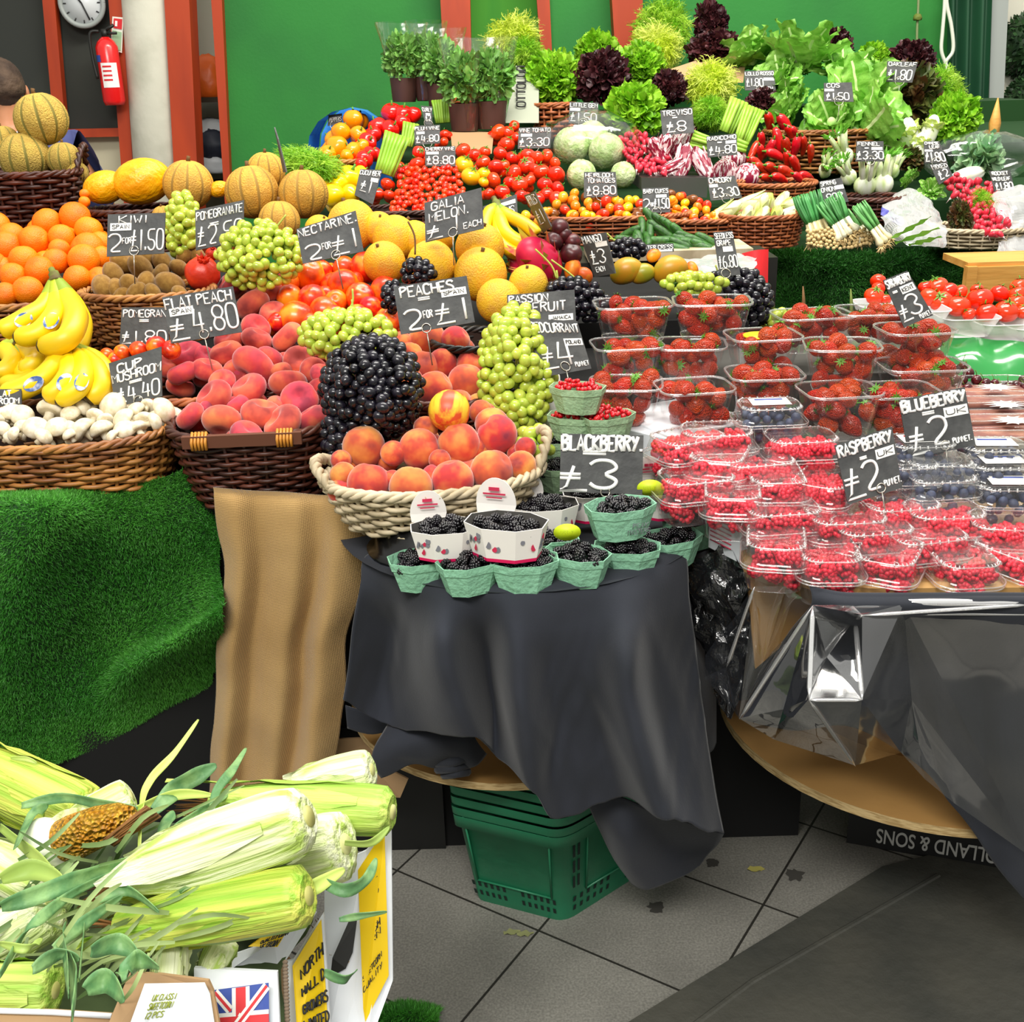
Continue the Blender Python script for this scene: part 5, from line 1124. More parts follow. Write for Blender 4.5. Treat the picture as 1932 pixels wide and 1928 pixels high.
sign(c5((780,615),(1225,548),(1275,830),(825,905)),2.12,[('PEACHES.',.08,.85,.74,.95,1.5),('=',.3,.46,.6,.72,1.1),('2',.08,.3,.05,.46,1.8),('FOR',.34,.46,.25,.4),('$',.5,.75,.08,.5,1.5),('1',.84,.92,.1,.55,1.8)],'chalkboard sign PEACHES 2 for £1',(.62,.62,.96,.78,'SPAIN'),clip=(.35,.04))
sign(c5((1470,665),(1880,632),(1890,830),(1475,860)),2.30,[('PASSION',.03,.6,.72,.94,1.3),('FRUIT',.38,.86,.4,.68,1.3)],'chalkboard sign PASSION FRUIT behind the red currant sign',(.6,.08,.96,.28,'JAMAICA'),clip=None)
sign([(994,600),(1089,606),(1116,695),(1020,712)],2.08,[('REDCURRANT',.02,.98,.76,.93,1.1),('$',.12,.4,.12,.5,1.4),('4',.42,.72,.14,.58,1.6),('PUNNET',.72,.98,.08,.17,.7)],'chalkboard sign REDCURRANT £4 over green card punnets',(.62,.5,.98,.64,'POLAND'),clip=(.52,.12))
sign(c6((365,370),(550,340),(622,640),(470,668)),(2.50,2.44),[('MANGO',.05,.8,.8,.97),('$3',.15,.75,.3,.62,1.3),('EACH',.2,.6,.1,.22,.7)],'chalkboard sign MANGO £3 turned sideways above black grapes',(.5,.68,.98,.8,''),clip=None)
sign(c5((1572,60),(1635,38),(1738,250),(1690,290)),(2.62,2.48),[('APPLES',.1,.9,.7,.95,.7),('$1',.2,.8,.2,.55,.8)],'narrow chalkboard sign seen edge on beside the dark plums',clip=None)
sign(c6((1335,340),(1475,330),(1535,650),(1385,665)),2.54,[('SEEDLESS',.05,.98,.84,.96,.8),('GRAPE',.1,.8,.68,.8,.9),('$6.80',.05,.95,.18,.45,1)],'chalkboard sign SEEDLESS GRAPE £6.80 above black grapes',(.35,.54,.85,.66,''),clip=(.3,.06))
sign(c6((800,432),(1045,420),(1050,480),(810,488)),2.78,[('WATER CRESS',.03,.97,.3,.8,.7)],'small chalkboard sign WATER CRESS below the cucumbers',(.55,.02,.95,.25,''),clip=None)
# striped feather-like upright behind melons (edge-on label)
b=MB(); b.slab([W(517,240,2.75),W(524,262,2.73),W(540,325,2.73),W(534,325,2.75)],.003); root=b.build('price_sign',m_board,smooth=False,label='narrow price board seen edge on above ribbed tan melons',cat='price sign')
# green foliage behind the melons
o=link('dill_bunch',me_frg,loc=W(585,308,3.9),rot=(.4,.3,0),sc=(.13,.08,.055),label='dark green herb fronds below the orange peppers',cat='herbs')
# ================================================================ BERRY TABLE
def prism(b,w,dp,h,base=.7,z0=0,n=6,rad=.25,th=.0015,mi=0,top_open=True,wave=0):
    """tapered rounded tub wall + floor"""
    def ring(z,s,g=0):
        P=[]
        for i in range(4):
            cx=(1,-1,-1,1)[i]; cy=(1,1,-1,-1)[i]
            for k in range(n+1):
                a=PI/2*i+PI/2*k/n; r=rad*min(w,dp)*s; P.append(V((cx*(w/2*s-r)+math.cos(a)*r+math.copysign(g,cx)*0,cy*(dp/2*s-r)+math.sin(a)*r,z+z0)))
        return P
    R=[ring(0,base)]+[ring(h*k/5,base+(1-base)*k/5) for k in range(6)]
    b.grid([r+[r[0]] for r in R],mi); r=ring(0.0005,base); b.add(r,[tuple(range(len(r)))],mi); return ring
def tubmesh(name,w,dp,h,base):
    b=MB(); ring=prism(b,w,dp,h,base); me=b.mesh('tub',m_tub)
    b=MB(); r0=ring(h,1.0); r1=ring(h+.001,1.05); r2=ring(h-.003,1.06); b.grid([r0+[r0[0]],r1+[r1[0]],r2+[r2[0]]])
    b.tube(r1+[r1[0]],.0012,n=5,cap=False); b.tube([p for p in ring(.002,base)]+[ring(.002,base)[0]],.0012,n=5,cap=False); return me,b.mesh('rim',m_rim)
P_straw=('strawberry',me_straw,[('calyx',me_scal)])
T1=tubmesh('a',.155,.115,.075,.8); T2=tubmesh('b',.135,.115,.088,.74)
def tubof(px,py,d,T,w,dp,h,yaw,label,n=13,seed=0,lab=None):
    g=random.Random(seed*7+3); c=W(px,py,d)-V((0,0,h/2))
    root=link('strawberry_tub',None,loc=c,rot=(0,0,yaw),label=label,cat='punnet',group='clear strawberry tubs'); link('tub',T[0],root); link('rim',T[1],root)
    if lab:
        b=MB(); b.tube([(-.01,-.01,h-.001),(-.01,-.01,h+.002)],.032,n=20); link('yellow_label',b.mesh('yellow_label',m_ylab),root)
    pts=[]; R=.0185; R0=Matrix.Rotation(yaw,3,'Z'); t=0
    while len(pts)<n and t<3000:
        t+=1; z=g.uniform(R*.9,h*1.02); s=.74+.26*z/h; x=g.uniform(-1,1)*(w/2*s-R*.95); y=g.uniform(-1,1)*(dp/2*s-R*.95)
        if g.random()<.6: y=-(dp/2*s-R*.95)*g.uniform(.8,1)
        p=V((x,y,z))
        if all((p-q).length>R*1.36 for q in pts): pts.append(p)
    lb='red strawberry in the '+label.split(' with ')[0].split(' holding ')[0]
    for p in pts: spawn(P_straw,c+R0@p,(g.uniform(-2.4,2.4),g.uniform(-1.5,1.5),g.uniform(0,6)),R*g.uniform(.95,1.25),lb,'strawberry','strawberries in clear tubs')
S=[(1193,605,2.36,T1,.155,.115,.075,.05,'clear strawberry tub on the rear pile, far left of top row'),(1342,600,2.34,T1,.155,.115,.075,-.08,'clear strawberry tub with green grapes resting on its edge'),
 (1182,688,2.27,T2,.135,.115,.088,.1,'clear strawberry tub beside the redcurrant sign'),(1302,688,2.27,T2,.135,.115,.088,-.1,'clear strawberry tub in middle tier under grape-topped tub'),
 (1180,764,2.15,T2,.135,.115,.088,-.12,'clear strawberry tub right of the redcurrant punnets'),(1308,770,2.12,T2,.135,.115,.088,.12,'clear strawberry tub on the corner of the white carton'),
 (1437,672,2.22,T2,.135,.115,.088,.1,'clear strawberry tub with round yellow label'),(1585,692,2.14,T2,.145,.115,.088,-.15,'clear strawberry tub with diamond turned rim in the right pile'),(1722,660,2.22,T2,.135,.115,.088,.1,'clear strawberry tub beneath the strawberry sign'),
 (1530,625,2.36,T1,.155,.115,.075,.1,'clear strawberry tub at the back of the right pile'),(1650,618,2.36,T1,.155,.115,.075,-.05,'clear strawberry tub behind the strawberry sign'),
 (1440,745,2.14,T2,.13,.115,.088,0,'clear strawberry tub above the small blueberry pack'),(1580,778,2.05,T2,.145,.115,.088,.1,'clear strawberry tub below the diamond turned one'),(1690,778,2.08,T2,.135,.115,.088,.05,'clear strawberry tub half hidden by the blueberry sign'),(1735,722,2.18,T1,.135,.115,.075,0,'clear strawberry tub below the strawberry sign tub')]
for i,s in enumerate(S): tubof(*s[:8],s[8],n=17,seed=i,lab=('yellow label' in s[8]))
# raspberry and blueberry packs with lids
def packmesh(w,dp,h):
    b=MB(); hb=h*.52; ring=prism(b,w,dp,hb,.82,rad=.28); me=b.mesh('base',m_tub)
    b=MB(); L=[(hb+.001,1.06),(hb+.004,1.05),(hb+.006,.97),(hb+(h-hb)*.5,.93),(h-.004,.86),(h,.78)]; RR=[ring(z,s) for z,s in L]
    b.grid([r+[r[0]] for r in RR]); r=RR[-1]; b.add(r,[tuple(range(len(r)))]); lid=b.mesh('lid',m_tub)
    b=MB()
    for z,s in((hb,1.04),(hb+.005,1.05),(h-.003,.87)): r=ring(z,s); b.tube(r+[r[0]],.0011,n=5,cap=False)
    r=ring(h-.004,.885)
    for k in range(0,len(r)): 
        p=r[k]; q=V((p.x*.9,p.y*.9,p.z+.003)); b.tube([p,q],.0012,n=4)
    for sx in range(-3,4):
        for sy in(-1,1): b.tube([V((sx*w*.11,sy*dp*.44,h-.005)),V((sx*w*.11,sy*dp*.40,h-.001))],.0022,n=5)
    return me,lid,b.mesh('lid_ridges',m_rim)
PK=packmesh(.125,.095,.072); RASP=[];BLUE=[]; 
def packof(px,py,d,yaw,label,kind,sx=1.0,seed=0,sticker=None):
    g=random.Random(seed*13+5); w,dp,h=.125*sx,.095*sx,.072*sx; c=W(px,py,d)-V((0,0,h/2))
    root=link(kind+'_punnet',None,loc=c,rot=(0,0,yaw),sc=sx,label=label,cat='punnet',group='lidded clear '+kind+' punnets'); link('base',PK[0],root); l=link('lid',PK[1],root); link('lid_ridges',PK[2],l)
    if sticker:
        b=MB(); b.box((0,0,.0735),(.07,.045,.0006)); st=link('paper_label',b.mesh('paper_label',m_sticker),root); b=MB(); b.box((0,.012,.0740),(.05,.006,.0006)); link('label_stripe',b.mesh('label_stripe',m_blab if sticker=='blue' else m_redp),st)
    r=.0112*sx if kind=='raspberry' else .0082*sx; R0=Matrix.Rotation(yaw,3,'Z'); pts=[]; t=0; n=44 if kind=='raspberry' else 34
    while len(pts)<n and t<2500:
        t+=1; z=g.uniform(r,h*.78); s=.8+.1*z/h; x=g.uniform(-1,1)*(w/2*s-r); y=g.uniform(-1,1)*(dp/2*s-r); q=g.random()
        if q<.45: y=-(dp/2*s-r)*g.uniform(.9,1)
        elif q<.8: z=h*.68
        p=V((x,y,z))
        if all((p-o).length>r*1.6 for o in pts): pts.append(p)
    for p in pts: (RASP if kind=='raspberry' else BLUE).append((c+R0@p,r*g.uniform(.95,1.15),(g.uniform(0,6),g.uniform(0,6),0),label))
RP=[(1462,1040,'front row, first beside the wrapped corner',1.35),(1558,1064,'front row, second from the wrapped corner',1.5),(1674,1068,'front row, third, turned slightly outward',1.05),(1806,1074,'front row, fourth, nearest the table edge',1.62),(1915,1062,'front row, cropped by the picture edge',2.1),
 (1592,1000,'stacked across the first gap of front row',.05),(1471,984,'second tier by the small white carton',.1),(1776,990,'second tier below the dark blueberry packs',.0),(1898,1012,'second tier at the picture edge',-.2),(1460,920,'third tier, first from the white carton',1.5),(1556,928,'third tier, left half behind raspberry sign',1.0),
 (1508,850,'top of the raspberry pile beside the sign',.05),(1692,975,'behind the wire of raspberry sign',.1),(1296,850,'leaning by the printed white carton',.5),(1358,880,'fourth in rear column by blackberries',1.2),(1312,925,'low behind the blackberry punnets',.2),(1380,948,'above the small white carton',1.4),(1425,893,'between rear column and top pack',.15),(1350,838,'rear, under the blueberry pack',.0),(1640,1020,'tucked behind the front row middle',.1),(1740,1035,'gap between third and fourth front packs',.2)]
for i,(x,y,l,yw) in enumerate(RP): packof(x,y+8,DR(y)-.01,yw,'clear raspberry punnet '+l,'raspberry',sx=1.1,seed=i)
BP=[(1732,865,'under blueberry sign, topmost',.0,'red'),(1765,900,'in the middle stack, second down',-.1,None),(1768,930,'at the bottom of middle stack',.1,None),(1870,872,'right stack, topmost with white labels',-.1,'blue'),(1885,905,'right stack, second down',-.05,'blue'),(1900,945,'right stack with blue label near raspberries',-.1,'blue'),(1450,795,'alone above the raspberry pile',.0,'blue'),(1700,905,'half behind raspberry sign',0,None)]
for i,(x,y,l,yw,st) in enumerate(BP): packof(x,y,DR(y)-.01,yw,'blueberry punnet '+l,'blueberry',seed=50+i,sticker=st)
def many(items,name,me,m,cat,group,lab,cap=300):
    items=sorted(items,key=lambda a:(a[0]-CAM).length)
    for p,r,rot,l in items[:cap]: spawn((name,me,[]),p,rot,r,lab+l[l.index('punnet'):],cat,group)
    if items[cap:]: stuffjoin(name+'_fill',[(me,p,rot,r) for p,r,rot,l in items[cap:]],m,'more '+lab.replace(' in ','s in the rear ').strip()+'s deeper in the pile',cat)
many(RASP,'raspberry',me_rasp,m_rasp,'raspberry','raspberries in the clear punnets','raspberry in ')
many(BLUE,'blueberry',me_blueb,m_blueb,'blueberry','blueberries in the clear punnets','blueberry in ',cap=280)
# flat cherry boxes at the right edge
for i,(x,y,d) in enumerate(((1850,752,2.28),(1868,785,2.22),(1880,815,2.16))):
    root=link('fruit_tray_pack',None,loc=W(x,y,d),rot=(0,0,-.05),label='flat clear lidded fruit tray at the edge, %s of three'%('top','middle','bottom')[i],cat='punnet')
    b=MB(); prism(b,.22,.16,.028,.92,rad=.15); link('tray',b.mesh('tray',m_tub),root); b=MB(); 
    for z in(.0,.014,.028): 
        r=[V((.11*math.copysign(min(1,abs(math.cos(a))*1.3),math.cos(a)),.08*math.copysign(min(1,abs(math.sin(a))*1.3),math.sin(a)),z)) for a in [k*2*PI/32 for k in range(33)]]; b.tube(r,.0014,n=5,cap=False)
    link('rim',b.mesh('rim',m_rim),root); b=MB(); b.box((0,0,.006),(.19,.13,.012)); link('fruit_layer',b.mesh('fruit_layer',mat('pink_fruit_layer','8e5850','b07a66',sc=30,rough=.7)),root)
    b=MB(); 
    for k in range(12): a=k*PI/6; b.add([(.0+.02*math.cos(a-.2)+.02,.02*math.sin(a-.2)-.02,.03),(.02+.02*math.cos(a+.2),.02*math.sin(a+.2)-.02,.03),(.02+.045*math.cos(a),.03*math.sin(a)-.02,.03)],[(0,1,2)])
    b.tube([(.02,-.02,.0295),(.02,-.02,.0302)],.022,n=16); link('burst_label',b.mesh('burst_label',m_sticker),root)
ch=pack([(1795,690),(1825,686),(1850,710),(1900,725),(1940,712),(1945,750),(1800,745)],9.5,seed=5)
labs=rowlabels(ch,'dark cherry','behind blueberry sign')
for (x,y,r),l in zip(ch,labs): spawn(('cherry',me_cherry,[('stem',me_chst)]),W(x,y,2.36-(y-700)*.001),rr(.6),r*2.36/F,l,'cherry','dark cherries behind the blueberry sign')
b=MB(); b.box(tuple(W(1875,775,2.40)),(.26,.12,.1)); b.build('cherry_box',m_carddk,smooth=False,label='low box the dark cherries are heaped on',cat='box')
# white cartons
def carton(name,q,d,h,depth,m,label,cat='box'):
    """front face top-left/top-right pixels -> box going down h and back depth"""
    A,B2=W(q[0][0],q[0][1],d[0]),W(q[1][0],q[1][1],d[1]); B2.z=A.z; n=(B2-A).cross(V((0,0,1))).normalized()
    if n.y<0: n=-n
    D=n*depth; Z=V((0,0,-h)); o=(A+B2)/2+D/2+Z; root=link(name,None,loc=o,label=label,cat=cat)
    b=MB(); P=[A,B2,B2+D,A+D]; P=[p-o for p in P]+[p+Z-o for p in P]; b.add(P,[(0,1,2,3),(0,4,5,1),(1,5,6,2),(2,6,7,3),(3,7,4,0),(4,7,6,5)]); o2=b.build('carton',m,root,smooth=False)
    o2.modifiers.new('b','BEVEL').width=.002; return root,A-o,B2-o,Z,-n
root,A,B2,Z,n=carton('white_carton',((1178,808),(1262,822)),(2.12,2.05),.065,.22,m_wbox,'white carton with red fruit print under the corner strawberry tub')
b=MB(); b.ball(A.lerp(B2,.75)+Z*.5+n*.001,(.012,.003,.012),12,8); b.build('fruit_print',m_bprint,root)
root,A,B2,Z,n=carton('white_carton',((1262,822),(1395,800)),(2.05,2.12),.065,.2,m_wbox,'white carton end with a hand hole beside raspberry punnets')
b=MB(); b.slab([A.lerp(B2,.68)+Z*.08+n*.001,A.lerp(B2,.98)+Z*.08+n*.001,A.lerp(B2,.98)+Z*.28+n*.001,A.lerp(B2,.68)+Z*.28+n*.001],.001,nrm=n); b.build('hand_hole',m_black,root,smooth=False)
b=MB(); b.ball(A.lerp(B2,.12)+Z*.5+n*.001,(.014,.003,.012),12,8); b.build('fruit_print',m_bprint,root)
root,A,B2,Z,n=carton('white_carton',((1338,958),(1400,985)),(1.93,1.86),.075,.12,m_wbox,'small white carton printed with red lines beside raspberry punnets')
b=MB()
for k in range(6): b.tube([A.lerp(B2,.08)+Z*(.2+.11*k)+n*.001,A.lerp(B2,.72)+Z*(.2+.11*k)+n*.001],.0012,n=4)
b.build('printed_lines',m_bprint,root)
b=MB(); b.box((.67,2.5,.93),(.5,.5,.16)); b.build('riser_box',m_carddk,smooth=False,label='grey riser box hidden beneath the rear strawberry tubs',cat='box')
b=MB(); b.box((.95,2.12,.88),(.62,.3,.055)); b.build('riser_box',m_carddk,smooth=False,label='low grey riser under the raspberry and blueberry packs',cat='box')
# ---------------------------------------------------------------- card punnets
def hexring(w,dp,z,s,cut=.28,g=0):
    a,b_=w/2*s+g,dp/2*s+g; c=cut*w*s; return [V((-a,-b_*.45,z)),V((-a+c,-b_,z)),V((a-c,-b_,z)),V((a,-b_*.45,z)),V((a,b_*.45,z)),V((a-c,b_,z)),V((-a+c,b_,z)),V((-a,b_*.45,z))]
def punmesh(w,dp,h,m,base=.72):
    b=MB(); R=[hexring(w,dp,0,base),hexring(w,dp,h*.72,base+.2),hexring(w,dp,h*.74,base+.24),hexring(w,dp,h,1.0),hexring(w,dp,h,.97),hexring(w,dp,h*.1,base-.02)]
    b.grid([r+[r[0]] for r in R]); b.add(R[0],[tuple(range(7,-1,-1))]); b.add(R[-1],[tuple(range(8))]); return b.mesh('punnet',m,smooth=False)
me_p1=punmesh(.125,.085,.06,m_pulp); me_p2=punmesh(.125,.085,.06,m_pulp2)
def printed():
    b=MB(); w,dp,h=.13,.085,.058; R=[hexring(w,dp,0,.8),hexring(w,dp,.006,.82),hexring(w,dp,h,1.0)]
    b.grid([R[0]+[R[0][0]],R[1]+[R[1][0]]],1); b.grid([R[1]+[R[1][0]],R[2]+[R[2][0]]],0); I=[hexring(w,dp,h,.975),hexring(w,dp,.01,.78)]; b.grid([R[2]+[R[2][0]],I[0]+[I[0][0]]],0); b.grid([I[0]+[I[0][0]],I[1]+[I[1][0]]],2)
    b.add(R[0],[tuple(range(7,-1,-1))],1); b.add(I[1],[tuple(range(8))],2); body=b.mesh('punnet',[m_card,m_pink,m_carddk],smooth=False)
    b=MB(); b2=MB(); g=random.Random(4); b3=MB()
    for k in range(34):
        i=g.randrange(8); j=(i+1)%8; t,u=g.uniform(.08,.92),g.uniform(.2,.85); p=R[1][i].lerp(R[1][j],t).lerp(R[2][i].lerp(R[2][j],t),u); n=V((p.x,p.y*1.6,0)).normalized()
        q=n.cross(V((0,0,1))); bb=b if k%3==0 else b2; r=g.uniform(.0035,.006); P=[p+n*.0006+q*math.cos(a)*r+V((0,0,1))*math.sin(a)*r*1.1 for a in [x*2*PI/9 for x in range(9)]]; bb.add(P,[tuple(range(9))])
    return body,b.mesh('berry_print',m_bprint),b2.mesh('leaf_print',m_gprint)
PB=printed()
b=MB(); n=18; P=[V((-.066,0,.052)),V((-.066,.03,.062))]
arc=[V((-.03+0,.04,.055))+V((math.cos(PI*k/n)*.034,.004,math.sin(PI*k/n)*.045+.012)) for k in range(n+1)]
b.slab([V((-.062,.041,.052))]+[V((p.x*1,p.y,p.z)) for p in reversed(arc)]+[V((.0,.041,.052))],.0012,nrm=V((0,1,0))); me_flap=b.mesh('round_flap',m_card,smooth=False)
b=MB(); b.slab([V((-.05,.0385,.085)),V((-.012,.0385,.085)),V((-.012,.0385,.088)),V((-.05,.0385,.088))],.0004,nrm=V((0,-1,0))); b.slab([V((-.045,.0385,.079)),V((-.018,.0385,.079)),V((-.018,.0385,.081)),V((-.045,.0385,.081))],.0004,nrm=V((0,-1,0))); b.slab([V((-.04,.0385,.092)),V((-.022,.0385,.092)),V((-.022,.0385,.098)),V((-.04,.0385,.098))],.0004,nrm=V((0,-1,0)))
me_flapp=b.mesh('flap_print',m_bprint,smooth=False)
P_bb=('blackberry',me_blackb,[])
def cardpun(px,py,d,yaw,label,kind,seed=0,fruit='blackberry',fill=17,flap=True,sc=1):
    sc*=.88 if kind=='mint' else .8
    g=random.Random(seed*3+1); h=.06*sc; c=W(px,py,d)-V((0,0,h/2))
    root=link('card_punnet',None,loc=c,rot=(0,0,yaw),sc=sc,label=label,cat='punnet',group='%s card punnets'%kind)
    if kind=='printed':
        o=link('punnet',PB[0],root); link('berry_print',PB[1],o); link('leaf_print',PB[2],o)
        if flap: f_=link('round_flap',me_flap,root); link('flap_print',me_flapp,f_)
    else: link('punnet',me_p1 if kind=='mint' else me_p2,root)
    R0=Matrix.Rotation(yaw,3,'Z'); r=.0098 if fruit=='blackberry' else .0048; pts=[]; t=0
    while len(pts)<fill and t<3000:
        t+=1; x=g.uniform(-1,1)*(.056*sc-r); y=g.uniform(-1,1)*(.040*sc-r)*(1-.5*max(0,abs(x)/(.056*sc)-.45)/.55); z=h*.78+g.uniform(0,.010)+(r*.8 if abs(x)<.02 and abs(y)<.02 else 0)
        if fruit!='blackberry': z=h*.82+g.uniform(0,.008)+.01*(1-abs(x)/.05)
        p=V((x,y,z))
        if all((p-q).length>r*1.45 for q in pts): pts.append(p)
    for p in pts:
        spawn(P_bb if fruit=='blackberry' else ('redcurrant',me_curr,[]),c+R0@p,(g.uniform(-1.6,1.6),g.uniform(-1.6,1.6),g.uniform(0,6)),r*g.uniform(.9,1.15),('glossy blackberry in ' if fruit=='blackberry' else 'redcurrant in ')+label.split(' with ')[0],fruit,('blackberries in card punnets' if fruit=='blackberry' else 'redcurrants in card punnets'))
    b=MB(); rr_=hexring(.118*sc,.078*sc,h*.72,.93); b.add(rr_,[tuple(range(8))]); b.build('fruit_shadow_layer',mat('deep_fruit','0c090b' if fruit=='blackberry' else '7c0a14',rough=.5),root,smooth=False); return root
BL=[(797,1066,1.84,.25,'mint'),(889,1072,1.79,.45,'mint'),(989,1070,1.79,.05,'mint'),(1089,1058,1.81,-.5,'mint'),(1183,1045,1.86,-.15,'mint'),(1264,1026,1.92,.35,'mint'),(1306,992,2.0,.5,'mint'),(1030,1030,1.88,.1,'mint'),(940,1030,1.9,.3,'mint')]
BN=['mint card punnet at the cloth edge, first from the black tub','mint card punnet second from the black tub','mint card punnet third from the black tub','mint card punnet turned corner first with lime label','mint card punnet fifth along the cloth front','mint card punnet sixth along, below the printed one','mint card punnet farthest back beside raspberries','mint card punnet tucked behind the lime label','mint card punnet under the large printed punnet']
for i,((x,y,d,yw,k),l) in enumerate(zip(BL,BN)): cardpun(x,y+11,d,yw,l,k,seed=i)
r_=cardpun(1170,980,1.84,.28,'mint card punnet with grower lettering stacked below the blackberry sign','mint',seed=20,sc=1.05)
b=MB(); A=V((-.035,-.0395,.012)); 
letter_mb(b,(V((.0,-.0425,.036)),V((.042,-.0425,.036)),V((.042,-.0385,.012)),V((.0,-.0385,.012))),[('PEAK',.2,.9,.55,.95,1),('MASTERS',.0,1,.05,.45,1)],.0015,.0006); b.build('grower_lettering',m_gprint,r_)
for i,(x,y,d,yw,l) in enumerate([(843,1018,1.80,.1,'printed white punnet with round flap, nearest the burlap'),(956,1013,1.77,-.3,'large printed white punnet with flap beside nearest one'),(1028,975,1.92,.1,'printed white punnet with flap behind the lime label'),(1122,950,1.98,.05,'printed white punnet with its flap behind blackberry sign'),(1258,945,1.98,.05,'printed white punnet with flap right of blackberry sign')]):
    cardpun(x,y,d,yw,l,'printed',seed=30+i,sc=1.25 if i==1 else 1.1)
for x,y,d,l in((1070,1004,1.79,'lime green oval label on the corner turned mint punnet'),(1226,920,1.9,'lime green oval label beside the blackberry sign')):
    c=W(x,y,d); b=MB(); b.tube([V((0,.001,0)),V((0,-.001,0))],.02,n=24); o=b.build('oval_label',m_lime,label=l,cat='label'); o.location=c; o.scale=(1.1,1,.72)
    b=MB(); letter_mb(b,(V((-.013,-.0015,.008)),V((.013,-.0015,.008)),V((.013,-.0015,-.008)),V((-.013,-.0015,-.008))),[('MURRAYS',0,1,.25,.75,1)],.001,.0006); b.build('label_print',m_stemg,o)
for i,(x,y,d,yw,l) in enumerate([(1090,752,2.02,-.35,'green card punnet of redcurrants on top of the other two'),(1085,805,2.06,-.3,'green card punnet of redcurrants behind blackberry sign, lower left'),(1148,805,2.04,.45,'green card punnet of redcurrants beside the strawberry tub')]):
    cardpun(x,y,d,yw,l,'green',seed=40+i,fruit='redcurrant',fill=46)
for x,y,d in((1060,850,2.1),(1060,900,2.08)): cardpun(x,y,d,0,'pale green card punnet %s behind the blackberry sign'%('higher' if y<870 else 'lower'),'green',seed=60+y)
lump('paper_wrap',W(1040,805,2.22),(.03,.05,.12),m_sticker,'white paper standing behind the green grapes','paper',3)
# chalkboards, right
sign(k3((303,455),(905,468),(895,900),(293,880)),1.90,[('BLACKBERRY.',.02,.98,.72,.97,2.0),('=',.27,.55,.62,.75,1.4),('$',.0,.33,.03,.45,2.0),('3',.36,.68,.08,.56,2.2)],'chalkboard sign BLACKBERRY £3 standing among card punnets',clip=(.55,.02),th=.0016)
sign(k4((552,540),(970,405),(1045,850),(650,975)),1.82,[('RASPBERRY',.03,.95,.77,.96,1.5),('=',.36,.48,.62,.7,1.1),('$',.02,.35,.07,.55,1.6),('2',.36,.62,.12,.58,1.8),('PUNNET.',.7,1.0,.1,.2,.8)],'chalkboard sign RASPBERRY £2 over the pink punnets',(.64,.56,.97,.72,'UK'),clip=(.62,.1),clipd=.13)
sign(k4((1020,210),(1500,115),(1580,540),(1095,640)),1.92,[('BLUEBERRY',.02,.97,.77,.96,1.9),('=',.3,.48,.64,.74,1.2),('$',.05,.32,.05,.5,1.8),('2',.36,.62,.14,.6,2.0),('PUNNET.',.68,.96,.1,.19,.9)],'chalkboard sign BLUEBERRY £2',(.62,.55,.98,.72,'UK'),clip=(.55,.1))
sign(c7((905,690),(1080,620),(1270,945),(1060,1035)),2.14,[('STRAWBERRY',.02,.98,.8,.96,1.1),('=',.12,.3,.66,.74),('$',.05,.4,.1,.42,1.3),('3',.4,.8,.15,.55,1.5),('PUNNET.',.6,.98,.03,.12,.7)],'chalkboard sign STRAWBERRY £3 tilted above the tubs',(.42,.6,.95,.76,'KENT'),clip=None)
# tomatoes in frosted trays at the right edge
TT=[(870,700,60),(840,810,75),(920,830,45),(870,750,50),(1300,740,80),(1240,820,75),(1330,850,85),(1460,780,60),(1450,880,90),(1610,830,95),(1530,940,50),(1660,930,80),(1750,790,70),(1800,920,90),(1880,860,75),(1900,740,70),(1880,800,75),(1930,920,60),(1380,770,70),(1210,740,50),(1590,760,50)]
pile(c7,TT,('vine_tomato',me_tom,[('calyx',me_tcal)]),lambda y:2.98-(y-560)*.0016,'vine tomato','in frosted trays','tomato','vine tomatoes in frosted trays',rot=lambda p:(RNG.uniform(-.8,.5),RNG.uniform(-.6,.6),RNG.uniform(0,6)))
for i,(x,y,w) in enumerate(((1665,590,.14),(1735,598,.13),(1820,612,.15),(1885,622,.14),(1945,630,.14))):
    b=MB(); ring=prism(b,w,.13,.05,.7); b.tube(ring(.05,1.02)+[ring(.05,1.02)[0]],.002,n=5,cap=False); o=b.build('frosted_tray',m_milky,label='frosted plastic tray of vine tomatoes, %s from the strawberry sign'%ORD[i],cat='tray'); o.location=W(x,y,2.92)-V((0,0,.025))
G=surf([[W(1770,618,2.95),W(1850,640,2.88),W(1990,650,2.85)],[W(1765,660,2.90),W(1850,690,2.82),W(1990,690,2.8)],[W(1790,720,2.86),W(1860,745,2.80),W(1990,760,2.76)]],14,10); jitter(G,.012,12,3)
b=MB(); b.grid(G); b.build('green_sheet',m_gfoil,label='shiny green plastic sheet below the frosted tomato trays',cat='plastic sheet')
b=MB(); A=W(1828,486,3.3); b.box((A.x+.22,A.y+.1,A.z-.025),(.44,.2,.02)); b.box((A.x+.22,A.y-.0,A.z-.07),(.44,.018,.085)); b.box((A.x+.01,A.y,A.z-.1),(.03,.03,.15)); b.build('wooden_crate',m_wood,smooth=False,label='pine wooden crate above the frosted tomato trays',cat='crate')
b=MB(); A=W(1840,620,3.15); b.box((A.x+.1,A.y+.05,A.z-.25),(.9,.25,.5)); b.build('tray_stand',m_turfb,smooth=False,label='dark green stand carrying frosted tomato trays',cat='stand')
for x,y,c_,l in((1515,585,'brown','slim brown label spike rising behind rear strawberry tubs'),(1605,590,'yellow','slim yellowish label spike behind rear strawberry tubs')):
    b=MB(); b.tube([W(x,y-45,2.5),W(x+1,y-20,2.5),W(x+2,y+25,2.5)],[.0015,.004,.005],n=5); b.build('label_spike',m_stemb if c_=='brown' else m_stemg,label=l,cat='label spike')
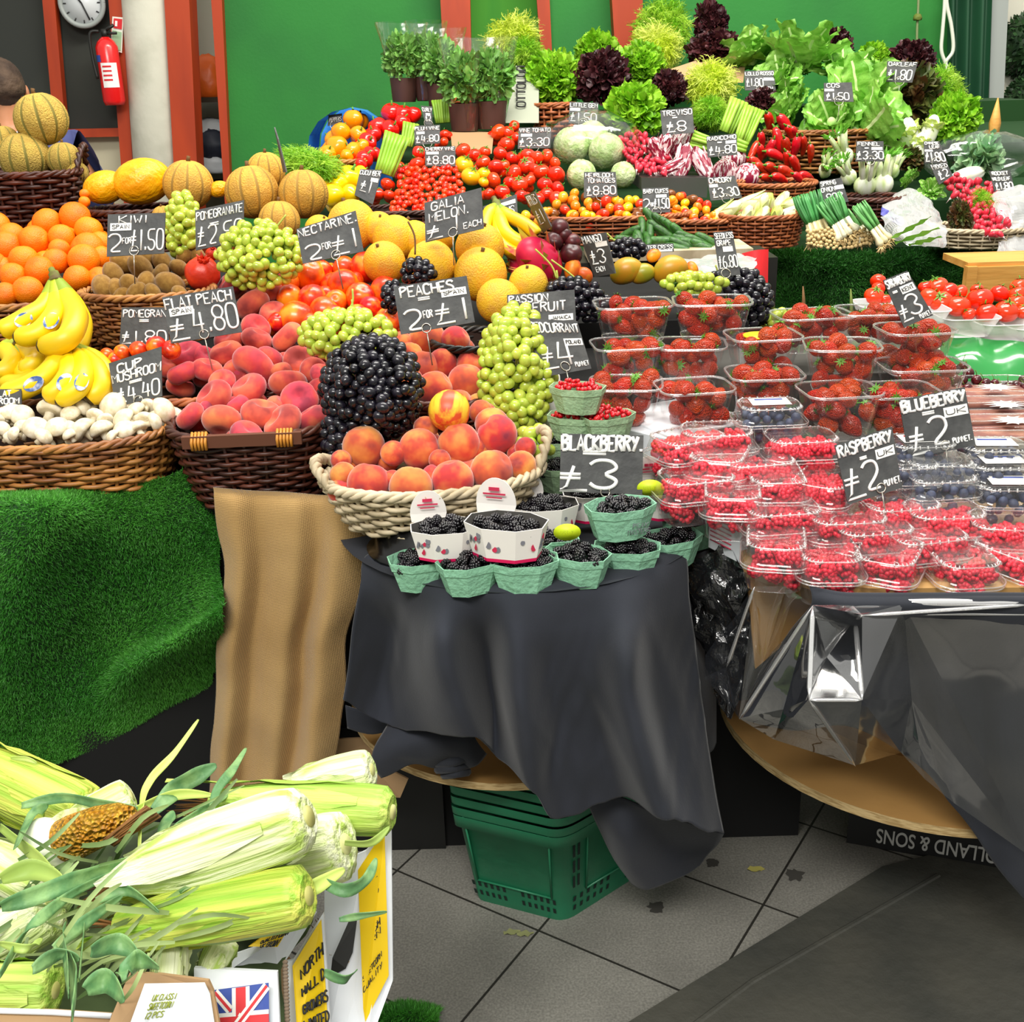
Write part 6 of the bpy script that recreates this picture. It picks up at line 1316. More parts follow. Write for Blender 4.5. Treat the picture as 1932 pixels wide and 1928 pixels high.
b=MB(); b.slab([WY(1405,475,3.0),WY(1448,468,3.0),WY(1450,620,2.95),WY(1425,620,2.95)],.01,nrm=V((0,1,0))); G=surf([[WY(1400,478,3.05),WY(1425,472,3.02),WY(1450,470,3.05)],[WY(1405,540,3.0),WY(1428,530,2.97),WY(1449,535,3.02)],[WY(1420,610,2.98),WY(1432,610,2.96),WY(1450,600,3.0)]],6,6)
b=MB(); b.grid(G); b.build('red_cloth',m_redcloth,label='bright red cloth beside the dark grass skirt',cat='cloth')
# ================================================================ BACK COUNTER
def at(cf,x,y,off=0):
    (a,c_),=cf((x,y)); return W(a,c_,DB(c_)+off)
def sz(cf,r,y):
    (a,c_),=cf((0,y)); s=cf((1,0))[0][0]-cf((0,0))[0][0]; return r*s*DB(c_)/F
def head(cf,x,y,r,me,name,label,cat='lettuce',off=0,rot=None,sc=(1,1,1),parts=None,group=None):
    s=sz(cf,r,y)*(1.12 if me in(me_cos,me_cosw) else 1.22 if me in (me_fri,me_frg) else 1.1); return spawn((name,me,parts or []),at(cf,x,y,off),rot or (RNG.uniform(-.3,.3),RNG.uniform(-.3,.3),RNG.uniform(0,6)),(s*sc[0],s*sc[1],s*sc[2]),label,cat,group)
# lettuces
head(c2,1230,425,150,me_lolo[0],'lollo_lettuce','round green frilly lettuce in the small woven pot basket',off=.05)
head(c2,1480,415,140,me_dark,'lollo_rosso_lettuce','dark red frilly lettuce beside the round green one')
head(c2,1455,290,120,me_lolo[1],'lollo_lettuce','green frilly lettuce above and behind the dark red one',off=.15)
head(c2,1690,345,120,me_lolo[0],'lollo_lettuce','green frilly lettuce below the big pale frisee',off=.05)
head(c2,1650,590,150,me_lolo[1],'lollo_lettuce','green frilly lettuce left of the TREVISO sign',off=-.02)
head(c2,1825,470,95,me_dark,'lollo_rosso_lettuce','small dark red lettuce above the TREVISO sign')
head(c2,1790,160,150,me_frg,'frisee_lettuce','tall pale green frisee in front of the wall, highest of all',off=.1,sc=(.9,.9,1))
head(c2,1760,260,125,me_fri,'frisee_lettuce','pale frisee directly below the highest one',off=.12)
head(c2,1010,210,130,me_fri,'frisee_lettuce','pale yellow frisee beside the herb sleeves',off=.12,sc=(1.05,1,.9))
head(c2,1080,290,90,me_frg,'frisee_lettuce','green outer frisee leaves beside the paper bag',off=.14)
head(c3,300,130,100,me_dark,'red_lettuce','dark red lettuce with pointed crown before the green wall',off=.1,sc=(.85,.8,1.15))
head(c3,320,270,130,me_dark,'red_lettuce','broad dark red lettuce under the pointed one',off=.06,sc=(1.05,.9,.8))
head(c3,935,245,125,me_dark,'red_lettuce','dark red lettuce between cos leaves and green frilly one',off=.14,sc=(1,.8,.75))
head(c3,1350,325,125,me_dark,'red_lettuce','dark red lettuce behind the OAKLEAF sign',off=.04,sc=(1,.9,.85))
head(c3,1320,520,155,me_oak,'oak_leaf_lettuce','bronze and green oak leaf lettuce below the OAKLEAF sign')
head(c3,570,545,110,me_dark,'red_lettuce','dark red lettuce under the LOLLO ROSSO sign',off=.03,sc=(1,.8,.7))
head(c3,75,470,80,me_dark,'red_lettuce','small dark red lettuce left of the yellow frisee',off=.08)
head(c3,1150,315,90,me_lolo[0],'lollo_lettuce','green frilly lettuce beside the OAKLEAF sign',off=.12)
head(c3,1500,480,110,me_frg,'frisee_lettuce','feathery green salad by the dark shutter, upper part',off=.05,sc=(.9,.9,1.1))
head(c3,1570,630,130,me_lolo[1],'lollo_lettuce','curly green salad by the dark shutter, lower part',off=.02,sc=(.95,.9,1.1))
head(c3,300,440,135,me_fri,'frisee_lettuce','bright yellow frisee above the celery',off=-.02,sc=(1.05,.9,.85))
head(c3,300,590,85,me_frg,'frisee_lettuce','green frisee leaves hanging beside the celery',off=-.02)
head(c3,1330,835,75,me_oak,'oak_leaf_lettuce','small bronze lettuce left of the lower leaf sign',off=-.02,sc=(1.2,.9,.8))
# cos
def cosl(x,y,r,el,az,label,wide=False,off=0): head(c3,x,y,r,me_cosw if wide else me_cos,'cos_lettuce',label,off=off,rot=(el,az,RNG.uniform(0,6)))
cosl(760,380,240,.15,-.1,'tall cos lettuce standing against the green wall'); cosl(520,330,190,.1,.5,'broad green leaves behind the LOLLO ROSSO sign',True,.05); cosl(1000,440,190,.2,.2,'cos lettuce behind the COS sign',False,.05)
cosl(1080,560,230,.6,.2,'long cos lettuce right of the COS sign'); cosl(730,600,190,.7,-.7,'spreading green leaves left of the cos basket',True); cosl(930,650,190,.9,.1,'round green head at front of the cos basket',True,-.05); cosl(1090,700,220,.8,.9,'pale cos lettuce lying over the basket edge',False,-.05); cosl(660,430,150,.4,-.6,'green leaves between LOLLO ROSSO and COS signs',True)
basket(at(c3,925,675,.02),.26,.16,.16,taper=.8,label='brown wicker basket holding the cos lettuces',mt=m_wicker,rows=10,stakes=26,sr=.006)
basket(at(c2,1230,545,.05),.085,.085,.13,taper=.85,mt=m_wickr,label='small woven pot basket under the round lettuce',rows=7,stakes=16,sr=.007)
# herb pots in sleeves
b=MB(); b.grid([[V((math.cos(a)*r,math.sin(a)*r,z)) for a in [i*2*PI/20 for i in range(21)]] for r,z in((.055,0),(.058,.01),(.068,.11))]); b.add([V((math.cos(i*2*PI/20)*.066,math.sin(i*2*PI/20)*.066,.10)) for i in range(20)],[tuple(range(20))]); me_pot=b.mesh('pot',mat('brown_pot','4c3028',rough=.6))
b=MB(); b.grid([[V((math.cos(a)*(r+.008*math.sin(a*5+z*20)*z*3),math.sin(a)*(r*.8+.006*math.cos(a*4)),z)) for a in [i*2*PI/28 for i in range(29)]] for r,z in((.06,0),(.075,.12),(.10,.24),(.125,.34),(.13,.36))]); me_slv=b.mesh('cellophane_sleeve',m_cello)
for x,y,s,l in((450,530,1.0,'far left, before the green wall'),(575,525,1.0,'second, behind the red post foot'),(765,680,1.12,'front, above the cardboard'),(905,670,1.12,'front right, beside the paper bag'),(640,560,1.0,'middle, leaning behind the front ones')):
    p=at(c2,x,y,.05); root=link('potted_herb',None,loc=p,sc=s*.84,rot=(0,RNG.uniform(-.06,.06),RNG.uniform(0,6)),label='potted green herb in clear sleeve, '+l,cat='potted herb'); link('pot',me_pot,root); f_=link('foliage',me_herb,root,loc=(0,0,.2),sc=(.115,.115,.13)); link('cellophane_sleeve',me_slv,root)
b=MB(); q=[at(c2,*p,.02) for p in((1030,340),(1150,420),(1150,640),(975,640))]; b.slab(q,.03,nrm=V((0,1,0))); root=b.build('paper_bag',mat('grey_paper_bag','a3a896','8c9480',sc=3,rough=.8),smooth=False,label='grey green printed paper bag between herbs and round lettuce',cat='bag')
b=MB(); q=[at(c2,1030,560,-.0),at(c2,1030,350,-.0),at(c2,1080,350,-.0),at(c2,1080,560,-.0)]; letter_mb(b,(q[0],q[1],q[2],q[3]),[('OTTOLOO',0,1,0,.9,1)],.004,.0035); b.build('bag_lettering',m_ink,root)
b=MB(); q=[at(c2,*p,.0) for p in((690,690),(915,690),(905,800),(700,800))]; b.slab(q,.15,nrm=V((0,1,0))); b.build('cardboard_box',m_cardbox,smooth=False,label='brown cardboard box under the front herb pots',cat='box')
b=MB(); q=[at(c3,*p,.08) for p in((60,370),(240,310),(480,340),(470,430),(90,450))]; b.slab(q,.02,nrm=V((0,1,0))); b.build('cardboard_sheet',m_cardbox,smooth=False,label='brown cardboard sheet below the dark red lettuces',cat='cardboard')
# peppers
pile(c2,[(120,690,48),(185,625,52),(100,770,58),(210,700,42),(50,800,42),(180,785,42),(150,815,35),(230,760,35)],('orange_bell_pepper',me_pep['o'],[('stem',me_pepst)]),lambda y:DB(y)-.03,'orange pepper','by blue bag','pepper','orange peppers in front of the blue bag',under=1)
pile(c2,[(50,900,58),(165,930,66),(105,955,50),(80,1020,58),(170,1010,48),(30,960,40),(225,900,35)],('yellow_bell_pepper',me_pep['y'],[('stem',me_pepst)]),lambda y:DB(y)-.1,'yellow pepper','above melons','pepper','yellow peppers behind the melons',under=1)
pile(c2,[(385,590,52),(445,600,50),(500,598,38),(310,660,46),(375,675,46),(440,640,42),(258,740,46),(240,830,46),(290,700,40),(220,860,35),(270,800,35)],('red_bell_pepper',me_pep['r'],[('stem',me_pepst)]),lambda y:DB(y)-.02,'red pepper','behind celery','pepper','red peppers beside the orange ones',under=1)
basket(at(c2,105,835,0),.12,.09,.07,taper=.85,label='wicker basket under the orange peppers',rows=6,stakes=18)
c=at(c2,185,640,.12); b=MB(); R_=[]
for k in range(9):
    a=PI*k/8; R_.append((math.cos(a),math.sin(a)))
G=[[V((x*.15*(1+.05*z),.02*math.sin(5*z+x*3)-.05*zz,-.22+zz*.0+y*.16+ (0 if y>0 else 0))) for x,y in R_] for z,zz in((0,0),(1,1),(2,2),(3,3))]
b.grid(G); b.add([V((x*.15,.03,-.22+y*.16)) for x,y in R_],[tuple(range(9))]); b.box((0,.0,-.3),(.3,.14,.16)); jitter([[V(p)] for p in b.v],0,1); o=b.build('blue_bag',m_blue,smooth=False,label='bright blue plastic wrapping behind the orange peppers',cat='bag'); o.location=c+V((0,0,.12))
# tomatoes
vt=[(525,795,36),(420,870,36),(515,855,42),(450,897,42),(515,922,36),(465,955,36),(310,1010,38),(360,960,36),(370,1017,32),(430,1012,36),(755,785,42),(815,808,36),(860,845,40),(925,870,42),(915,938,42),(950,800,40),(985,750,42),(1035,715,30),(940,690,44),(990,690,34),(1022,655,28),(1092,808,40),(1086,860,46),(1020,900,44),(1050,960,46),(1140,822,36),(1190,812,36),(1165,895,44),(1240,910,46),(1235,850,32),(1100,940,36),(1182,960,42),(1250,980,36),(1140,1040,42),(1060,1022,36),(1192,1010,36),(1245,1040,46),(890,1010,32),(960,1000,42),(870,790,30),(660,700,28),(655,740,26),(1000,950,36),(970,860,30),(1010,820,34),(1130,880,32),(990,1040,30)]
pile(c2,vt,('vine_tomato',me_tom,[('calyx',me_tcal)]),lambda y:DB(y)-.03,'vine tomato','on back counter','tomato','vine tomatoes on the back counter',under=1,rot=lambda p:(RNG.uniform(-.3,1.2),RNG.uniform(-.6,.6),RNG.uniform(0,6)))
pile(c2,[(760,860,52),(795,920,52),(865,905,37),(862,948,28)],('yellow_tomato',me_ytom,[('calyx',me_tcal)]),lambda y:DB(y)-.07,'yellow tomato','among the red','tomato','yellow tomatoes',rot=lambda p:(.5,0,1))
def packpile(cf,poly,r,proto,d,lab,cat,group,seed,tight=1.6,layers=2,rot=None,cap=300):
    s=cf((1,0))[0][0]-cf((0,0))[0][0]; n=0
    for L in range(layers):
        for x,y,q in pack(cf(*poly),r*s,seed+L*11,tight=tight):
            if n>=cap: return
            dd=d(y)+L*r*s*1.3*d(y)/F; pr=proto[RNG.randrange(len(proto))] if isinstance(proto,list) else proto
            spawn(pr,W(x,y,dd),rot() if rot else rr(1.2),q*dd/F,lab,cat,group); n+=1
packpile(c2,[(420,880),(720,870),(760,1000),(560,1140),(360,1110),(430,1000)],17,('cherry_tomato',me_cher,[('calyx',me_tcal)]),lambda y:DB(y)-.08,'small red cherry tomato on the vine below the CHERRY VINE sign','tomato','cherry tomatoes on the vine',21)
for i,mm in enumerate(me_small): pass
PS=[('small_tomato',m,[]) for m in me_small]
packpile(c2,[(1262,1025),(1330,1005),(1430,1035),(1690,1040),(1700,1100),(1650,1150),(1330,1185),(1180,1130),(1190,1090)],29,PS,lambda y:DB(y)-.08,'small mixed colour heirloom tomato below the HEIRLOOM sign','tomato','heirloom tomatoes below their sign',22)
packpile(c3,[(70,1010),(160,1010),(340,1100),(350,1160),(140,1175),(60,1110)],27,PS,lambda y:DB(y)-.08,'small mixed colour tomato right of the BABY CUKES sign','tomato','mixed tomatoes beside the baby cucumbers',23)
packpile(c2,[(1060,1110),(1180,1080),(1260,1150),(1130,1170)],27,PS,lambda y:DB(y)-.08,'small mixed colour tomato beside the dark plums','tomato','mixed tomatoes above the plums',24,layers=1)
basket(W(1150,405,3.75),.27,.12,.09,taper=.85,label='wide wicker basket holding heirloom tomatoes',mt=m_wickr,rows=7,stakes=30)
basket(W(1325,412,3.72),.135,.1,.08,taper=.85,label='wicker basket holding tomatoes right of the cucumbers',mt=m_wickr,rows=6,stakes=22)
basket(W(760,395,3.8),.2,.12,.08,taper=.9,label='dark basket under the cherry vine tomatoes',mt=m_wickd,rows=6,stakes=24)
basket(W(1438,405,3.68),.135,.105,.10,taper=.84,label='round wicker basket of pale chicory',mt=m_wickr,rows=9,stakes=28,sr=.0048)
basket(W(1458,345,3.95),.15,.12,.07,taper=.85,label='wicker basket under the long red peppers',mt=m_wickr,rows=6,stakes=24)
basket(W(1640,372,3.92),.125,.1,.09,taper=.85,label='wicker basket under the fennel',mt=m_wickd,rows=7,stakes=22)
basket(W(1850,428,3.78),.17,.13,.06,taper=.9,label='flat wicker tray under the radishes',mt=m_wickw,ml=m_linw,rows=5,stakes=26)
# stems above tomatoes
# cabbages, radishes, treviso
me_cabb=cosleafs(12,[m_cab,m_cosr],L=.8,Wd=.5,spread=1.5,name='cabbage')
b=MB(); b.ball(seg=22,ring=14,fn=lambda n,t,p:n*(1+.03*math.sin(5*p)+.03*noise.noise(n*3))); me_cabh=b.mesh('heart',m_cab)
def cabbage(x,y,r,label): head(c2,x,y,r,me_cabh,'cabbage',label,'cabbage',parts=[('outer_leaves',me_cabb)])
cabbage(1320,760,85,'pale cabbage wrapped in film, left of the three'); cabbage(1430,720,80,'pale cabbage wrapped in film, top middle'); cabbage(1500,790,85,'pale cabbage wrapped in film, right of the three'); cabbage(1370,910,70,'film wrapped cabbage behind the HEIRLOOM TOMATOES sign'); cabbage(1590,910,60,'film wrapped cabbage below the radishes')
b=MB(); b.ball((0,0,0),(.20,.13,.13),26,18,fn=lambda n,t,p:n*(1+.12*noise.noise(n*4))); o=b.build('clear_bag',m_cello,label='clear film bag crumpled over the three pale cabbages',cat='bag'); o.location=at(c2,1410,760)
b=MB(); b.ball(seg=10,ring=8,fn=lambda n,t,p:V((n.x*.8,n.y*.8,n.z*1.1+(.5*n.z**3 if n.z<0 else 0)))); me_rad=b.mesh('radish',m_rad)
b=MB(); b.tube([(0,0,-1.2),(0,0,-1.9),(.2,0,-2.9)],[.42,.12,.03],n=6); me_rt=b.mesh('root_tip',m_radw)
P_rad=('radish',me_rad,[('root_tip',me_rt)])
packpile(c2,[(1570,720),(1650,680),(1760,730),(1850,860),(1800,905),(1690,890),(1590,800)],17,P_rad,lambda y:DB(y)-.03,'pink radish with pale tip in the bunch left of treviso','radish','radishes left of the treviso',31,rot=lambda:(RNG.uniform(-.6,1),RNG.uniform(-1,1),0))
packpile(c3,[(1520,940),(1580,910),(1650,930),(1780,960),(1850,1080),(1860,1170),(1800,1235),(1680,1180),(1650,1080),(1560,1010)],19,P_rad,lambda y:DB(y)-.06,'pink radish with pale tip on the flat tray','radish','radishes on the flat wicker tray',32,rot=lambda:(RNG.uniform(-.6,1),RNG.uniform(-1.5,1),0))
head(c3,1700,1060,95,me_frg,'radish_leaves','green leaves tangled among the tray radishes','leaves',off=.0,sc=(1.2,.6,.7))
head(c3,1600,1130,75,me_oak,'bronze_leaf_bunch','tied bunch of bronze topped leaves beside the tray radishes','salad',off=-.06,sc=(.7,.6,1))
def f_tre(n,t,p): return V((n.x*.42*(1+.05*math.sin(7*p)),n.y*.42*(1+.05*math.sin(7*p)),n.z))
b=MB(); b.ball(seg=28,ring=18,fn=f_tre)
for k in range(7):
    a=k*.9; u=V((math.cos(a),math.sin(a),0)); leaf(b,V((0,0,-.7))+u*.25,V((u.x*.12,u.y*.12,1)),-u,1.55,.3,curl=.02,ruf=.03,nu=8,nv=4,mi=0)
me_tre=b.mesh('treviso',m_trev)
for x,y,r,l,ro in((1790,820,105,'red and white treviso chicory nearest the radishes',(0,-.5,0)),(1840,880,80,'treviso chicory lying under the nearest ones',(0,1.2,0))): head(c2,x,y,r,me_tre,'treviso_chicory',l,'chicory',rot=ro)
for x,y,r,l,ro in((145,725,95,'treviso chicory pointing up under its sign',(0,.45,0)),(155,850,100,'treviso chicory in the middle of the tray',(0,.6,1)),(260,860,95,'treviso chicory beside the radicchio sign',(0,.8,2)),(40,800,100,'treviso chicory at left of its tray',(0,-.4,3))): head(c3,x,y,r,me_tre,'treviso_chicory',l,'chicory',rot=ro,off=-.03)
for x,y,r,l in((375,900,62,'round radicchio left below its sign'),(490,920,62,'round radicchio right, beside the red peppers'),(420,830,60,'bronze radicchio just under its sign')): head(c3,x,y,r,me_cabh,'radicchio',l,'radicchio'); bpy.data.objects[-1] if 0 else None
me_rdc=me_cabh.copy(); me_rdc.materials.clear(); me_rdc.materials.append(m_trev)
for o in list(COL.objects):
    if o.name.startswith('radicchio'): o.data=me_rdc
b=MB(); q=[at(c3,*p,-.05) for p in((-60,925),(290,925),(280,1030),(-60,990))]; b.slab(q,.3,nrm=V((0,1,0))); b.build('black_tray',m_black,smooth=False,label='black tray under the treviso chicory',cat='tray')
# romano peppers
rp=[(605,640,34,.5),(690,660,40,.7),(720,700,34,.8),(560,740,30,.2),(650,730,34,.3),(600,780,32,-.3),(690,770,34,.5),(640,810,34,1.2),(740,770,32,.2),(520,790,30,-.5),(780,760,30,.4),(620,880,34,1.2),(700,900,34,1.1),(570,880,28,1.0),(660,930,32,1.3),(740,860,32,.6),(540,850,28,1.0),(800,920,30,1.3),(590,930,28,1.3),(760,930,28,1.0),(820,800,26,.2),(700,840,32,.4),(560,800,28,.4),(740,700,30,.9)]
labs=rowlabels([(a,b_,r*.8) for a,b_,r,_ in rp],'long red pepper','over its basket')
for (x,y,r,a),l in zip(rp,labs): spawn(('romano_pepper',me_rom,[('stem',me_romst)]),at(c3,x,y,-.05),(RNG.uniform(-.2,.5),-a,RNG.uniform(0,.6)),sz(c3,r*.88,y),l,'pepper','long red peppers over their basket')
# chicory, fennel, onions, celery
def f_end(n,t,p): return V((n.x*.40,n.y*.40,n.z))*(1+.04*math.sin(4*p+n.z*3))
b=MB(); b.ball(seg=18,ring=14,fn=f_end); 
for k in range(4): a=k*1.6; u=V((math.cos(a),math.sin(a),0)); leaf(b,V((0,0,-.8))+u*.2,V((u.x*.1,u.y*.1,1)),-u,1.6,.3,curl=.03,ruf=.0,nu=7,nv=4)
me_end=b.mesh('endive',m_endive)
en=[(370,1110,95,1.0),(510,1060,105,1.25),(600,1070,70,-.4),(480,1140,70,.3),(550,1150,78,.5),(640,1150,78,-.2),(720,1110,80,1.3),(730,1060,70,1.5),(660,1060,70,.7),(560,1090,75,.2),(430,1160,60,.9)]
labs=rowlabels([(a,b_,r*.6) for a,b_,r,_ in en],'pale chicory head','in round basket')
for (x,y,r,a),l in zip(en,labs): spawn(('chicory',me_end,[]),at(c3,x,y,-.1),(.3,a,RNG.uniform(0,1)),sz(c3,r*1.05,y),l,'chicory','pale chicory heads in the round basket')
b=MB(); b.ball((0,0,-.3),(.55,.4,.5),18,12,fn=lambda n,t,p:n*(1+.05*math.sin(5*p)))
for k in range(5): a=k*1.25; b.tube([(math.cos(a)*.2,math.sin(a)*.15,0),(math.cos(a)*.35,math.sin(a)*.2,.6),(math.cos(a)*.5,math.sin(a)*.3,1.0)],[.17,.13,.1],n=8)
me_fen=b.mesh('fennel',m_fenf)
b=MB()
for k in range(46):
    a=k*2.4; p=V((math.cos(a)*.4,math.sin(a)*.25,.9)); d_=V((math.cos(a)*.6,math.sin(a)*.4,1+RNG.uniform(-.6,.3))); leaf(b,p,d_,V((RNG.uniform(-1,1),1,0)),RNG.uniform(.25,.6),.05,curl=.4,ruf=.02,nu=4,nv=2)
me_fro=b.mesh('fronds',m_frond)
for x,y,r,l,ro in((1110,935,105,'fennel bulb front middle of its basket',(.2,0,0)),(1200,925,110,'fennel bulb front right, brightest one',(.15,.15,2)),(1010,905,80,'fennel bulb behind the SPRING ONION sign',(.3,-.6,0)),(900,870,85,'fennel bulb lying toward the red peppers',(.3,-1.0,1)),(985,790,95,'fennel bulb left of the FENNEL sign',(.1,-.4,0)),(1140,870,70,'fennel bulb behind the front ones',(.3,.5,2)),(1260,870,75,'fennel bulb beside the small bronze lettuce',(.2,.6,1))):
    spawn(('fennel',me_fen,[('fronds',me_fro)]),at(c3,x,y,-.06),ro,sz(c3,r,y),l,'fennel','fennel bulbs in and round their basket')
def onions(x0,y0,x1,y1,w,n,label,d,bulb=True):
    """bunch from leaf tips (x0,y0) to roots (x1,y1)"""
    root=link('spring_onion_bunch',None,loc=W(x1,y1,d),label=label,cat='spring onions',group='spring onion bunches'); o=W(x1,y1,d)
    nx,ny=(y1-y0),-(x1-x0); ln=math.hypot(nx,ny); nx/=ln; ny/=ln
    bl=MB(); bw=MB(); br=MB()
    for i in range(n):
        u=RNG.uniform(-1,1); dz=RNG.uniform(-.05,.0)
        A=lambda t,sp:W(x0+(x1-x0)*t+nx*u*w*sp,y0+(y1-y0)*t+ny*u*w*sp,d+dz)-o
        bl.tube([A(-.02*RNG.random(),1.1),A(.2,1.05),A(.45,.85),A(.62,.7)],[.002,.005,.006,.0055],n=5); bw.tube([A(.6,.7),A(.8,.75),A(.93,.9),A(1.0,1.0)],[.0055,.006,.011,.007],n=6)
        for k in range(5): br.tube([A(1,1.0),A(1.0,1)+V((RNG.uniform(-.02,.02),RNG.uniform(-.02,0),RNG.uniform(-.025,.004)))],[.003,.0008],n=4)
    bl.build('green_leaves',m_ong,root); bw.build('white_stems',m_onw,root); br.build('roots',m_root,root)
onions(1522,365,1550,452,26,26,'spring onion bunch furthest left beside the chicory basket',3.62); onions(1560,375,1600,445,26,24,'spring onion bunch in the middle, roots spread',3.6); onions(1620,385,1672,458,14,16,'spring onion bunch slanting right with long white stems',3.55); onions(1600,395,1635,450,20,14,'spring onion bunch low behind the slanting one',3.62)
packpile(c3,[(800,1200),(900,1190),(1000,1170),(1140,1200),(1140,1270),(950,1300),(800,1270)],10,('onion_bulb',me_cher,[]),lambda y:3.56,'tiny pale spring onion bulb at the counter edge','spring onion','pale onion bulbs at the counter edge',41,layers=1)
for o in list(COL.objects):
    if o.name.startswith('onion_bulb'):
        if 'mb' not in globals(): mb=o.data.copy(); mb.materials.clear(); mb.materials.append(m_root)
        o.data=mb
def celery(P0,P1,w,n,label,d,cf,m=m_cel):
    (x0,y0),(x1,y1)=cf(P0,P1); s=cf((1,0))[0][0]-cf((0,0))[0][0]; w*=s; o=W(x1,y1,d); nx,ny=(y1-y0),-(x1-x0); ln=math.hypot(nx,ny); nx/=ln; ny/=ln; b=MB()
    for i in range(n):
        u=(i+.5)/n*2-1; dz=-.02*math.cos(u*1.5)+RNG.uniform(-.01,.01); Q=[W(x0+(x1-x0)*t+nx*u*w*sp,y0+(y1-y0)*t+ny*u*w*sp,d+dz)-o for t,sp in((0,1.15),(.3,1.0),(.7,.9),(1,.8))]; b.tube(Q,w*d/F/n*1.25,n=7)
    ob=b.build('celery',m,label=label,cat='celery',group='celery heads'); ob.location=o
celery((415,700),(345,905),62,7,'celery head standing left of the vine tomatoes',4.0,c2); celery((485,640),(460,760),38,5,'pale celery behind the PLUM VINE sign',4.25,c2); celery((640,520),(650,640),45,7,'light green stalks beside the herb pots',4.5,c2)
celery((450,520),(380,690),45,5,'celery head with cut tops left of the red peppers',4.35,c3); celery((530,560),(460,740),50,6,'second celery head right of the first one',4.3,c3); celery((200,720),(330,760),40,5,'celery lying behind the RADICCHIO sign',4.2,c3); celery((430,750),(490,770),30,3,'celery ends right of the RADICCHIO sign',4.15,c3)
# chinese leaf, spinach, cauliflower, bags
def f_cl(n,t,p): return V((n.x*.5,n.y*.5,n.z))*(1+.05*math.sin(6*p))
b=MB(); b.ball(seg=22,ring=14,fn=f_cl); me_cl=b.mesh('chinese_leaf',m_whiteveg)
me_clo2=cosleafs(10,[mat('chinese_leaf_blade','d9e48c','c2d66a',sc=2,rough=.5,isl=.15,trl=.25),m_whiteveg],L=1.15,Wd=.42,spread=.35,name='outer_leaves'); 
for v in me_clo2.vertices: v.co.z-=.25
for x,y,r,l,ro in((1330,720,95,'pale chinese leaf left of the LEAF sign',(.2,-.2,0)),(1440,690,80,'yellow tipped chinese leaf behind the LEAF sign',(.2,.2,1)),(1380,780,80,'pale chinese leaf at the bottom of the group',(.3,0,2))): head(c3,x,y,r,me_cl,'chinese_leaf',l,'chinese leaf',rot=ro,off=.03,parts=[('outer_leaves',me_clo2)])
o=head(c3,1630,920,85,me_cabh,'cauliflower','white headed cabbage above the tray radishes','cabbage'); o.data=me_cl; o.rotation_euler=(0,1.3,0); o.scale=tuple(s*1.0 for s in o.scale)
me_herbp=frilly(mat('bagged_leaf','86b888','b4d4a4',sc=2,rough=.5,isl=.3,trl=.2),n=300,rad=.6,L=.4,Wd=.16,ruf=.03,name='spinach')
head(c3,1700,830,150,me_herbp,'spinach','bagged green leaves near the dark shutter','spinach',off=0,sc=(1.5,.8,.9))
b=MB(); b.ball((0,0,0),(.21,.11,.095),26,16,fn=lambda n,t,p:n*(1+.14*noise.noise(n*4))); o=b.build('clear_bag',m_cello,label='clear bag round the green leaves near the shutter',cat='bag'); o.location=at(c3,1700,820)
b=MB(); b.tube([(0,0,0),(0,0,.09),(0,0,.18)],[.014,.022,.002],n=6); o=b.build('wooden_peg',m_wood,label='pointed wooden peg standing in the bagged leaves',cat='peg'); o.location=at(c3,1765,770)
cosl(1440,1000,70,.9,.2,'small pale green gem lettuce above the bagged greens'); cosl(1350,940,70,.9,-.5,'small green leaves right of the fennel',True)
m_wbag=film('white_printed_bag',tint=(.8,.86,.84),lo=.2,hi=.6,rough=.15,milky=.28,bump=.6,bsc=9)
G=surf([[at(c3,x,y,o_) for x,y,o_ in r] for r in([(1230,1030,.0),(1330,980,-.02),(1420,1030,-.02),(1480,1110,0)],[(1200,1090,-.08),(1310,1070,-.14),(1420,1100,-.14),(1520,1160,-.08)],[(1190,1160,-.08),(1280,1190,-.16),(1400,1200,-.16),(1530,1230,-.08)],[(1220,1240,-.04),(1300,1270,-.1),(1400,1285,-.1),(1520,1290,-.03)])],10,10); jitter(G,.014,22,5)
b=MB(); b.grid(G); b.build('bagged_greens',m_wbag,smooth=False,label='shiny white plastic bag of greens beside the spring onions',cat='bag')
for k,(x0,y0,x1,y1) in enumerate(((1240,1240,1460,1130),(1260,1265,1500,1190),(1330,1275,1510,1235))):
    b=MB(); (a0,b0),(a1,b1)=c3((x0,y0),(x1,y1)); leaf(b,W(a0,b0,3.48),W(a1,b1,3.52)-W(a0,b0,3.48),V((0,1,.3)),(W(a1,b1,3.52)-W(a0,b0,3.48)).length,.008,curl=-.05,ruf=.006,nu=8,nv=4); b.build('green_leaf',m_cos,label='long green leaf showing through the white bag, %s'%('upper','middle','lower')[k],cat='leaf')
b=MB(); q=[at(c3,*p,-.1) for p in((1195,1080),(1300,1130),(1310,1165),(1290,1180),(1190,1120))]; b.slab(q,.01,nrm=V((0,1,0))); b.build('purple_label',mat('purple_print','3a3a90','6a6ab4',sc=40,rough=.5),smooth=False,label='purple printed patch on the white bag of greens',cat='label')
G=surf([[W(x,y,d) for x,y,d in r] for r in([(1880,360,3.9),(1910,350,3.88),(1960,350,3.9)],[(1870,390,3.8),(1910,390,3.75),(1970,395,3.8)],[(1890,430,3.75),(1920,440,3.7),(1970,450,3.75)],[(1880,480,3.6),(1910,490,3.55),(1960,490,3.6)])],10,10); jitter(G,.014,22,8)
b=MB(); b.grid(G); b.build('white_bag',m_wbag,smooth=False,label='shiny white plastic bag at the right edge past the radishes',cat='bag')
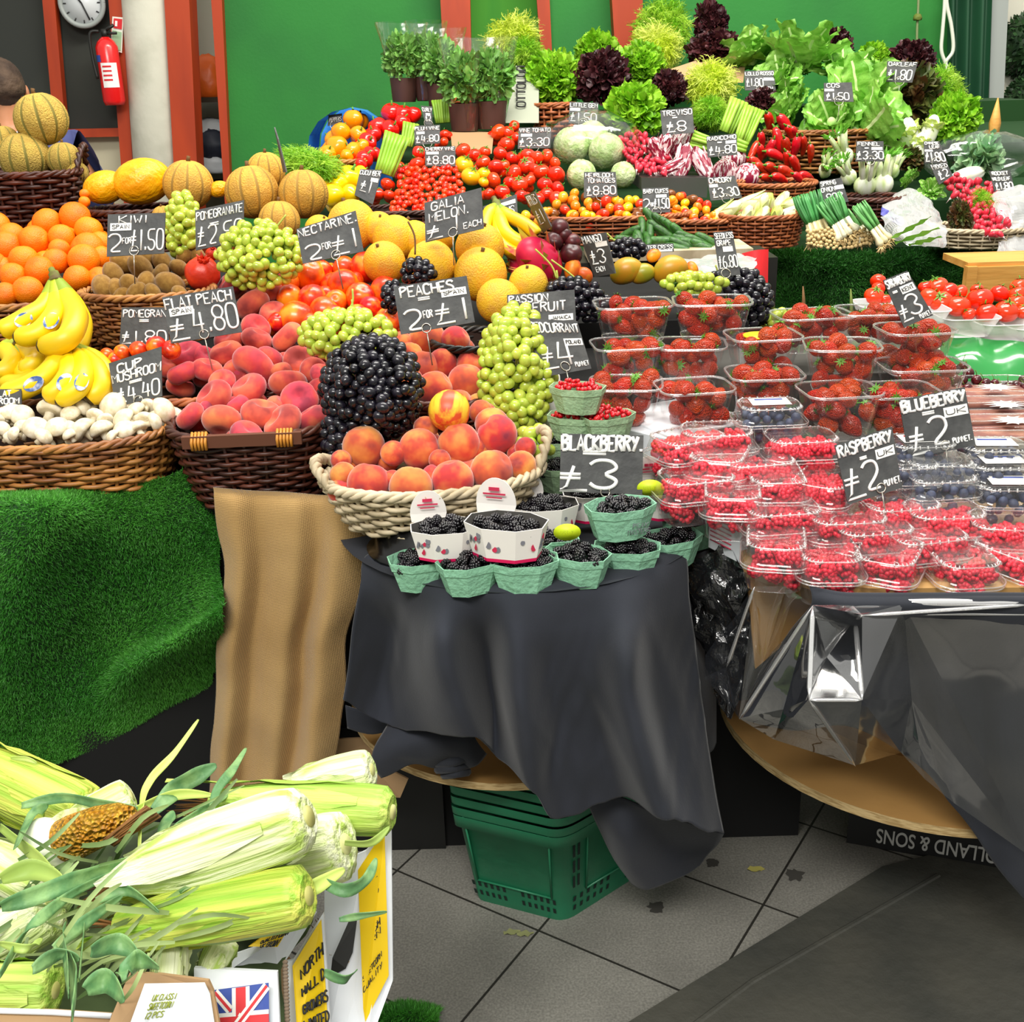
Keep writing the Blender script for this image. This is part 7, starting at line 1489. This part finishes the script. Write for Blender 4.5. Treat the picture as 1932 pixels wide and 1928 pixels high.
# cucumbers
ck=[(800,300,1.45),(880,245,.9),(960,270,.7),(930,330,.8),(1040,330,.9),(1090,350,.8),(720,350,-.5),(860,330,1.6),(980,350,.6),(840,395,1.5),(780,395,1.5),(930,405,0),(1030,405,.1),(1120,400,.3),(1210,400,.3),(1260,440,.4),(1100,430,.4),(1180,425,.3),(710,400,.2),(1150,380,.4),(1230,445,.2),(1070,460,.2),(1290,400,.5),(760,370,1.3),(1010,300,.7)]
labs=rowlabels([(a,b_,30) for a,b_,_ in ck],'baby cucumber','on white tray')
for (x,y,a),l in zip(ck,labs):
    (px,py),=c6((x,y)); d=3.25-(py-420)*.002; spawn(('baby_cucumber',me_cuke,[]),W(px,py,d),(RNG.uniform(.3,.9),0,RNG.uniform(-.2,.2)) if abs(a)>1.2 else (a,0,PI/2+RNG.uniform(-.5,.1)),.0125,l,'cucumber','baby cucumbers on the white tray')
b=MB(); A=W(1262,478,3.15); b.box((A.x,A.y+.06,A.z),(.46,.2,.025)); b.build('white_tray',m_wickw,smooth=False,label='pale slatted tray under the baby cucumbers',cat='tray')
b=MB(); b.box((A.x,A.y+.12,A.z/2-.01),(.62,.24,A.z-.02)); b.build('riser_box',m_black,smooth=False,label='black riser under the baby cucumber tray',cat='box')
G=surf([[W(x,y,d) for x,y,d in r] for r in([(1290,490,3.0),(1360,480,3.0),(1430,485,3.0)],[(1290,510,2.9),(1360,500,2.88),(1425,500,2.9)],[(1300,520,2.85),(1370,525,2.8),(1410,530,2.8)])],10,8); jitter(G,.01,26,2)
b=MB(); b.grid(G); b.build('wrapped_greens',m_wbag,smooth=False,label='film wrapped greens between cucumbers and red cloth',cat='bag')
cosl(150,1460,60,1.2,1.2,'leafy green stems behind the seedless grape sign',False,-.5)
# chalkboards, back
def bs(q,lines,label,stick=None,off=-.12,cf=c2,th=.0019,clip=(.5,.03)):
    q=cf(*q); y=sum(p[1] for p in q)/4; sign(q,DB(y)+off,lines,label,stick,clip=clip,th=th)
bs([(1045,665),(1215,660),(1210,770),(1040,775)],[('VINE TOMATO',.03,.97,.76,.94,.9),('$3.30',.05,.95,.1,.48,1.3)],'chalkboard sign VINE TOMATO £3.30',(.08,.56,.42,.7,''))
bs([(500,655),(635,650),(635,745),(505,755)],[('PLUM VINE',.03,.97,.74,.92,.9),('$4.80',.05,.95,.1,.46,1.2)],'chalkboard sign PLUM VINE £4.80',(.08,.54,.4,.68,''))
bs([(555,765),(715,760),(715,865),(560,865)],[('CHERRY VINE',.03,.97,.78,.95,.8),('$8.80',.05,.97,.1,.5,1.3)],'chalkboard sign CHERRY VINE £8.80',(.04,.6,.45,.74,''),off=-.16)
bs([(220,880),(335,885),(285,1065),(190,1015)],[('CUCUMBER',.03,.97,.8,.95,.8),('$1',.2,.7,.25,.6,1.2)],'chalkboard sign CUCUMBER £1 leaning by the yellow peppers',(.6,.62,.95,.74,''),off=-.2,clip=None)
bs([(1310,530),(1460,535),(1455,650),(1305,640)],[('LITTLE GEM',.03,.97,.76,.94,.9),('$1.50',.05,.95,.1,.5,1.2)],'chalkboard sign LITTLE GEM £1.50',(.03,.58,.38,.72,''))
bs([(1385,895),(1550,895),(1560,1020),(1385,1030)],[('HEIRLOOM',.05,.9,.78,.94,.9),('TOMATOES',.1,.95,.56,.73,.9),('$8.80',.08,.95,.08,.42,1.2)],'chalkboard sign HEIRLOOM TOMATOES £8.80',off=-.2)
bs([(1690,980),(1825,975),(1835,1105),(1690,1110)],[('BABY CUKES',.03,.97,.78,.94,.8),('2',.03,.25,.15,.55,1.3),('FOR',.28,.4,.25,.4,.6),('$1.50',.42,.98,.15,.55,1.2)],'chalkboard sign BABY CUKES 2 for £1.50',(.5,.6,.9,.72,''),off=-.25)
bs([(535,550),(595,555),(595,650),(560,650)],[('CURLY',.05,.95,.7,.9,.7),('$2',.2,.8,.2,.5,.9)],'small turned chalkboard among red peppers and herb pots',(.3,.5,.8,.62,''),off=-.1)
bs([(55,600),(125,590),(125,645),(50,655)],[('PEPPERS',.1,.95,.3,.7,.7)],'tiny chalkboard tucked into the blue wrapping by peppers',off=0)
bs([(860,1075),(1035,1010),(1040,1120),(870,1140)],[('LEMONS',.1,.9,.1,.5,.8)],'pale chalkboard half hidden behind the small banana bunch',(.5,.6,.95,.8,''),off=-.4,clip=None)
bs([(38,575),(205,560),(215,690),(50,705)],[('TREVISO',.05,.97,.74,.95,1.1),('=',.35,.5,.62,.7,.8),('$8',.15,.75,.1,.5,1.5)],'chalkboard sign TREVISO £8',cf=c3,off=-.28)
bs([(278,710),(435,695),(440,805),(285,820)],[('RADICCHIO',.03,.97,.76,.94,1),('=',.35,.5,.6,.7,.8),('$4.80',.06,.97,.1,.48,1.3)],'chalkboard sign RADICCHIO £4.80',(.62,.56,.97,.7,''),cf=c3,off=-.28)
bs([(282,925),(425,915),(465,1030),(300,1045)],[('CHICORY',.05,.85,.74,.95,1.1),('$3.30',.1,.95,.12,.5,1.3)],'chalkboard sign CHICORY £3.30',(.03,.56,.32,.7,''),cf=c3,off=-.16)
bs([(475,370),(630,365),(640,475),(480,470)],[('LOLLO ROSSO',.03,.97,.76,.93,.9),('$1.80',.05,.6,.2,.6,1.2),('EACH',.55,.9,.05,.2,.8)],'chalkboard sign LOLLO ROSSO £1.80 each',(.62,.5,.97,.64,''),cf=c3,off=-.1)
bs([(890,432),(1035,428),(1045,530),(890,528)],[('COS',.1,.55,.74,.95,1),('$1.50',.08,.85,.08,.45,1.3)],'chalkboard sign COS £1.50',(.02,.54,.35,.68,''),cf=c3,off=-.45)
bs([(1220,318),(1380,322),(1350,430),(1215,425)],[('OAKLEAF',.05,.97,.76,.95,1),('$1.80',.05,.9,.1,.58,1.5)],'chalkboard sign OAKLEAF £1.80',cf=c3,off=-.42)
bs([(1060,735),(1200,735),(1205,840),(1055,840)],[('FENNEL',.05,.85,.76,.94,1),('=',.3,.45,.6,.7,.7),('$3.30',.03,.97,.1,.48,1.3)],'chalkboard sign FENNEL £3.30',(.55,.56,.95,.7,''),cf=c3,off=-.34)
bs([(865,945),(980,925),(1020,1050),(885,1070)],[('SPRING',.05,.7,.78,.95,.9),('ONION',.03,.6,.52,.7,.9),('80P',.2,.85,.1,.42,1.2)],'chalkboard sign SPRING ONION 80p',(.62,.56,.98,.72,''),cf=c3,off=-.36)
bs([(1410,735),(1490,735),(1535,850),(1415,850)],[('CHINESE',.05,.9,.84,.96,.7),('LEAF',.3,.9,.66,.8,.8),('$1.80',.05,.95,.08,.48,1.2)],'chalkboard sign CHINESE LEAF £1.80',(.02,.52,.45,.62,''),cf=c3,off=-.16,th=.0023)
bs([(1440,855),(1530,848),(1562,915),(1490,962)],[('MIXED',.05,.95,.7,.95,.7),('$2',.2,.8,.15,.6,1.1)],'folded chalkboard sign £2 just below CHINESE LEAF',cf=c3,off=-.2,th=.0022,clip=None)
bs([(1750,890),(1860,885),(1885,995),(1780,1000)],[('ROCKET',.1,.85,.78,.94,.8),('WILD LEAF',.05,.9,.52,.68,.8),('$1.80',.1,.95,.1,.42,1.1)],'chalkboard sign ROCKET WILD LEAF £1.80',cf=c3,off=-.16,th=.0023,clip=None)
# ================================================================ CORN BOXES, nearest the camera
def DC_(y): return 1.24+(1700-y)*.0011
def pq(pts): return [W(x,y,d) for x,y,d in pts]
def pslab(name,pts,th,m,parent): b=MB(); b.slab(pq(pts),th,nrm=FWD); return b.build(name,m,parent,smooth=False)
def note(parent,q,lines,m,th=.0009,nm='print',off=.0025): b=MB(); letter_mb(b,pq(q),lines,off,th); return b.build(nm,m,parent)
root=link('corn_carton',None,label='tall white corn carton with yellow side label, furthest toward the paving',cat='box')
pslab('side_panel',[(612,1640,1.46),(690,1605,1.46),(738,1556,1.47),(741,1850,1.43),(690,1990,1.38),(612,1990,1.38)],.006,m_wbox,root)
yl=pslab('yellow_label',[(676,1640,1.456),(726,1564,1.463),(734,1838,1.425),(690,1925,1.40),(686,1900,1.40)],.0015,m_ylab,root); yl.location=-FWD*.004
note(root,[(682,1700,1.45),(722,1640,1.45),(732,1838,1.42),(688,1900,1.40)],[('GROWERS',.1,.9,.9,.97,.8),('LIMITED',.1,.9,.8,.87,.8),('BRITISH',.1,.9,.5,.57,.8),('CORN',.1,.9,.42,.48,.8),('QUALITY',.1,.9,.1,.15,.6),('SWEETCORN',.1,.9,.2,.25,.6)],m_ink,nm='label_print',off=.007)
b=MB(); b.slab(pq([(662,1728,1.435),(676,1730,1.435),(668,1790,1.425),(655,1820,1.42),(626,1836,1.42),(630,1800,1.42)]),.001,nrm=FWD); o=o=b.build('hand_hole',m_black,root,smooth=False); o.location=-FWD*.012
b=MB()
b.slab([W(400,1990,1.2)+FWD*.3,W(735,1990,1.38),W(735,1990,1.38)+FWD*.3-V((0,0,.35)),W(400,1990,1.2)-V((0,0,.35))+FWD*.3],.01,nrm=V((0,0,1))); b.build('base_panel',m_cardbox,root,smooth=False)
root2=link('corn_carton',None,label='white corn carton with union flag and yellow label, middle of the three',cat='box')
pslab('side_panel',[(536,1815,1.33),(552,1812,1.335),(610,1722,1.38),(626,1990,1.33),(536,1990,1.28)],.006,m_wbox,root2)
yl=pslab('yellow_label',[(553,1820,1.33),(607,1732,1.372),(621,1950,1.33),(563,1960,1.29)],.0015,m_ylab,root2); yl.location=-FWD*.004
note(root2,[(556,1830,1.328),(607,1760,1.37),(619,1935,1.33),(564,1950,1.295)],[('NORTH',.1,.9,.78,.92,1.3),('HALL D',.1,.9,.52,.64,1.3),('GROWERS',.1,.95,.26,.38,1.3),('LIMITED',.1,.95,.04,.16,1.3)],m_ink,nm='label_print',off=.007)
pslab('top_flap',[(425,1806,1.30),(515,1775,1.32),(586,1712,1.38),(597,1722,1.382),(524,1836,1.32),(425,1836,1.29)],.004,m_wbox,root2)
yl=pslab('flap_label',[(470,1783,1.308),(530,1740,1.34),(558,1728,1.36),(525,1784,1.32)],.001,m_ylab,root2); yl.location=-FWD*.004
note(root2,[(482,1770,1.305),(550,1737,1.345),(520,1780,1.31),(478,1782,1.305)],[('QUALITY CORN',.05,.95,.55,.9,.7),('UK GROWN',.1,.8,.05,.4,.7)],m_ink,nm='flap_print',off=.008)
pslab('front_panel',[(366,1826,1.25),(523,1834,1.26),(530,1990,1.2),(366,1990,1.2)],.006,m_wbox,root2)
b=MB()
for k in range(26):
    t=k/25; P=W(538+t*6,1815+t*170,1.262-.03*t); b.ball(P,(.0035,.003,.0028),6,5)
b.build('corrugated_edge',mat('corrugated_edge','7b6a58',rough=.9),root2)
fq=[(404,1866,1.238),(508,1852,1.238),(510,1990,1.195),(404,1990,1.195)]
o=pslab('union_flag',fq,.0006,m_blab,root2); o.location=-FWD*.003
FW_=pq(fq); 
def fuv(u,v): return FW_[3].lerp(FW_[2],u).lerp(FW_[0].lerp(FW_[1],u),v)-FWD*.004
def band(b,a,c_,w,z): 
    d_=V((c_[0]-a[0],c_[1]-a[1],0)); n_=V((-d_.y,d_.x,0)).normalized()*w; b.add([fuv(a[0]-n_.x,a[1]-n_.y)-FWD*z,fuv(c_[0]-n_.x,c_[1]-n_.y)-FWD*z,fuv(c_[0]+n_.x,c_[1]+n_.y)-FWD*z,fuv(a[0]+n_.x,a[1]+n_.y)-FWD*z],[(0,1,2,3)])
b=MB(); 
for a,c_ in(((.03,.03),(.97,.97)),((.03,.97),(.97,.03))): band(b,a,c_,.07,.0002)
band(b,(.5,0),(.5,1),.16,.0004); band(b,(0,.5),(1,.5),.14,.0004); b.build('white_cross',m_sticker,root2,smooth=False)
b=MB()
for a,c_ in(((.03,.03),(.97,.97)),((.03,.97),(.97,.03))): band(b,a,c_,.025,.0003)
band(b,(.5,0),(.5,1),.09,.0007); band(b,(0,.5),(1,.5),.08,.0007); b.build('red_cross',m_redp,root2,smooth=False)
root3=link('corn_carton',None,label='brown and white corn carton flap, nearest one with pale yellow label',cat='box')
pslab('outer_flap',[(244,1836,1.16),(300,1838,1.16),(393,1850,1.16),(402,1870,1.158),(424,1990,1.12),(180,1990,1.11)],.005,m_cardbox,root3)
o=pslab('white_print',[(275,1853,1.153),(388,1851,1.153),(398,1872,1.151),(416,1990,1.115),(225,1990,1.11)],.001,m_wbox,root3); o.location=-FWD*.004
o=pslab('pale_label',[(291,1869,1.149),(352,1865,1.149),(325,1940,1.13),(250,1950,1.125)],.001,mat('pale_yellow_label','f2f08a',rough=.6),root3); o.location=-FWD*.002
note(root3,[(295,1875,1.147),(345,1872,1.147),(320,1935,1.13),(262,1945,1.125)],[('UK CLASS I',.05,.9,.75,.92,.6),('SWEETCORN',.05,.9,.5,.68,.6),('12 PCS',.1,.7,.25,.42,.6)],mat('green_print','8f9a2a',rough=.6),nm='label_print',off=.007)
o=pslab('yellow_corner',[(398,1893,1.145),(410,1990,1.113),(370,1990,1.11),(375,1930,1.13)],.001,m_ylab,root3); o.location=-FWD*.002
root4=link('corn_carton',None,label='white rimmed carton edge along the bottom under the corn leaves',cat='box')
pslab('side_panel',[(-40,1905,1.13),(100,1908,1.135),(210,1915,1.14),(215,1995,1.12),(-40,1995,1.1)],.006,m_cardbox,root4)
b=MB(); b.tube([W(-40,1906,1.125),W(100,1910,1.13),W(210,1917,1.135)],.003,n=6); b.build('white_edge',m_wbox,root4)
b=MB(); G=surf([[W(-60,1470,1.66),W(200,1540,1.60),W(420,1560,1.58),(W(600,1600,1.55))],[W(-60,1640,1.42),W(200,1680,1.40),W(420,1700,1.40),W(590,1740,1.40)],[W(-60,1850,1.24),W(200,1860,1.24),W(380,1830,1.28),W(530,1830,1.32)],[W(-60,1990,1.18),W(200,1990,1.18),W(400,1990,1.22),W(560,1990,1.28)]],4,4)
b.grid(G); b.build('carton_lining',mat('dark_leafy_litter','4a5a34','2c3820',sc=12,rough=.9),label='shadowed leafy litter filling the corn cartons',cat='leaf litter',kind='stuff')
def cob(name,p0,p1,r,d0,d1,label,m=m_husk,tip=.35,blunt=.9,seed=0,bend=.0,parts=None,butt=True):
    """p0 = silk end, p1 = butt end"""
    A,B2=W(p0[0],p0[1],d0),W(p1[0],p1[1],d1); R_=r*(d0+d1)/2/F; L=(B2-A).length; ax=(B2-A).normalized()
    q=ax.to_track_quat('Z','Y'); root=link(name,None,loc=A,label=label,cat='corn',group='ears of corn'); root.rotation_mode='QUATERNION'; root.rotation_quaternion=q
    b=MB(); rows=[]; ns=28; n=44
    for i in range(ns+1):
        t=i/ns; w=(tip+(1-tip)*math.sin(min(1,t/.62)*PI/2)**.9)*(1 if t<.8 else (1-(1-blunt)*((t-.8)/.2)**2)); 
        if t>.965: w*=math.sqrt(max(.0,1-((t-.965)/.04)**2))*.6+.4
        row=[]
        for j in range(n):
            a=2*PI*j/n; rd=1+.022*math.cos(a*11+seed)+.018*math.cos(a*19+t*2+seed)+.05*math.cos(a*3+seed*2)*(1-t*.3)
            row.append(V((math.cos(a)*R_*w*rd+bend*math.sin(PI*t)*L,math.sin(a)*R_*w*rd,t*L)))
        rows.append(row)
    b.grid(rows,close=True); b.add(rows[0],[tuple(range(n-1,-1,-1))]); b.add(rows[-1],[tuple(range(n))]); b.build('husk',m,root)
    if butt: b=MB(); b.tube([(0,0,L*.985),(0,0,L*1.01)],[R_*.34,R_*.28],n=16); b.build('stalk_butt',mat('cut_stalk','dfe09a','b8b468',sc=20,rough=.7) if 'cut_stalk' not in bpy.data.materials else bpy.data.materials['cut_stalk'],root)
    g=random.Random(seed)
    for k in range(3):
        b=MB(); a=k*2.1+g.uniform(0,1); u=V((math.cos(a),math.sin(a),0)); P0=V((0,0,L*.5))+u*R_*.97; leaf(b,P0+V((0,0,L*.35)),V((-u.x*.02,-u.y*.02,-1)),u,L*g.uniform(.8,1.15),R_*.5,curl=.0,ruf=.003,nu=12,nv=6); 
        b.v=[tuple(V((x,y,0)).normalized()*max(math.hypot(x,y),R_*(1.02 if z>L*.25 else .6+1.6*z/L))+V((0,0,z))) for x,y,z in b.v]
        b.build('husk_leaf',m,root)
    b=MB()
    for k in range(14):
        a=g.uniform(0,6.3); b.tube([(math.cos(a)*R_*.15,math.sin(a)*R_*.15,0),(math.cos(a)*R_*.4,math.sin(a)*R_*.4,-.02),(math.cos(a)*R_*.6,math.sin(a)*R_*.6,-.035-g.random()*.02)],[.002,.0015,.0005],n=4)
    b.build('silk',m_silk,root); return root
m_huskg=mat('deep_green_husk','8cb83c','c2d668',sc=1,lo=.38,hi=.6,rough=.5,stretch=(75,75,3),bump=.5,bsc=1.6)
cob('corn_ear',(560,1484),(702,1452),40,1.52,1.50,'pale corn ear furthest back beside the burlap cloth',m_husk,seed=1,tip=.6)
cob('corn_ear',(400,1515),(740,1532),48,1.45,1.40,'long green corn ear reaching out over the white carton',m_huskg,seed=2,tip=.45)
cob('corn_ear',(430,1640),(652,1592),66,1.38,1.33,'white ended corn ear behind the biggest one',m_husk,seed=3,tip=.5)
cob('corn_ear',(215,1665),(582,1540),68,1.26,1.22,'biggest white corn ear lying on top',m_husk,seed=4,tip=.3,blunt=.8)
cob('corn_ear',(225,1752),(582,1690),60,1.24,1.20,'green and yellow corn ear below the biggest white one',m_husky,seed=5,tip=.5,blunt=.92)
cob('corn_ear',(-60,1440),(160,1545),62,1.52,1.46,'large yellowish corn ear by the grass mat at the edge',m_husky,seed=6,tip=.7)
cob('corn_ear',(110,1575),(248,1500),38,1.42,1.44,'small green corn ear above the opened cob',m_husk,seed=7,tip=.6)
cob('corn_ear',(-60,1600),(100,1690),45,1.36,1.32,'pale green ear at the left edge under long leaves',m_husk,seed=8,tip=.6)
cob('corn_ear',(-40,1800),(95,1715),52,1.26,1.24,'pale ear half covered by leaf blades at left',m_husk,seed=9,tip=.7)
cob('corn_ear',(-60,1868),(105,1868),52,1.17,1.16,'green ear lying level above the carton edge',m_huskg,seed=10,tip=.8)
cob('corn_ear',(325,1770),(318,1870),34,1.25,1.19,'short pale ear end showing behind nearest flap',m_husk,seed=11,tip=.8)
cob('corn_ear',(395,1830),(425,1775),30,1.27,1.27,'short ear end between the flap and white carton',m_husk,seed=12,tip=.8)
cob('corn_ear',(635,1800),(652,1825),16,1.43,1.42,'dried ear end poking from the carton hand hole',mat('dried_husk','c8b088','a88c60',sc=6,rough=.8),seed=13,tip=.8)
# opened cob
root=link('open_corn_cob',None,label='opened corn cob with orange kernels and brown silk',cat='corn')
A,B2=W(95,1598,1.36),W(255,1530,1.36); b=MB(); P=[A.lerp(B2,t) for t in(0,.1,.3,.6,.85,1)]; b.tube(P,[.018,.026,.028,.025,.018,.006],n=20); b.build('kernels',m_kern,root)
b=MB(); P=[W(70,1612,1.37),W(90,1602,1.36),W(118,1590,1.355)]; b.tube(P,[.034,.040,.030],n=20); b.build('white_butt',m_whiteveg,root)
b=MB()
for k in range(60):
    u=RNG.uniform(-1,1); b.tube(crline([W(205+u*10,1590+u*6,1.33+RNG.uniform(0,.02)),W(240+u*10,1565+u*8,1.32+RNG.uniform(0,.02)),W(290+u*14,1530+u*10,1.33+RNG.uniform(0,.02))],3),.0013,n=4)
b.build('silk',m_silk,root)
b=MB(); leaf(b,W(85,1575,1.36),W(200,1530,1.36)-W(85,1575,1.36),V((0,-1,.4)),.07,.02,curl=.1,ruf=.004,nu=8,nv=4); b.build('husk_leaf',m_husk,root)
# leaf blades
BLD=[(((262,1640),(268,1520),(285,1470),(330,1420),(374,1358)),20,'tall curled leaf blade rising highest from the corn','p'),(((290,1530),(330,1490),(370,1465),(408,1444)),44,'broad leaf blade standing before black crate','g'),(((400,1530),(410,1490),(440,1450),(464,1412)),22,'narrow leaf blade pointing up beside the burlap','g'),
 (((300,1600),(312,1560),(325,1530)),38,'broad grey green blade behind biggest ear','g'),(((340,1690),(420,1660),(480,1640),(560,1640)),40,'grey green blade between biggest ear and green yellow ear','g'),
 (((0,1712),(80,1685),(160,1655),(250,1620)),38,'long blue green blade running in from the left edge','g'),(((0,1840),(50,1760),(130,1690),(230,1640)),22,'long narrow blade slanting down to left corner','g'),(((100,1790),(160,1740),(230,1690)),24,'crossing leaf blade in the middle of the tangle','g'),
 (((130,1880),(125,1820),(120,1770),(125,1740)),20,'upright leaf blade left of nearest flap','g'),(((150,1850),(155,1790),(160,1740)),18,'second upright blade beside the first','g'),(((135,1925),(140,1860),(130,1800)),56,'broad green blade standing by nearest flap','g'),(((160,1870),(200,1850),(235,1885)),38,'folded leaf tip lying by the nearest flap','g'),
 (((170,1795),(220,1780),(262,1800)),36,'crumpled blue green leaf under green yellow ear','g'),(((225,1845),(260,1810),(300,1825)),34,'second crumpled leaf under green yellow ear','g'),(((40,1520),(120,1505),(200,1520),(260,1525)),26,'dark blade lying across the top ears','g'),(((30,1600),(60,1540),(90,1520)),28,'dark folded leaf at upper left','g'),
 (((0,1560),(60,1610),(110,1660)),30,'striped pale blade at the left edge','p'),(((0,1660),(60,1640),(120,1660)),40,'frayed pale leaf below the opened cob','p'),(((0,1780),(50,1790),(80,1770)),16,'twisted thin blade at left','p'),(((600,1660),(650,1680),(690,1660),(710,1620)),26,'leaf hanging over carton beside yellow label','g'),
 (((640,1735),(680,1728),(730,1720)),14,'thin leaf crossing the yellow label','g'),(((612,1835),(650,1848),(672,1830)),20,'leaf sticking out below the hand hole','g'),(((650,1590),(700,1590),(735,1560)),18,'pale leaf under the long green ear','p'),(((560,1690),(600,1670),(650,1640)),30,'pale husk flap beside green yellow ear','p'),
 (((20,1430),(50,1432),(70,1440)),12,'small pale leaf on the grass mat hem','p'),(((240,1640),(300,1600),(340,1560)),20,'blade ending behind the biggest ear','g'),(((180,1700),(240,1680),(300,1720)),22,'blade tucked beneath green yellow ear','g'),(((60,1830),(110,1800),(150,1810)),26,'soft leaf between left ear and flap','g'),(((330,1560),(380,1530),(430,1500)),18,'small leaf crossing the long green ear','g'),(((250,1530),(330,1500),(400,1500)),24,'pale stalk of the long green ear','p')]
for k,(pts,w,l,t) in enumerate(BLD):
    P=crline([W(x,y,DC_(y)-.05+.012*math.sin(k*2+i)) for i,(x,y) in enumerate(pts)],7); n=len(P); b=MB(); rows=[]
    for i,p in enumerate(P):
        tg=(P[min(i+1,n-1)]-P[max(i-1,0)]).normalized(); s=tg.cross(FWD).normalized(); ww=w*1.25/F/2*(math.sin(PI*(.12+.85*i/(n-1)))**.6); tw=.5*math.sin(i*.35+k); s2=(s*math.cos(tw)+FWD*math.sin(tw)*.8)
        rows.append([p-s2*ww,p-s2*ww*.5+FWD*ww*.3,p+FWD*ww*.42,p+s2*ww*.5+FWD*ww*.3,p+s2*ww])
    b.grid(rows); b.build('corn_leaf',m_leafg if t=='g' else m_leafp,label=l,cat='corn leaf',group='loose corn leaf blades').modifiers.new('t','SOLIDIFY').thickness=.0008
g=random.Random(12); b=MB()
for k in range(95):
    x,y=g.uniform(30,340),g.uniform(1570,1800); a=g.choice((PI-.7,PI-.45,PI-1.0,-.4))+g.gauss(0,.3); L=g.uniform(90,230); d=DC_(y)+g.uniform(-.03,.04); w=g.uniform(5,13)
    P=crline([W(x,y,d),W(x+math.cos(a)*L*.5,y+math.sin(a)*L*.5+g.uniform(-22,22),d-.015),W(x+math.cos(a)*L,y+math.sin(a)*L,d+.01)],4); n=len(P); rows=[]
    for i,p in enumerate(P):
        tg=(P[min(i+1,n-1)]-P[max(i-1,0)]).normalized(); s=tg.cross(FWD).normalized(); ww=w*1.25/F/2*(math.sin(PI*(.15+.8*i/(n-1)))**.6); rows.append([p-s*ww,p+FWD*ww*.3,p+s*ww])
    b.grid(rows)
b.build('corn_leaf_tangle',mat('tangled_leaf','6c8c50','a4b878',sc=9,rough=.6,isl=.35,trl=.15),label='tangle of thin torn corn leaves in the cartons',cat='corn leaves',kind='stuff')
